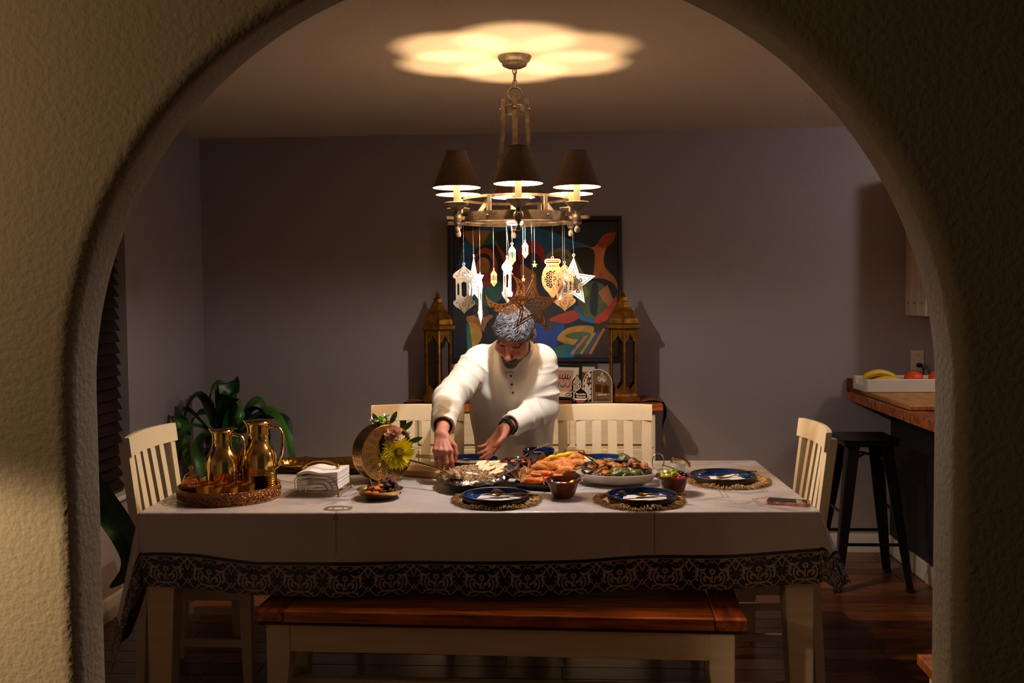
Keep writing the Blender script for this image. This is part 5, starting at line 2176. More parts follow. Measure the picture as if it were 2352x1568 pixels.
# ------------------------------------------------------------------ dishes of food
m_clay = mat('glazed_clay', '45160f', .14, spec=.6, vary=.35, vscale=18, col2='6d2a18', coat=.5)
m_navy = mat('navy_glaze', '0c2450', .12, spec=.6, coat=.6, vary=.25, vscale=8, col2='123a7a')
m_outer = mat('ribbed_black', '1a1414', .4, vary=.2, vscale=30, col2='33261f')
m_goldc = mat('gold_cutlery', 'd2a050', .14, metal=1.0)


def cutlery(kind, label, x, y, z, rz, tilt=0.0, roll=0.0, group='gold cutlery', L=.19):
    """Spoon, fork or knife: bowl end at the origin, handle along +X."""
    t = thing(kind, label, kind, (x, y, z), 0, group, rot=(roll, -tilt, rz))
    h = spline([(.055, .0, .004), (.075, 0, .0075), (.12, 0, .0065), (L, 0, .002)], 5)
    k = len(h)
    MB().tube(h, [.0022 + .0030 * (i / (k - 1)) ** 1.6 for i in range(k)], 8, flat=.5).build('handle', m_goldc, t)
    g = MB()
    if kind == 'spoon':
        rows = []
        for i in range(11):
            u = i / 10
            xx = .002 + .056 * u
            w_ = .0195 * math.sin(PI * (.03 + .94 * (u * .92 + .0))) ** .7 * (1 - .35 * u)
            rows.append([(xx, w_ * q, .0045 - .0065 * (1 - q * q) * math.sin(PI * min(1, u * 1.02)) + .0015 * u) for q in (-1, -.6, 0, .6, 1)])
        g.strip(rows)
        g.build('spoon_bowl', m_goldc, t, smooth=180)
    elif kind == 'fork':
        rows = []
        for i in range(7):
            u = i / 6
            xx = .034 + .024 * u
            w_ = .0115 * (1 - u ** 2.2) + .002
            rows.append([(xx, w_ * q, .002 + .003 * u - .001 * (1 - q * q)) for q in (-1, 0, 1)])
        g.strip(rows)
        g.build('fork_neck', m_goldc, t, smooth=180)
        for q in (-1, -.34, .34, 1):
            MB().tube([(.036, q * .0105, .002), (.015, q * .0105, .0015), (-.004, q * .0100, .006)], [.0014, .0013, .0006], 6).build('tine', m_goldc, t)
    else:
        bl = [(.060, -.003), (.05, -.007), (.0, -.0075), (-.045, -.006), (-.052, .001), (-.03, .004), (.060, .004)]
        g.prism(bl, .003, .0044)
        g.build('blade', m_goldc, t, smooth=20)
    return t


# ---- place settings: jute mat, plate, napkin, cutlery, date
m_jute = mat('jute', 'b98c52', .85, vary=.25, vscale=60, col2='d2aa70', bump=.5, bscale=300)
m_mat = mat('mat_cream', 'c8b8a0', .85, bump=.5, bscale=250)


def place(i, mx, my, mr, px, py, pr, rz, lab, cut=True):
    t = thing('placemat', 'round fringed placemat ' + lab, 'placemat', on(mx, my), 0, 'fringed placemats')
    cr = mr * .80
    MB().lathe([(0, .0035), (cr * .99, .0035), (cr, .002), (cr, 0), (0, 0)], 48).build('weave', m_mat, t)
    g = MB()
    for q in range(6):
        r = cr * (.50 + .095 * q)
        g.tube([(r * math.cos(a), r * math.sin(a), .0036) for a in np.linspace(0, 2 * PI, 49)[:-1]], .0014, 5, closed=True)
    g.build('woven_ring', m_jute, t)['kind'] = 'stuff'
    g = MB()
    q_ = random.Random(i)
    n = 620
    for k in range(n):
        a = 2 * PI * k / n + q_.uniform(-.01, .01)
        L = (mr - cr) * q_.uniform(.75, 1.12)
        lift = .004 + .012 * q_.random() ** 2 + .004 * math.sin(9 * a + i)
        pts = []
        for j in range(4):
            u = j / 3
            r = cr * .97 + L * u
            b2 = a + q_.uniform(-.035, .035) * u
            pts.append((r * math.cos(b2), r * math.sin(b2), .002 + lift * math.sin(PI * (.15 + .75 * u))))
        g.tube(pts, [.0014, .0016, .0013, .0006], 3)
    g.build('fringe', m_jute, t, smooth=180, recalc=False)['kind'] = 'stuff'
    p = thing('dinner_plate', 'navy plate with black rim ' + lab, 'plate', on(px, py, .0055), 0, 'navy plates')
    MB().lathe([(0, .004), (pr * .90, .004), (pr * .945, .009), (pr * .955, .026)], 64).build('well', m_navy, p, smooth=60)
    MB().lathe([(pr * .955, .026), (pr * .985, .0275), (pr, .026), (pr * .985, .006), (pr * .93, .0), (0, .0)], 96, wob=lambda a, z: 1 + .004 * math.cos(96 / 2 * a) * (.004 < z < .026)).build('outside', m_outer, p, smooth=60)
    g = MB()
    w2, h2 = pr * .62, pr * .52
    rows = [[(-w2 + 2 * w2 * a / 8, -h2 + 2 * h2 * b2 / 6, .0012 * math.sin(a * .9 + b2 * .7 + i) + .0014) for b2 in range(7)] for a in range(9)]
    g.strip(rows)
    rows2 = [[(x, y, z + .0022) for x, y, z in r] for r in rows]
    g.strip(rows2)
    e = [rows[0], rows2[0]]
    o = g.build('paper_napkin', m_nap, smooth=180, recalc=False, loc=(px + .008, py - .008, CT + .0115), rot=(0, 0, rz))
    tag(o, 'white napkin on the plate ' + lab, 'napkin', 'napkins on the plates')
    if cut:
        zc = CT + .0155
        c, s_ = math.cos(rz), math.sin(rz)
        for kd, dx, dy, dz, a in (('knife', -.045, -.03, .0, .10), ('spoon', -.028, .018, .004, -.10), ('fork', -.008, .030, .007, -.22)):
            cutlery(kd, 'gold %s on the plate %s' % (kd, lab), px + dx * c - dy * s_, py + dx * s_ + dy * c, zc + dz, rz + a, tilt=.045, L=.165)
    return t


place(0, -.258, 3.535, .168, -.258, 3.512, .122, -.12, 'at the front edge, near the rice dish')
place(1, .252, 3.535, .170, .262, 3.520, .124, -.08, 'at the front edge, near the bowl of peppers')
place(2, .622, 3.905, .172, .603, 3.905, .127, .42, 'at the kitchen end of the table')
place(3, .150, 4.262, .172, .150, 4.275, .125, .0, 'behind the platter of roast vegetables', cut=False)
place(4, -.420, 4.268, .160, -.425, 4.272, .122, .0, 'behind the rice dish', cut=False)
for i, (x, y, lb) in enumerate(((-.262, 3.595, 'at the front edge, near the rice dish'), (.195, 3.580, 'at the front edge, near the bowl of peppers'), (.530, 3.865, 'at the kitchen end of the table'))):
    o = link('date', lump['date'][i], None, (x, y, CT + .0215), (.2, .1, .4 + i))
    o.scale = (1.15, 1.15, 1.05)
    tag(o, 'brown date lying on the navy plate ' + lb, 'date', 'dates on the plates')
for k in range(4):
    kd = ('fork', 'fork', 'spoon', 'knife')[k]
    cutlery(kd, ('nearer gold fork', 'farther gold fork', 'gold spoon', 'gold knife')[k] + ' leaning on the plate behind the roast vegetables', .135 - .012 * k, 4.20 + .028 * k, CT + .016 + .003 * k, 2.88 - .04 * k, tilt=.10, L=.18)
for k in range(3):
    kd = ('fork', 'spoon', 'knife')[k]
    cutlery(kd, 'gold %s on the plate behind the rice dish, handle to the window side' % kd, -.475, 4.225 + .03 * k, CT + .016 + .002 * k, 2.95 + .06 * k, tilt=.12, L=.19)

# ---- rice dish with foil
m_tinglass = mat('baking_glass', 'efe6d8', .05, trans=.85, spec=.6)
m_foil = mat('kitchen_foil', 'cfc8c0', .22, metal=1.0, bump=.8, bscale=70, bdist=.006)
m_rice = mat('spiced_rice', 'b98a58', .6, vary=.35, vscale=90, col2='d9b487', bump=.9, bscale=260, bdist=.006)
rd = thing('rice_dish', 'foil-lined oval baking dish of spiced rice behind the front plate', 'dish', on(-.368, 3.832), -.12)
RX, RY = .130, .175
MB().lathe([(0, .010), (.62, .010), (.70, .014), (.90, .045), (1.0, .060), (1.03, .061), (1.0, .055), (.74, .006), (.66, .002), (0, .002)], 72, squash=RY / RX).build('glass_dish', m_tinglass, rd)
rd.children[0].data.transform(Matrix.Diagonal((RX, RX, .72, 1)))
g = MB()
q_ = random.Random(5)
rows = []
for r, z in ((.60, .010), (.78, .022), (.93, .040), (1.03, .047), (1.09, .043), (1.11, .034)):
    rows.append([((r + .025 * q_.uniform(-1, 1) * (r > .9)) * RX * math.cos(2 * PI * k / 72), (r + .02 * q_.uniform(-1, 1) * (r > .9)) * RY * math.sin(2 * PI * k / 72), z + .006 * q_.uniform(-1, 1) * (r > .9)) for k in range(72)])
for r in rows:
    r.append(r[0])
g.strip(rows)
g.build('foil_lining', m_foil, rd, smooth=25, recalc=False)
g = MB()
for a0, rr in ((.15, 1.12), (.35, 1.15), (-.1, 1.1)):
    c = (rr * RX * math.cos(a0), rr * RY * math.sin(a0))
    g.strip([[(c[0] - .02 + .016 * i + q_.uniform(-.004, .004), c[1] - .022 + .012 * j + q_.uniform(-.004, .004), .044 + .010 * i + q_.uniform(-.006, .006)) for j in range(5)] for i in range(4)])
g.build('foil_flap', m_foil, rd, smooth=20, recalc=False)['kind'] = 'stuff'


def heap(name, m, rx, ry, z0, hgt, amp, seed, parent, n=44, fq=1.0):
    q = np.random.default_rng(seed)
    pc = q.uniform(-1, 1, (90, 2))
    ph = q.uniform(.4, 1, 90)
    g = MB()
    rows = []
    for i in range(n + 1):
        row = []
        for j in range(n + 1):
            u, v_ = -1 + 2 * i / n, -1 + 2 * j / n
            x, y = u * math.sqrt(1 - v_ * v_ / 2), v_ * math.sqrt(1 - u * u / 2)
            rr = min(1.0, x * x + y * y)
            d = ((pc[:, 0] - x) ** 2 + (pc[:, 1] - y) ** 2) * (60 * fq)
            z = z0 + hgt * (1 - rr) ** .7 + amp * float((np.exp(-d) * ph).sum()) * (1 - rr) ** .3
            row.append((x * rx, y * ry, z))
        rows.append(row)
    g.strip(rows)
    o = g.build(name, m, parent, smooth=180, recalc=False)
    o['kind'] = 'stuff'
    return o


heap('rice', m_rice, RX * .93, RY * .93, .034, .020, .007, 3, rd, 60, 1.6)
q_ = random.Random(8)
g = MB()
for k in range(2600):
    a, r = q_.uniform(0, 6.283), math.sqrt(q_.random()) * .90
    x, y = r * RX * math.cos(a), r * RY * math.sin(a)
    z = .041 + .021 * (1 - r * r) ** .7
    d = Vector((q_.uniform(-1, 1), q_.uniform(-1, 1), q_.uniform(-.5, .5))).normalized() * .0042
    c = Vector((x, y, z + q_.uniform(-.002, .006)))
    g.tube([tuple(c - d), tuple(c), tuple(c + d)], [.0006, .0014, .0006], 4, mi=k % 3)
g.build('rice_grain', [m_rice, mat('rice_pale', 'e0c298', .5), mat('rice_brown', '8a5a34', .5)], rd, smooth=180, recalc=False)['kind'] = 'stuff'
m_bread = mat('flatbread_wedge', 'e6c690', .7, vary=.3, vscale=40, col2='f0d9ac')
m_crust = mat('bread_crust', 'c07a2a', .6, vary=.3, vscale=40)
for k, (x, y, z, rz, s_) in enumerate(((.066, .085, .070, .5, 1.0), (.094, .045, .066, .3, 1.1), (.086, .005, .063, .1, 1.0), (.058, -.015, .066, .35, .9), (.090, -.055, .060, .0, .95), (.040, .015, .071, .6, .8), (.02, .110, .066, .9, .9))):
    t = thing('bread_wedge', 'golden wedge of flatbread laid on the kitchen side of the rice dish', 'bread', (rd.location.x + x, rd.location.y + y, CT + z), 0, 'bread wedges on the rice', rot=(.35 + .1 * (k % 3), -.25, rz))
    poly = [(-.030 * s_, -.012 * s_), (.030 * s_, -.010 * s_), (.034 * s_, .002), (.0, .020 * s_), (-.03 * s_, .006)]
    MB().prism(poly, -.003, .003).build('crumb', m_bread, t)
    MB().tube([(p[0], p[1], 0) for p in poly[:3]], .0035, 6).build('crust', m_crust, t)
for k, (x, y) in enumerate(((-.028, -.090), (-.002, -.112))):
    o = MB().box((0, 0, 0), (.026, .018, .014), .003).build('cheese_cube', mat('white_cheese', 'f2ecdf', .5, sss=.1), loc=(rd.location.x + x + .02, rd.location.y + y, CT + .060), rot=(.1, .15, .3 + k))
    tag(o, 'white cube of cheese at the front of the rice dish', 'cheese', 'cheese cubes on the rice')
# serving spoon in the right hand
sp = thing('serving_spoon', 'glass serving spoon with gold handle, held by the man over the rice dish', 'spoon', (-.432, 3.712, CT + .062), 0, rot=(0, -.10, 2.61))
hp = [(.03, 0, .002), (.06, 0, .008), (.10, 0, .012), (.215, 0, .016)]
MB().tube(spline(hp, 5), .0048, 10).build('handle', m_goldc, sp)
rows = []
for i in range(13):
    u = i / 12
    w_ = .031 * math.sin(PI * (.04 + .92 * u)) ** .6
    rows.append([(-.045 + .09 * u, w_ * q, .003 - .020 * (1 - q * q) * math.sin(PI * u) ** .6) for q in (-1, -.75, -.4, 0, .4, .75, 1)])
MB().strip(rows).build('spoon_bowl', m_tinglass, sp, smooth=180, recalc=False)
MB().tube([(r[0][0], r[0][1], r[0][2]) for r in rows] + [(r[-1][0], r[-1][1], r[-1][2]) for r in rows[::-1]], .0013, 6, closed=True).build('spoon_rim', m_goldc, sp)
heap('rice', m_rice, .032, .022, -.008, .020, .004, 9, sp, 16, .5)
# board under the spoon handle
o = MB().box((0, 0, .013), (.20, .12, .026), .004).build('wooden_board', mat('pale_board', 'a5743c', .5, vary=.2, vscale=6, col2='bd8d50', stretch=(1, 10, 10)), loc=on(-.585, 4.055), rot=(0, 0, -.35))
tag(o, 'small pale wooden board beside the rice dish, toward the window', 'board')

# ---- clay bowls
CL = [(0, .004), (.034, .004), (.040, .008), (.050, .035), (.060, .056), (.0665, .061), (.068, .066), (.064, .068), (.058, .062), (.048, .040), (.036, .014), (0, .012)]
b1 = bowl('clay_bowl', 'glazed brown clay bowl of red sauce between the two front plates', -.018, 3.605, CL, m_clay)
MB().lathe([(0, .040), (.030, .0405), (.0485, .041), (.047, .036), (0, .034)], 32).build('red_sauce', mat('red_sauce', '8e2412', .2, vary=.4, vscale=60, bump=.4, bscale=120), b1)
cutlery('spoon', 'gold spoon standing in the brown bowl of red sauce', -.008, 3.605, CT + .042, .25, tilt=.42, L=.17)
b2_ = bowl('clay_bowl', 'glazed brown clay bowl of creamy dip in front of the man', -.205, 4.035, CL, m_clay)
MB().lathe([(0, .062), (.03, .061), (.056, .0585), (.054, .05), (0, .046)], 32).build('creamy_dip', mat('creamy_dip', 'd9c7ac', .45, vary=.3, vscale=60, col2='c2613a', bump=.6, bscale=130), b2_)
m_olive = mat('black_olive', '14161f', .2)
m_herb = mat('green_herb', '3f7a26', .6)
for i, (x, y) in enumerate(((-.036, -.006), (.034, -.002), (.010, -.036), (-.01, .03))):
    o = MB().ball((0, 0, 0), (.009, .0085, .0075), 12, 8).build('olive', m_olive, loc=(-.205 + x, 4.035 + y, CT + .0665))
    tag(o, 'black olive set in the bowl of creamy dip', 'olive', 'olives on the dip')
g = MB()
for k in range(9):
    petal(g, (0, 0, 0), (math.cos(k * .7), math.sin(k * .7), .25), (0, 0, 1), .017, .005, .2, n=3)
o = g.build('parsley_sprig', m_herb, loc=(-.205 - .004, 4.03, CT + .0635), smooth=180, recalc=False)
tag(o, 'green herb sprig in the middle of the creamy dip', 'herb')
cutlery('spoon', 'gold spoon standing in the bowl of creamy dip', -.208, 4.045, CT + .062, .30, tilt=.42, L=.15)
b3 = bowl('clay_bowl', 'glazed brown clay bowl of pickled peppers by the plate at the kitchen end', .388, 3.690, CL, m_clay)
m_pep = mat('pickled_pepper', 'a3a52c', .3, sss=.1, vary=.2, vscale=40)
m_pink2 = mat('pink_pickle', 'c02460', .35)
m_stemg = mat('pepper_stem', '6d6a2a', .6)
for i, (x, y, z, rz) in enumerate(((-.036, -.018, .066, .5), (-.018, -.030, .070, -.2), (.002, -.020, .074, .9), (-.024, .004, .079, 2.2), (.004, .004, .082, .2), (-.034, .022, .074, 1.4), (.014, -.006, .070, 1.0))):
    t = thing('pickled_pepper', 'yellow green pickled pepper heaped in the brown bowl', 'pepper', (.388 + x, 3.69 + y, CT + z - .004), 0, 'pickled peppers', rot=(rnd.uniform(-.4, .4), rnd.uniform(-.5, .2), rz))
    MB().ball((0, 0, 0), (.019, .012, .0115), 12, 9, lump=.18, seed=i).build('flesh', m_pep, t)
    MB().tube([(.016, 0, .002), (.028, .002, .008)] if i != 4 else [(.016, 0, .002), (-.006, .004, .022), (-.03, .012, .042)], [.0022, .0014] if i != 4 else [.0024, .0018, .0016], 6).build('stem', m_stemg, t)
for i, (x, y, z) in enumerate(((.034, .012, .070), (.028, .030, .070), (.044, -.004, .066), (.040, .026, .064))):
    o = MB().ball((0, 0, 0), (.0105, .0095, .0095), 12, 8).build('olive', m_olive, loc=(.388 + x, 3.69 + y, CT + z))
    tag(o, 'black olive at the back of the brown bowl of peppers', 'olive', 'olives beside the peppers')
for i, (x, y, z) in enumerate(((.016, -.040, .062), (.028, -.036, .063), (.038, -.026, .063), (.024, -.024, .066))):
    o = MB().ball((0, 0, 0), (.009, .006, .006), 10, 6, lump=.15, seed=i).build('pink_pickle', m_pink2, loc=(.388 + x, 3.69 + y, CT + z), rot=(0, 0, i))
    tag(o, 'bright pink pickle at the front of the brown bowl of peppers', 'pickle', 'pink pickles')
bb = bowl('deep_bowl', 'deep ribbed navy bowl standing behind the dip', -.128, 4.285, [(0, .002), (.05, .002), (.056, .006), (.068, .045), (.071, .068), (.069, .070), (.066, .067), (.062, .045), (.05, .010), (0, .008)], mat('dark_navy_glaze', '091334', .15, coat=.5), wob=lambda a, z: 1 + .006 * math.cos(40 * a) * (z < .06), n=96)

# ---- tray of fried pastries
ft = thing('pastry_tray', 'dark tray with gold bow handles lined with brown paper for fried pastries', 'tray', on(-.055, 3.955), -.33)
TW, TL = .088, .245
m_dtray = mat('dark_tray', '1c1512', .35)
rows = []
for w_, l_, z in ((.0, .0, .004), (TW * .85, TL * .95, .004), (TW * .93, TL * .98, .012), (TW, TL, .024), (TW + .003, TL + .003, .024), (TW * .93, TL * .985, .006), (TW * .85, TL * .95, .0), (.0, .0, .0)):
    rows.append([(*oval(2 * PI * k / 56, w_, l_, 8), z) for k in range(57)])
MB().strip(rows).build('tray_dish', m_dtray, ft, smooth=40)
MB().tube([(*oval(2 * PI * k / 56, TW, TL, 8), .025) for k in range(56)], .0022, 6, closed=True).build('gold_rim', m_goldc, ft)
for sg, hgt in ((-1, .044), (1, .058)):
    MB().tube(spline([(-.046, sg * (TL - .004), .022), (-.046, sg * (TL + .004), .022 + hgt * .5), (-.042, sg * (TL + .008), .022 + hgt * .93), (-.03, sg * (TL + .009), .022 + hgt), (.03, sg * (TL + .009), .022 + hgt), (.042, sg * (TL + .008), .022 + hgt * .93), (.046, sg * (TL + .004), .022 + hgt * .5), (.046, sg * (TL - .004), .022)], 4), .0032, 8).build('bow_handle', m_goldc, ft)
m_paper = mat('brown_paper', 'a06c3c', .8, vary=.15, vscale=20, bump=.3, bscale=30)
g = MB()
rows = []
for i in range(11):
    row = []
    for j in range(9):
        x, y = -.118 + .205 * j / 8, -.235 + .43 * i / 10
        z = .0065 + max(0, (-x - .062)) * .85 + max(0, (x - .07)) * .7 + .0035 * math.sin(i * 1.7 + j * 1.1) + max(0, abs(y) - .19) * .5
        row.append((x + .012 * math.sin(i * 2.1) * (j == 0), y, z))
    rows.append(row)
g.strip(rows)
g.build('paper_sheet', m_paper, ft, smooth=30, recalc=False)
for k, (x, y, z, rx_, rz) in enumerate(((-.100, -.02, .03, .5, .3), (-.092, .10, .036, .6, -.2))):
    MB().strip([[(-.03, -.06, 0), (0, -.065, .01), (.03, -.05, .03)], [(-.035, 0, .004), (0, .005, .013), (.02, .0, .04)], [(-.03, .06, .0), (.005, .06, .012), (.012, .045, .05)]]).build('paper_corner', m_paper, ft, smooth=60, recalc=False, loc=(x, y, z), rot=(0, -rx_, rz))
m_fry = mat('fried_pastry', 'a04a10', .5, vary=.4, vscale=45, col2='cf7a22', bump=.7, bscale=160, bdist=.004)
m_fry2 = mat('fried_crimp', 'c96a24', .5, vary=.3, vscale=60, bump=.5, bscale=200)


def pastry_mesh():
    g = MB()
    rows = []
    for i in range(13):
        a = PI * i / 12
        row = []
        for r, h in ((0, .0), (.35, .014), (.7, .015), (.9, .007), (1.0, .0015)):
            row.append((.046 * r * math.cos(a), .040 * r * math.sin(a) - .012, h * (math.sin(a) ** .5 if r < .95 else 1)))
        rows.append(row)
    g.strip(rows)
    g.strip([[(x, y, -z) for x, y, z in r] for r in rows])
    a_ = g.mesh('filled_shell', m_fry, 60, recalc=False)
    c = MB()
    c.tube([(.046 * math.cos(a) * (1 + .02 * (-1) ** k), .040 * math.sin(a) - .012, .002 * (-1) ** k) for k, a in enumerate(np.linspace(0, PI, 31))], .0034, 6)
    return a_, c.mesh('crimped_edge', m_fry2, 180)


pa, pc_ = pastry_mesh()
FTL = ft.location


def ftp(x, y, z):
    a, b2 = rot2(x, y, -.33)
    return (FTL.x + a, FTL.y + b2, CT + z)


for k, (x, y, z, r) in enumerate(((-.045, -.035, .040, (.9, .3, .4)), (-.050, .020, .045, (1.0, .2, .9)), (-.005, -.005, .048, (.7, -.2, -.3)), (.000, .040, .052, (.5, .1, .2)), (.010, .070, .060, (.5, 0, -.1)), (.020, .052, .052, (.45, 0, .1)), (.045, .100, .066, (.9, -.3, .5)),
                                  (.062, .060, .052, (.7, -.4, .2)), (.040, .010, .046, (.5, -.2, -.6)), (.050, -.040, .040, (.6, -.5, .3)), (-.030, .085, .052, (.8, .3, .2)), (-.060, -.085, .030, (.8, .5, 1.2)), (.03, .135, .055, (.8, .1, .6)))):
    t = thing('fried_pastry', 'golden half-moon fried pastry heaped on the brown paper of the tray', 'pastry', ftp(x, y, z), 0, 'fried pastries', rot=(r[0], r[1], r[2] - .33))
    link('filled_shell', pa, t)
    link('crimped_edge', pc_, t)
m_roll = mat('fried_roll', 'b84c16', .45, vary=.35, vscale=50, col2='d8702a', bump=.5, bscale=180)
for k, (x, y, z, rz) in enumerate(((-.030, -.125, .024, .1), (.012, -.150, .023, -.15), (-.022, -.170, .022, .05), (.030, -.105, .028, .5), (-.005, -.135, .044, .3), (.045, -.165, .026, -.4))):
    t = thing('fried_roll', 'orange fried roll at the near end of the pastry tray', 'roll', ftp(x, y, z), rz - .33, 'fried rolls')
    MB().tube([(-.042, 0, 0), (-.038, 0, .001), (-.01, .002, .002), (.02, .001, .002), (.038, 0, 0), (.043, 0, 0)], [.004, .0115, .0135, .0135, .0115, .004], 12).build('wrapper', m_roll, t)
    MB().tube([(.040, 0, 0), (.0445, 0, 0)], [.006, .005], 8).build('filling', mat('roll_filling', '7a3a18', .7, bump=.6, bscale=250), t)
m_lem = mat('lemon_rind', 'd8b01c', .4, bump=.2, bscale=300)
m_lemf = mat('lemon_flesh', 'e6d07a', .3, sss=.1)
for k, (x, y, z, r) in enumerate(((-.005, .105, .072, (.9, .2, .3)), (-.035, .070, .066, (.8, .5, 1.0)), (.018, .112, .078, (1.0, -.3, -.2)))):
    t = thing('lemon_wedge', 'yellow lemon wedge on top of the fried pastries', 'lemon', ftp(x, y, z), 0, 'lemon wedges', rot=r)
    rows = [[(.030 * math.cos(a) * math.cos(b2), .012 * math.sin(b2) * 1.3, .026 * math.sin(a) * math.cos(b2)) for b2 in np.linspace(-PI / 2, PI / 2, 7)] for a in np.linspace(0, PI, 11)]
    MB().strip(rows).build('rind', m_lem, t, smooth=180, recalc=False)
    MB().prism([(.028 * math.cos(a), .014 * math.sin(a)) for a in np.linspace(0, 2 * PI, 17)[:-1]], -.001, .002).build('flesh', m_lemf, t)
gd = thing('glass_dish', 'small footed glass dish at the far end of the pastry tray', 'dish', on(.072, 4.115))
MB().lathe([(0, 0), (.022, 0), (.022, .003), (.006, .006), (.006, .02), (.026, .034), (.034, .06), (.032, .06), (.024, .037), (0, .028)], 28).build('bowl', m_clear, gd)
heap('chopped_nuts', mat('chopped_nuts', 'd8c9a8', .6, vary=.3, vscale=90), .029, .029, .046, .012, .005, 2, gd, 16, .6)

# ---- platter of roast vegetables
vp = thing('vegetable_platter', 'cream oval platter heaped with roast vegetables', 'platter', on(.192, 3.885), .03)
VX, VY = .158, .118
g = MB()
prof = [(0, .010), (.55, .010), (.78, .020), (.95, .044), (1.0, .047), (1.03, .045), (.98, .034), (.85, .012), (.60, .001), (0, .001)]
g.lathe(prof, 72, squash=VY / VX)
g.build('dish', mat('cream_glaze', 'b5a696', .15, coat=.5, vary=.12, vscale=8), vp)
vp.children[0].data.transform(Matrix.Diagonal((VX, VX, 1, 1)))
vegs = {
    'aubergine': (mat('roast_aubergine', '1d1214', .2, coat=.4, bump=.5, bscale=90), (.034, .020, .018), 'glossy dark piece of roast aubergine in the vegetable platter'),
    'squash': (mat('roast_squash', '94480f', .3, coat=.3, bump=.7, bscale=110, vary=.4, vscale=50, col2='c87a1c'), (.026, .019, .016), 'orange piece of roast squash in the vegetable platter'),
    'pepper': (mat('roast_pepper', '454d16', .25, coat=.4, bump=.6, bscale=90, vary=.35, vscale=40, col2='6d7026'), (.036, .024, .021), 'blistered green roast pepper in the vegetable platter'),
    'onion': (mat('roast_onion', '4f2a12', .3, coat=.3, bump=.6, bscale=110, vary=.4, vscale=40, col2='8a5628'), (.022, .020, .016), 'browned roast onion piece in the vegetable platter')}
VL = vp.location
q_ = random.Random(31)
ps = [('aubergine', -.112, -.030, .052), ('aubergine', -.100, .03, .056), ('onion', -.075, -.045, .052), ('squash', -.055, -.020, .066), ('squash', -.045, -.055, .054), ('pepper', -.004, -.060, .058), ('pepper', .028, -.055, .050), ('aubergine', .055, -.030, .062),
      ('onion', .030, -.012, .074), ('squash', -.070, .018, .078), ('onion', -.020, .0, .078), ('aubergine', .0, .030, .080), ('pepper', .030, .045, .094), ('squash', .075, -.005, .076), ('aubergine', .090, -.040, .054), ('pepper', .072, -.058, .052),
      ('onion', .070, .035, .084), ('squash', .104, .010, .070), ('onion', .115, -.015, .058), ('squash', -.03, .05, .08), ('onion', .06, .0, .088), ('aubergine', .08, .06, .07), ('squash', .0, -.03, .075), ('onion', -.1, -.005, .064), ('pepper', .05, .07, .07)]
vm = {k: [MB().ball((0, 0, 0), v[1], 14, 10, lump=.2, seed=s_).mesh(k, v[0], 180) for s_ in range(3)] for k, v in vegs.items()}
for i, (k, x, y, z) in enumerate(ps):
    o = link('roast_' + k, vm[k][i % 3], None, (VL.x + x, VL.y + y, CT + z - .008), (q_.uniform(-.5, .5), q_.uniform(-.5, .5), q_.uniform(0, 6)))
    tag(o, vegs[k][2], 'vegetable', 'roast vegetables')
heap('pan_juices', mat('pan_juices', '4a2412', .2, vary=.4, vscale=50, bump=.6, bscale=120), VX * .85, VY * .85, .024, .025, .01, 12, vp, 30, .8)
tg = thing('serving_tongs', 'gold serving tongs gripping a vegetable at the window side of the platter', 'tongs', (VL.x - .070, VL.y + .005, CT + .075), 0, rot=(0, -.25, 2.35))
for s_ in (-1, 1):
    MB().tube(spline([(0, s_ * .014, 0), (.03, s_ * .013, .006), (.07, s_ * .008, .008), (.12, s_ * .002, .004)], 4), .0026, 6).build('arm', m_goldc, tg)
    MB().ball((0, s_ * .012, -.004), (.014, .004, .008), 10, 6).build('tip', m_goldc, tg)
rs = thing('ring_server', 'serving spoon with a large silver ring handle at the kitchen side of the platter', 'spoon', (.357, 3.955, CT + .036), .42)
MB().tube([(.0265 * math.cos(a), 0, .036 + .034 * math.sin(a)) for a in np.linspace(0, 2 * PI, 37)[:-1]], .0019, 8, closed=True).build('ring_handle', mat('silver', 'b9b4ac', .15, metal=1.0), rs)
MB().tube([(-.008, 0, .004), (-.035, -.01, .010), (-.075, -.02, .022)], [.003, .003, .002], 8).build('shaft', MATS['silver'], rs)
MB().ball((-.09, -.024, .022), (.024, .015, .006), 12, 6).build('spoon_bowl', MATS['silver'], rs)
cu = thing('sauce_cup', 'small white cup holding gold spoons near the far edge of the table', 'cup', on(.448, 4.065))
MB().lathe([(0, .001), (.022, .001), (.026, .006), (.032, .05), (.030, .05), (.024, .009), (0, .006)], 32).build('cup', mat('white_china', 'd8d4d2', .2), cu)
for k in range(2):
    t = thing('spoon', ['curved gold spoon hooked over the white sauce cup, window side', 'curved gold spoon hooked over the white sauce cup, kitchen side'][k], 'spoon', (.448, 4.065, CT), -.25 + k * .25, 'spoons in the sauce cup')
    MB().tube(spline([(-.008, 0, .01), (-.026, 0, .045), (-.022, 0, .064), (.0, 0, .068), (.032, 0, .058), (.048, 0, .034 + .01 * k)], 5), .0034, 8, flat=1.6).build('handle', m_goldc, t)
    MB().ball((-.006, 0, .014), (.012, .010, .008), 10, 6).build('spoon_bowl', m_goldc, t)

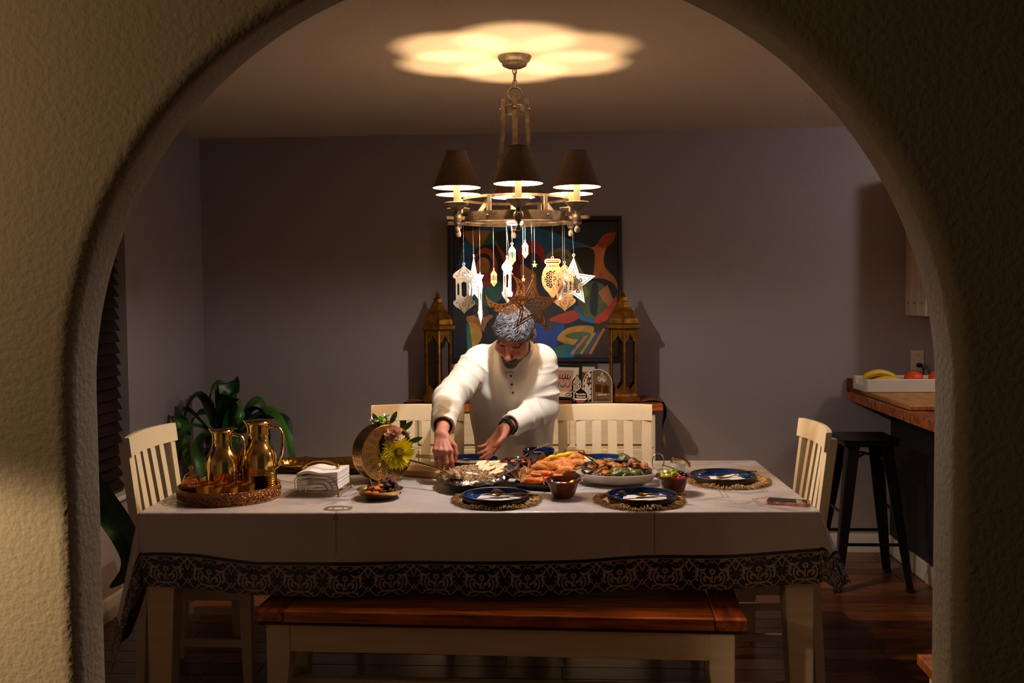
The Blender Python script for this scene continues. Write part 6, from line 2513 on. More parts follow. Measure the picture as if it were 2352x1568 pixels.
# ---- phone
ph = thing('phone', 'phone with red floral case lying face up at the kitchen corner of the table', 'phone', on(.768, 3.508), -.33)
def rrect(w_, h_, r, n=5):
    return [(sx * (w_ / 2 - r) + r * math.cos(a), sy * (h_ / 2 - r) + r * math.sin(a)) for sx, sy, a0 in ((1, 1, 0), (-1, 1, PI / 2), (-1, -1, PI), (1, -1, 1.5 * PI)) for a in np.linspace(a0, a0 + PI / 2, n)]
MB().prism(rrect(.148, .076, .012), .0, .0105).build('case', mat('floral_case', 'b0301e', .35, vary=.5, vscale=55, col2='e0a08a', coat=.3), ph, smooth=40)
MB().prism(rrect(.138, .066, .008), .0100, .0112).build('screen', mat('phone_screen', '050507', .05, coat=.6), ph, smooth=40)
for k in range(2):
    MB().box((-.03 + .02 * k, -.0383, .0055), (.012, .0016, .003), .0006).build('side_button', mat('case_button', 'd8a8a0', .4), ph)


# ------------------------------------------------------------------ sideboard and what stands on it
SX, SY, SZ = -.19, 5.565, .915
sd = thing('sideboard', 'cream sideboard with brown top against the back wall behind the man', 'sideboard', (SX, SY, 0))
MB().box((0, 0, SZ - .02), (1.40, .48, .04), .005).build('top', m_brown, sd)
MB().box((0, .01, .455), (1.32, .43, .84), .003).build('body', m_cream, sd)
for sx in (-1, 1):
    for sy in (-1, 1):
        MB().box((sx * .645, sy * .2 + .005, .04), (.06, .06, .08), .003).build('foot', m_cream, sd)
m_pull = mat('dark_pull', '2a1710', .35, metal=.5)
for r in range(3):
    for c in range(3):
        d = MB().box((-.425 + .425 * c, -.213, .79 - .215 * r), (.395, .018, .19), .004).build('drawer', m_cream, sd)
        g = MB().lathe([(0, 0), (.006, 0), (.006, .012), (.014, .018), (.014, .026), (.009, .030), (0, .030)], 18, M=Matrix.Translation((-.425 + .425 * c, -.222, .79 - .215 * r)) @ Matrix.Rotation(PI / 2, 4, 'X'))
        g.build('knob', m_pull, d)
for r in range(4):
    MB().box((0, -.2055, .897 - .215 * r), (1.30, .006, .012), .001).build('rail', m_cream, sd)
# table runner with tassel ends
m_runner = mat('runner_red', '4a1612', .85, vary=.5, vscale=50, col2='6b3a26', stretch=(1, 5, 1), bump=.4, bscale=200)
m_runner_d = mat('runner_dark', '1a0d0d', .85, vary=.4, vscale=40)
m_tassel = mat('tassel', 'c8a878', .8)
ru = thing('table_runner', 'dark red patterned runner with tasselled points draped over the sideboard', 'runner', (SX, SY, SZ))
g = MB()
rows = []
for i in range(61):
    u = -.708 + 1.416 * i / 60
    hh = .0035 + .010 * math.exp(-((abs(u) - .63) / .05) ** 2) * (.6 + .4 * math.sin(u * 40))
    rows.append([(u, -.15 + .3 * j / 8, hh + .001 * math.sin(j * 2 + i)) for j in range(9)])
g.strip(rows)
for q, cl in ((-.12, 1), (-.02, 1), (.08, 1), (.13, 1)):
    g.strip([[(r[0][0], q + o, r[4][2] + .0012) for o in (-.012, .0, .012)] for r in rows], mi=1)
g.build('cloth', [m_runner, mat('runner_stripe', 'a86a4a', .85, vary=.5, vscale=60)], ru, smooth=180, recalc=False)
for sg in (-1, 1):
    g = MB()
    rows = []
    for t in np.linspace(0, 1, 16):
        w_ = .15 * (1 - t) ** .8 + .006
        out_ = .708 + .018 * math.sin(PI * min(1, t * 1.2)) + .012 * t
        rows.append([(sg * out_, w_ * q, .004 - .175 * t ** 1.1 + .006 * t * math.sin(q * 5)) for q in np.linspace(-1, 1, 9)])
    g.strip(rows)
    g.build('end_point', m_runner_d, ru, smooth=180, recalc=False)
    g = MB()
    x0, z0 = sg * .722, -.172
    g.tube([(x0, 0, z0), (x0, 0, z0 - .03)], .0012, 5)
    g.ball((x0, 0, z0 - .033), .007, 10, 6)
    for k in range(26):
        a = 2 * PI * k / 26
        g.tube([(x0 + .004 * math.cos(a), .004 * math.sin(a), z0 - .033), (x0 + .010 * math.cos(a), .010 * math.sin(a), z0 - .06), (x0 + .015 * math.cos(a), .015 * math.sin(a), z0 - .095)], .0012, 4)
    g.build('tassel', m_tassel, ru, smooth=180, recalc=False)

# tall gold lanterns
m_lant = mat('old_gold', '83521a', .38, metal=.85, vary=.25, vscale=30, col2='9c6a26', bump=.1, bscale=80)
m_lglass = mat('lantern_glass', 'd8d4d0', .03, trans=1.0, ior=1.15)


def hexr(r, z, rz=PI / 6):
    return [(r * math.cos(rz + PI / 3 * k), r * math.sin(rz + PI / 3 * k), z) for k in range(7)]


def big_lantern(x, y, label, rz):
    t = thing('standing_lantern', label, 'lantern', (x, y, SZ + .006), rz, 'tall gold lanterns')
    g = MB().strip([hexr(.0, 0), hexr(.098, 0), hexr(.098, .022), hexr(.086, .03), hexr(.083, .044), hexr(.0, .044)])
    g.build('base', m_lant, t, smooth=0)
    R0, z0, z1 = .076, .044, .395
    for k in range(6):
        a = PI / 6 + PI / 3 * k
        p, q = Vector((R0 * math.cos(a), R0 * math.sin(a), 0)), Vector((R0 * math.cos(a + PI / 3), R0 * math.sin(a + PI / 3), 0))
        MB().box((0, 0, (z0 + z1) / 2), (.012, .012, z1 - z0), .002).build('post', m_lant, t, loc=(p.x, p.y, 0), rot=(0, 0, a))
        # arched fret panels at the head and the foot of each side
        ex = (q - p)
        L = ex.length
        for top in (1, 0):
            n_ = 24
            prof = []
            for i in range(n_ + 1):
                u = i / n_
                c = abs(u - .5) * 2
                hgt = (.030 + .050 * max(0, (c - .12)) ** .7 + .008 * abs(math.sin(c * 9))) if top else (.020 + .045 * max(0, c - .05) ** .9 + .006 * abs(math.sin(c * 9)))
                prof.append((u * L, hgt))
            poly = [(0, 0)] + [(a_, b_) for a_, b_ in prof] + [(L, 0)]
            vs = []
            for o in (-.0015, .0015):
                nrm = Vector((ex.y, -ex.x, 0)).normalized() * o
                for u, h in poly:
                    pt = p + ex * (u / L) + nrm
                    vs.append((pt.x, pt.y, z1 - h if top else z0 + h))
            m_ = len(poly)
            gg = MB()
            gg.add(vs, [tuple(range(m_)), tuple(range(m_, 2 * m_))[::-1]] + [(i, (i + 1) % m_, m_ + (i + 1) % m_, m_ + i) for i in range(m_)])
            gg.build('fret_panel', m_lant, t, smooth=0)
        c0 = (p + q) / 2
        MB().box((0, 0, (z0 + z1) / 2), (L - .012, .002, z1 - z0), 0).build('pane', m_lglass, t, smooth=0, loc=(c0.x * .97, c0.y * .97, 0), rot=(0, 0, math.atan2(ex.y, ex.x)))
    MB().strip([hexr(.0, .392), hexr(.088, .392), hexr(.105, .40), hexr(.105, .418), hexr(.090, .426), hexr(.087, .452), hexr(.068, .480), hexr(.047, .512), hexr(.034, .54), hexr(.030, .546), hexr(.0, .546)]).build('roof', m_lant, t, smooth=0)
    MB().strip([hexr(.026, .544), hexr(.024, .566), hexr(.014, .576), hexr(.0, .578)]).build('cap', m_lant, t, smooth=0)
    MB().lathe([(0, .575), (.008, .578), (.012, .588), (.007, .598), (.002, .606), (0, .612)], 16).build('finial', m_lant, t)
    MB().tube([(.018 * math.cos(a) - .012, 0, .575 + .018 * math.sin(a)) for a in np.linspace(0, 2 * PI, 19)[:-1]], .0016, 6, closed=True).build('carry_ring', m_lant, t)
    return t


big_lantern(-.712, 5.45, 'tall hexagonal gold lantern on the sideboard, on the window side of the painting', .22)
big_lantern(.303, 5.45, 'tall hexagonal gold lantern on the sideboard, on the kitchen side of the painting', .05)

# framed prints and the acrylic countdown sign
m_bframe = mat('black_frame', '0d0b0b', .4)
m_passe = mat('passe_partout', 'd9c6ac', .8)
m_print = mat('pink_print', 'b88a72', .8)
m_ink = mat('dark_ink', '241a18', .7)


def stroke(g, pts, wd, z, n=5):
    P = spline(pts, n)
    k = len(P)
    rows = []
    for i in range(k):
        a, c = P[max(0, i - 1)], P[min(k - 1, i + 1)]
        dx, dy = c[0] - a[0], c[1] - a[1]
        l = math.hypot(dx, dy) + 1e-9
        w_ = wd * (.45 + .55 * math.sin(PI * (i + .5) / k)) / 2
        rows.append([(P[i][0] - dy / l * w_, z, P[i][1] + dx / l * w_), (P[i][0] + dy / l * w_, z, P[i][1] - dx / l * w_)])
    g.strip(rows)


def frame(name, label, loc, rz, lean, w_, h_, bw):
    t = thing(name, label, 'picture frame', loc, 0, 'framed prints on the sideboard', rot=(-lean, 0, rz))
    for sg in (-1, 1):
        MB().box((sg * (w_ / 2 - bw / 2), 0, h_ / 2), (bw, .016, h_), .002).build('frame_side', m_bframe, t)
    for zz in (bw / 2, h_ - bw / 2):
        MB().box((0, 0, zz), (w_ - 2 * bw, .016, bw), .002).build('frame_rail', m_bframe, t)
    MB().box((0, .003, h_ / 2), (w_ - 2 * bw, .006, h_ - 2 * bw), 0).build('mount', m_passe, t, smooth=0)
    return t


f1 = frame('picture_frame', 'black framed print of dark calligraphy on pink, beside the man', (-.035, 5.51, SZ + .008), -.42, .22, .215, .196, .014)
MB().box((-.005, -.0008, .105), (.130, .002, .118), 0).build('print', m_print, f1, smooth=0)
g = MB()
for pts, wd in (([(.045, .135), (.040, .118), (.020, .117), (.012, .130)], .007), ([(.028, .142), (.026, .118)], .006), ([(.012, .146), (.010, .118), (-.02, .117)], .006), ([(-.004, .140), (-.006, .120)], .005),
                ([(-.02, .138), (-.022, .117), (-.045, .117), (-.052, .128)], .006), ([(.045, .098), (.042, .075), (.03, .070), (.022, .080)], .006), ([(.02, .095), (.012, .073), (-.005, .071), (-.012, .084)], .006), ([(-.02, .096), (-.024, .075), (-.045, .072), (-.055, .085)], .006)):
    stroke(g, pts, wd, -.0022)
for x, z in ((.042, .106), (.005, .105), (-.03, .063)):
    g.ball((x, -.0022, z), (.0032, .0006, .0032), 8, 4)
g.build('calligraphy', m_ink, f1, smooth=0, recalc=False)['kind'] = 'stuff'
g = MB()
for pts in ([(.088, .062), (.075, .068), (.062, .055), (.066, .040), (.080, .036), (.086, .046), (.078, .052), (.073, .046)], [(.088, .030), (.070, .028), (.055, .034), (.045, .022), (.030, .020)], [(.062, .055), (.050, .050), (.044, .036), (.030, .034), (.022, .018)], [(.088, .018), (.070, .017), (.055, .020)]):
    stroke(g, pts, .0055, -.0022)
g.build('corner_scroll', m_ink, f1, smooth=0, recalc=False)['kind'] = 'stuff'
f2 = frame('picture_frame', 'black framed print half hidden behind the acrylic sign', (.080, 5.62, SZ + .008), -.30, .16, .17, .19, .014)
MB().box((0, -.0008, .10), (.08, .002, .09), 0).build('print', mat('tan_print', 'a8865c', .8), f2, smooth=0)

m_acryl = mat('smoke_acrylic', '7a6650', .12, trans=.35, spec=.5)
m_acrylw = mat('white_engraving', 'e8d8c8', .5)
m_acrylb = mat('dark_acrylic', '120d0d', .25)
m_golda = mat('gold_acrylic', '9a5a16', .18, metal=.9)
ac = thing('countdown_sign', 'arched acrylic day counter with white lettering on the sideboard', 'sign', (.160, 5.345, SZ + .008), .0)
AW, AH = .158, .180
def arch_poly(w_, h_, n=24):
    r = w_ / 2
    return [(-r, 0), (r, 0)] + [(r * math.cos(a), h_ - r + r * math.sin(a)) for a in np.linspace(0, PI, n)]
RX90 = Matrix.Rotation(PI / 2, 4, 'X')


def plate(parent, name, loops, thick, m, loc=(0, 0, 0)):
    me = fret_mesh(name, loops, thick, m)
    me.transform(RX90)
    return link(name, me, parent, loc)


def frame_poly(poly, k, c):
    return [(c[0] + (x - c[0]) * k, c[1] + (y - c[1]) * k) for x, y in poly]


ap = arch_poly(AW, AH)
plate(ac, 'arch_panel', [ap], .003, m_acryl)
plate(ac, 'arch_rim', [ap, frame_poly(ap, .965, (0, .09))], .0042, m_acrylw)
MB().box((0, .01, -.002), (.17, .07, .008), .002).build('stand', m_acrylb, ac)
MB().box((-.029, -.003, .088), (.0022, .001, .172), 0).build('divider', m_acrylw, ac, smooth=0)
# dark lattice on the left third with a hanging gold lantern
lp = [p for p in [(-.0765, .004), (-.032, .004), (-.032, .166)] + [(AW / 2 * .96 * math.cos(a), AH - AW / 2 + AW / 2 * .96 * math.sin(a)) for a in np.linspace(1.99, PI, 10)]]
plate(ac, 'lattice_ground', [lp], .001, m_acrylb, (0, -.0022, 0))
plate(ac, 'lattice', rose_lattice(lp, .017, .0008, thin=.30), .001, m_acrylw, (0, -.0032, 0))
plate(ac, 'hanging_lantern', [[(x - .047, y + .115) for x, y in lantern_small(.026)[0]]] + [[(x - .047, y + .115) for x, y in l] for l in lantern_small(.026)[1:]], .0012, m_golda, (0, -.0044, 0))
# calligraphic flame, digits, words
g = MB()
for pts in ([(.0, .036), (-.002, .026), (-.010, .017)], [(.0, .036), (.003, .022), (.008, .014), (.006, .004)], [(-.016, .012), (-.021, .004), (-.020, -.006), (-.012, -.014), (-.005, -.014)], [(-.010, .012), (-.013, .002), (-.008, -.006), (-.014, -.010)], [(-.004, .016), (-.006, .0), (-.002, -.010)],
            [(.004, .010), (.000, .002), (.006, -.004), (.002, -.012)], [(.010, .006), (.012, -.003), (.006, -.010), (.016, -.010)], [(.018, .004), (.020, -.006), (.012, -.016), (.002, -.016)], [(.022, -.001), (.017, -.010)], [(-.019, .009), (-.016, .010)]):
    stroke(g, [(x + .025, z + .128) for x, z in pts], .0030, -.0030)
for x, z in ((.018, .009), (-.021, .010), (.0, -.004), (.010, .012)):
    g.ball((x + .025, -.0030, z + .128), (.0019, .0005, .0019), 6, 4)
g.build('calligraphy', m_acrylw, ac, smooth=0, recalc=False)['kind'] = 'stuff'
for k, (x, z, dg) in enumerate(((.003, .078, '2'), (.044, .073, '3'))):
    b_ = MB().box((x, -.0045, z), (.032, .004, .038), .0012).build('digit_block', m_golda, ac)
    o = link('digit', text_mesh('digit', dg, .030, mat('digit_dark', '3a1c08', .3, metal=.6), .0006), b_, (x, -.0068, z - .011), (PI / 2, 0, 0))
    MB().ball((x, -.0045, z + .022), (.0045, .002, .004), 8, 6).build('block_tip', m_golda, b_)
link('words_day_of', text_mesh('words', 'DAY OF', .0130, m_acrylw, .0003, bold=.0003), ac, (.026, -.0030, .038), (PI / 2, 0, 0))
for sg in (-1, 1):
    MB().box((.026 + sg * .033, -.0030, .0425), (.008, .001, .0013), 0).build('dash', m_acrylw, ac, smooth=0)
link('words_month', text_mesh('words', 'Ramadan', .0175, mat('gold_letters', 'c06a1a', .25, metal=.8), .0006, shear=.25, bold=.0004), ac, (.026, -.0032, .013), (PI / 2, 0, 0))
# small onion-dome plaque in front, with a dark fretted arch behind it
dm = thing('dome_plaque', 'small dark onion-dome plaque with white lettering in front of the acrylic sign', 'sign', (.070, 5.325, SZ + .008), .0)
dome = mirror_outline([(0, .090)] + spline([(.004, .082), (.012, .074), (.026, .064), (.036, .048), (.037, .030), (.028, .016)], 4))
dome = [p for p in dome]
dome = [(0, .090)] + [p for p in spline([(.004, .082), (.012, .074), (.026, .064), (.036, .048), (.037, .030), (.028, .016)], 4)] + [(-x, y) for x, y in spline([(.004, .082), (.012, .074), (.026, .064), (.036, .048), (.037, .030), (.028, .016)], 4)[::-1]]
plate(dm, 'dome_panel', [dome], .003, m_acrylb)
plate(dm, 'dome_rim', [dome, frame_poly(dome, .93, (0, .045))], .0042, m_acrylw)
plate(dm, 'white_band', [[(-.032, .024), (.032, .024), (.027, .0165), (-.027, .0165)]], .0046, m_acrylw)
plate(dm, 'foot', [[(-.02, 0), (.02, 0), (.024, .0165), (-.024, .0165)]], .006, mat('pink_foot', '8a4a48', .4))
for k, wtxt in enumerate(('Ramadan', 'Mubarak')):
    link('words', text_mesh('words', wtxt, .0145, m_acrylw, .0004, shear=.2, bold=.0003), dm, (0, -.0026, .0435 - .0145 * k), (PI / 2, 0, 0))
fa_ = thing('fret_arch', 'dark fretted arch panel between the framed print and the dome plaque', 'ornament', (.052, 5.385, SZ + .008), -.15)
fp = [(-.030, 0), (.030, 0), (.030, .10)] + [(.030 - .030 * u, .10 + .045 * u ** .6) for u in (.2, .5, .8)] + [(0, .150)] + [(-.030 + .030 * u, .10 + .045 * u ** .6) for u in (.8, .5, .2)] + [(-.030, .10)]
plate(fa_, 'arch_panel', [fp], .002, m_acrylb)
plate(fa_, 'scroll_fret', rose_lattice(fp, .022, .002, thin=.35), .0012, mat('pale_fret', 'b8a898', .5), (0, -.0018, 0))
MB().box((0, .0, -.001), (.064, .03, .006), .001).build('stand', m_acrylb, fa_)

# ------------------------------------------------------------------ painting
PX0, PX1, PZ0, PZ1 = -.690, .318, 1.112, 1.952
pt_ = thing('painting', 'colourful abstract figure painting in a thin black frame on the back wall', 'painting', ((PX0 + PX1) / 2, YB, PZ0))
pw, phh = PX1 - PX0, PZ1 - PZ0
m_pf = mat('painting_frame', '17100e', .4)
for sg in (-1, 1):
    MB().box((sg * (pw / 2 - .012), -.02, phh / 2), (.024, .036, phh), .003).build('frame_side', m_pf, pt_)
for zz in (.012, phh - .012):
    MB().box((0, -.02, zz), (pw - .048, .036, .024), .003).build('frame_rail', m_pf, pt_)
cw, chh = pw - .048, phh - .048
cols_ = {'ground': '1c1d26', 'teal': '0f5f86', 'deepgreen': '1f3a36', 'ochre': 'a3682c', 'leaf': '2f5a3a', 'rust': 'a4451c', 'black': '0b0a0e', 'tan': 'b07240', 'sea': '2b6a5e', 'red': 'a01a1c', 'wine': '6a1418', 'khaki': '8a8058', 'brown': '3a2418', 'orange': 'c07034', 'brick': '9a3a22', 'olive': '55603a',
         'flame': 'b83c1a', 'blue': '1c3f96', 'sky': '0f6aa8', 'gold': 'b8862c', 'navy': '14142e', 'yellow': 'c49a3e', 'mud': '5a3a26', 'lime': '6a9a2a', 'grey': '5a5a66'}
ckeys = list(cols_)
cm = [mat('paint_' + k, '%02x%02x%02x' % tuple(min(255, int(int(v[i:i + 2], 16) * (.72 if k in ('ground', 'black', 'navy', 'brown', 'mud', 'deepgreen', 'grey') else 1.13))) for i in (0, 2, 4)), .45, vary=.28, vscale=14, bump=.06, bscale=90) for k, v in cols_.items()]
g = MB()
lay_ = [0]


def paint(col, pts, smooth=True):
    """Outline in the painting's own grid: 0..1 across, 0..1 down."""
    P = spline(pts, 4, True) if smooth else pts
    lay_[0] += 1
    y = -.0095 - .00004 * lay_[0]
    P = [((min(1, max(0, a)) - .5) * cw, y, .024 + (1 - min(1, max(0, b))) * chh) for a, b in P]
    g.add(P, [tuple(range(len(P)))], ckeys.index(col))


def pz(*p):
    return [((a - 155) / 1690, (b - 110) / 1360) for a, b in p]


def ell(cx, cy, rx, ry, a0=0, a1=2 * PI, n=20):
    return pz(*[(cx + rx * math.cos(a0 + (a1 - a0) * k / n), cy + ry * math.sin(a0 + (a1 - a0) * k / n)) for k in range(n)])


paint('ground', [(0, 0), (1, 0), (1, 1), (0, 1)], False)
paint('teal', pz((215, 620), (270, 330), (420, 170), (830, 150), (1100, 190), (1420, 300), (1560, 370), (1240, 420), (1060, 520), (760, 430), (560, 330), (380, 400), (330, 560)))
paint('deepgreen', pz((930, 110), (1845, 110), (1845, 300), (1600, 370), (1380, 300), (1150, 200)), False)
paint('brown', pz((1380, 380), (1640, 360), (1660, 720), (1560, 760), (1450, 620)), False)
paint('ochre', pz((280, 200), (560, 200), (540, 270), (480, 330), (410, 355), (340, 320), (300, 270)))
paint('leaf', pz((560, 200), (700, 190), (560, 310), (480, 330)))
paint('deepgreen', pz((590, 210), (830, 190), (780, 420), (640, 400)), False)
paint('rust', pz((585, 300), (720, 460), (690, 530)), False)
paint('sea', pz((300, 700), (420, 640), (640, 700), (660, 860), (500, 960), (330, 900)))
paint('wine', pz((740, 560), (880, 560), (940, 820), (840, 980), (700, 860)))
paint('rust', ell(490, 560, 125, 195))
paint('black', ell(478, 520, 88, 100))
paint('tan', ell(470, 545, 72, 85))
paint('ochre', pz((460, 450), (500, 560), (430, 570)), False)
paint('brick', pz((410, 640), (560, 620), (600, 700), (470, 760)))
paint('red', ell(965, 440, 135, 140))
paint('black', ell(975, 520, 90, 100))
paint('tan', pz((850, 540), (940, 580), (1010, 640), (1000, 840), (900, 860)))
paint('khaki', pz((1110, 470), (1180, 400), (1300, 375), (1390, 450), (1480, 600), (1560, 740), (1440, 780), (1330, 600), (1220, 520)))
paint('black', pz((1160, 500), (1240, 460), (1330, 560), (1340, 700), (1230, 660)))
paint('olive', pz((1180, 440), (1290, 410), (1350, 480), (1260, 470)))
paint('orange', pz((1510, 365), (1600, 370), (1690, 290), (1810, 230), (1790, 320), (1720, 400), (1710, 560), (1830, 700), (1830, 860), (1700, 850), (1600, 720), (1610, 420)))
paint('brick', pz((1640, 350), (1710, 250), (1825, 225), (1800, 320), (1720, 380)))
paint('black', ell(1640, 830, 205, 150))
paint('olive', ell(1600, 900, 165, 190))
paint('lime', pz((1470, 800), (1520, 760), (1540, 840), (1480, 880)))
paint('deepgreen', pz((1580, 760), (1640, 740), (1630, 1040), (1560, 1000)))
paint('tan', pz((1650, 820), (1740, 745), (1800, 900), (1750, 960), (1690, 900)), False)
paint('flame', pz((1650, 1050), (1740, 970), (1830, 860), (1810, 1000), (1700, 1120), (1580, 1120)))
paint('sky', pz((1395, 960), (1440, 960), (1490, 1050), (1600, 1100), (1580, 1125), (1460, 1090), (1400, 1020)))
paint('tan', pz((300, 1050), (560, 1040), (530, 1180), (500, 1230), (430, 1170), (330, 1130)))
paint('grey', pz((360, 980), (480, 930), (520, 1040), (400, 1060)))
paint('yellow', pz((310, 1110), (420, 1150), (450, 1250), (400, 1340), (340, 1380), (335, 1250)))
paint('sea', pz((290, 1130), (320, 1130), (350, 1400), (310, 1460), (290, 1300)))
paint('navy', pz((500, 1120), (640, 1040), (720, 1160), (620, 1330), (450, 1380)))
paint('navy', pz((200, 1150), (290, 1130), (300, 1460), (190, 1460)), False)
paint('brown', pz((1000, 980), (1250, 900), (1400, 1000), (1250, 1120), (1050, 1120)))
paint('flame', pz((1140, 1090), (1300, 1020), (1420, 1000), (1440, 1080), (1300, 1130)))
paint('blue', pz((990, 1130), (1290, 1130), (1240, 1280), (1190, 1390), (1000, 1330)))
paint('grey', pz((1080, 1120), (1200, 1110), (1180, 1190), (1090, 1200)))
paint('mud', pz((1540, 1200), (1840, 1100), (1845, 1465), (1480, 1465)))
paint('gold', pz((1225, 1290), (1300, 1190), (1450, 1150), (1600, 1170), (1530, 1320), (1400, 1350)))
paint('olive', pz((1300, 1250), (1450, 1210), (1560, 1230), (1420, 1290)))
paint('sea', pz((1170, 1390), (1330, 1330), (1400, 1400), (1380, 1465), (1180, 1465)))
paint('sky', pz((1350, 1360), (1390, 1465), (1300, 1465)), False)
paint('rust', pz((1020, 1390), (1160, 1370), (1180, 1460), (1030, 1465)))
for k, c in enumerate(('orange', 'teal', 'gold', 'sea', 'orange', 'teal')):
    x = 1690 - 46 * k
    paint(c, pz((x, 1180 + 18 * k), (x + 26, 1185 + 18 * k), (x - 120, 1440), (x - 150, 1430)), False)
g.build('canvas', cm, pt_, smooth=0, recalc=False)

# ------------------------------------------------------------------ plants
m_corn = mat('plant_leaf', '1c3f14', .35, spec=.5, vary=.35, vscale=9, col2='3d6e1c', stretch=(1, 1, 1), bump=.1, bscale=20)
m_corn2 = mat('plant_leaf_dark', '0f2e10', .38, spec=.5, vary=.3, vscale=9, col2='1c4416')
m_pot = mat('dark_pot', '2a201c', .5)
m_soil = mat('soil', '1c130d', .9)
m_trunk = mat('plant_stem', '5a4a30', .8, vary=.3, vscale=30)


def blade(mb, pts, wmax, twist=0.0, n=6, up=Vector((0, 0, 1))):
    P = [Vector(p) for p in spline(pts, n)]
    k = len(P)
    rows = []
    for i in range(k):
        d = (P[min(k - 1, i + 1)] - P[max(0, i - 1)]).normalized()
        s_ = d.cross(up)
        s_ = s_.normalized() if s_.length > .05 else Vector((1, 0, 0))
        u = i / (k - 1)
        a = twist * u
        nn = s_.cross(d)
        s2 = s_ * math.cos(a) + nn * math.sin(a)
        n2 = s2.cross(d)
        w_ = wmax * (math.sin(PI * (.10 + .88 * u)) ** .75) * (1 - .15 * u)
        wv = .006 * math.sin(u * 17)
        rows.append([tuple(P[i] - s2 * w_ + n2 * (w_ * .30 + wv)), tuple(P[i] - s2 * w_ * .5 + n2 * w_ * .1), tuple(P[i]), tuple(P[i] + s2 * w_ * .5 + n2 * w_ * .1), tuple(P[i] + s2 * w_ + n2 * (w_ * .30 - wv))])
    mb.strip(rows)


cp = thing('potted_plant', 'leafy corn plant with arching strap leaves in the corner by the window', 'plant', (-1.86, 5.30, 0))
MB().lathe([(0, 0), (.12, 0), (.15, .28), (.155, .30), (.14, .30), (.135, .27), (0, .27)], 32).build('pot', m_pot, cp)
MB().lathe([(0, .265), (.136, .268)], 24).build('soil', m_soil, cp)
MB().tube([(0, 0, .26), (.01, .0, .45), (0, .005, .68)], [.022, .018, .014], 10).build('stem', m_trunk, cp)
# tips (x, height) as they hang around the crown, with the top of the arch
arcs = [(-.26, .62, -.15, .97, .0), (-.17, .55, -.20, .90, -.1), (-.10, .80, -.05, 1.03, .05), (.02, .62, .05, 1.05, -.10), (.12, .74, .09, .95, -.15), (.20, .60, .16, .93, .08), (.25, .66, .18, .90, -.05), (.38, .54, .24, .88, .0), (-.20, .50, -.14, .82, -.2), (.08, .52, .06, .80, -.25), (.30, .50, .20, .78, -.18),
        (-.02, .50, -.04, .78, -.28), (-.12, .46, -.10, .72, .12), (.16, .48, .12, .74, .16), (-.24, .74, -.12, .86, .1), (.33, .70, .22, .84, .1)]
for i, (tx, tz, ax_, az, yy) in enumerate(arcs):
    g = MB()
    base = (.012 * math.cos(i * 2.4), .012 * math.sin(i * 2.4), .56 + .012 * i * .8)
    blade(g, [base, (ax_ * .45, yy * .35, (base[2] + az) / 2 + .05), (ax_, yy * .8, az), ((ax_ + tx) / 2 + .02 * (1 if tx > 0 else -1), yy * .95, (az + tz) / 2 + .05), (tx, yy, tz)], .040 + .014 * (i % 3 == 0) + .008 * (i % 2), twist=.5 * (-1) ** i)
    g.build('leaf', m_corn if i % 3 else m_corn2, cp, smooth=180, recalc=False)
dp = thing('potted_plant', 'plant of broad dark green leaves at the near end of the window, one leaf drooping', 'plant', (-1.85, 3.05, 0))
MB().lathe([(0, 0), (.11, 0), (.14, .26), (.145, .28), (.13, .28), (.125, .25), (0, .25)], 32).build('pot', mat('beige_pot', '9a8466', .6), dp)
MB().lathe([(0, .245), (.126, .248)], 24).build('soil', m_soil, dp)
MB().tube([(0, 0, .24), (.0, .01, .45), (-.01, .0, .62)], [.018, .015, .012], 10).build('stem', m_trunk, dp)
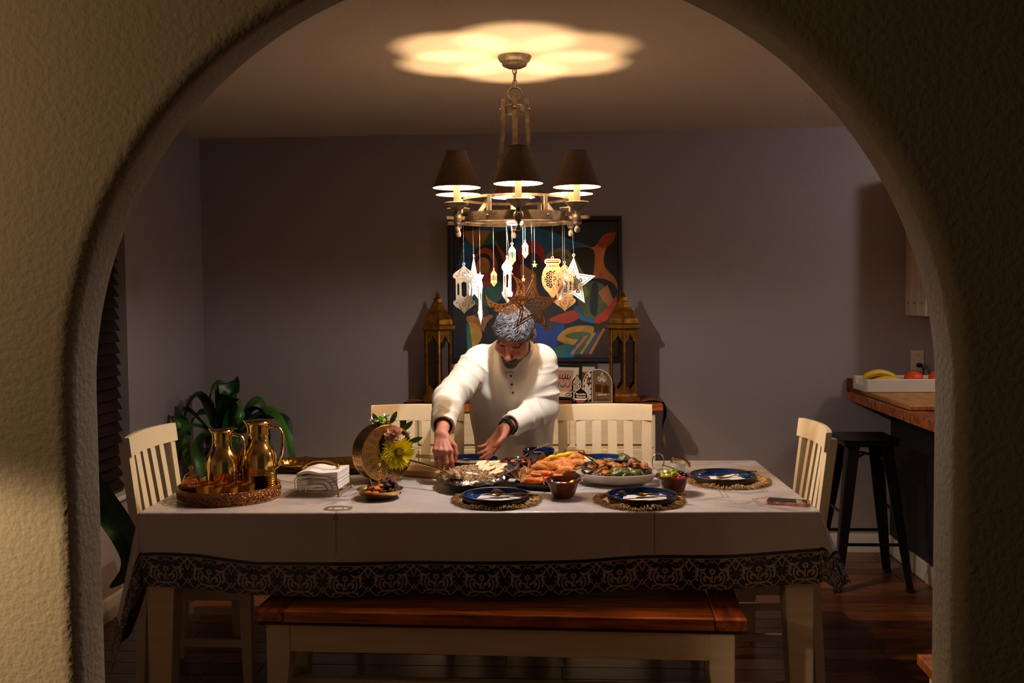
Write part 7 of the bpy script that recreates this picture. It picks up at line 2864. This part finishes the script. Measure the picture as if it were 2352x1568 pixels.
for i, pts in enumerate(([(0, .02, .58), (.06, .14, .84), (.16, .25, .90), (.25, .29, .78), (.325, .30, .64), (.315, .30, .56), (.255, .29, .50)], [(0, 0, .6), (-.05, -.12, .85), (-.05, -.3, .75), (-.04, -.42, .5)], [(0, 0, .6), (.02, -.08, .9), (.02, -.2, .95), (.02, -.36, .8)], [(0, 0, .58), (-.08, .06, .75), (-.14, .16, .68), (-.17, .25, .5)])):
    g = MB()
    blade(g, pts, .052 if i == 0 else .05, twist=.5 if i == 0 else .3, n=8, up=Vector((0, -1, .3)) if i == 0 else Vector((0, 0, 1)))
    g.build('leaf', m_corn2, dp, smooth=180, recalc=False)


# ------------------------------------------------------------------ labels that single out each of several look-alikes
ORD = ['first', 'second', 'third', 'fourth', 'fifth', 'sixth', 'seventh', 'eighth', 'ninth', 'tenth', 'eleventh', 'twelfth', 'thirteenth']


def number(prefix, text, key=lambda o: o.location.x, has=None):
    obs = [o for o in S.objects if o.parent is None and o.name.split('.')[0] == prefix and (has is None or has in o.get('label', ''))]
    obs.sort(key=key)
    for i, o in enumerate(obs):
        w_ = ORD[i]
        if len(obs) > 1:
            o['label'] = text.format(w_)


number('fried_pastry', '{} half-moon fried pastry from the window side in the tray of pastries')
number('fried_roll', '{} orange fried roll from the window side at the near end of the pastry tray')
number('lemon_wedge', '{} lemon wedge from the window side on top of the fried pastries')
number('bread_wedge', '{} golden flatbread wedge from the window side on the rice dish')
number('cheese_cube', '{} white cheese cube from the window side at the front of the rice')
number('pickled_pepper', '{} yellow green pickled pepper from the window side in the brown bowl')
number('pink_pickle', '{} bright pink pickle from the window side in the brown bowl of peppers')
number('olive', '{} black olive from the window side on the creamy dip', has='dip')
number('olive', '{} black olive from the window side in the brown bowl of peppers', has='peppers')
number('prune', '{} black prune from the window side in the gold fruit bowl')
number('apricot', '{} orange dried apricot from the window side in the gold fruit bowl')
number('date', '{} glossy brown date from the window side in the gold fruit bowl', has='fruit bowl')
number('fig', '{} pale brown dried fruit from the window side, on top of the dates')
number('saucer', '{} small gold saucer from the bottom of the stack on the coffee tray', key=lambda o: o.location.z)
number('tea_glass', '{} amber tea glass from the window side, front row of the coffee tray', has='front of')
number('tea_glass', '{} amber tea glass from the window side, back row of the coffee tray', has='behind the front')
number('paper_napkin', '{} white paper napkin from the bottom of the pile in the wire holder', key=lambda o: len(o.name) and o.name, has='inside the gold wire holder')
for k_, t_ in (('aubergine', 'dark aubergine piece'), ('squash', 'orange squash piece'), ('pepper', 'green roast pepper'), ('onion', 'browned onion piece')):
    number('roast_' + k_, '{} ' + t_ + ' from the window side on the vegetable platter')
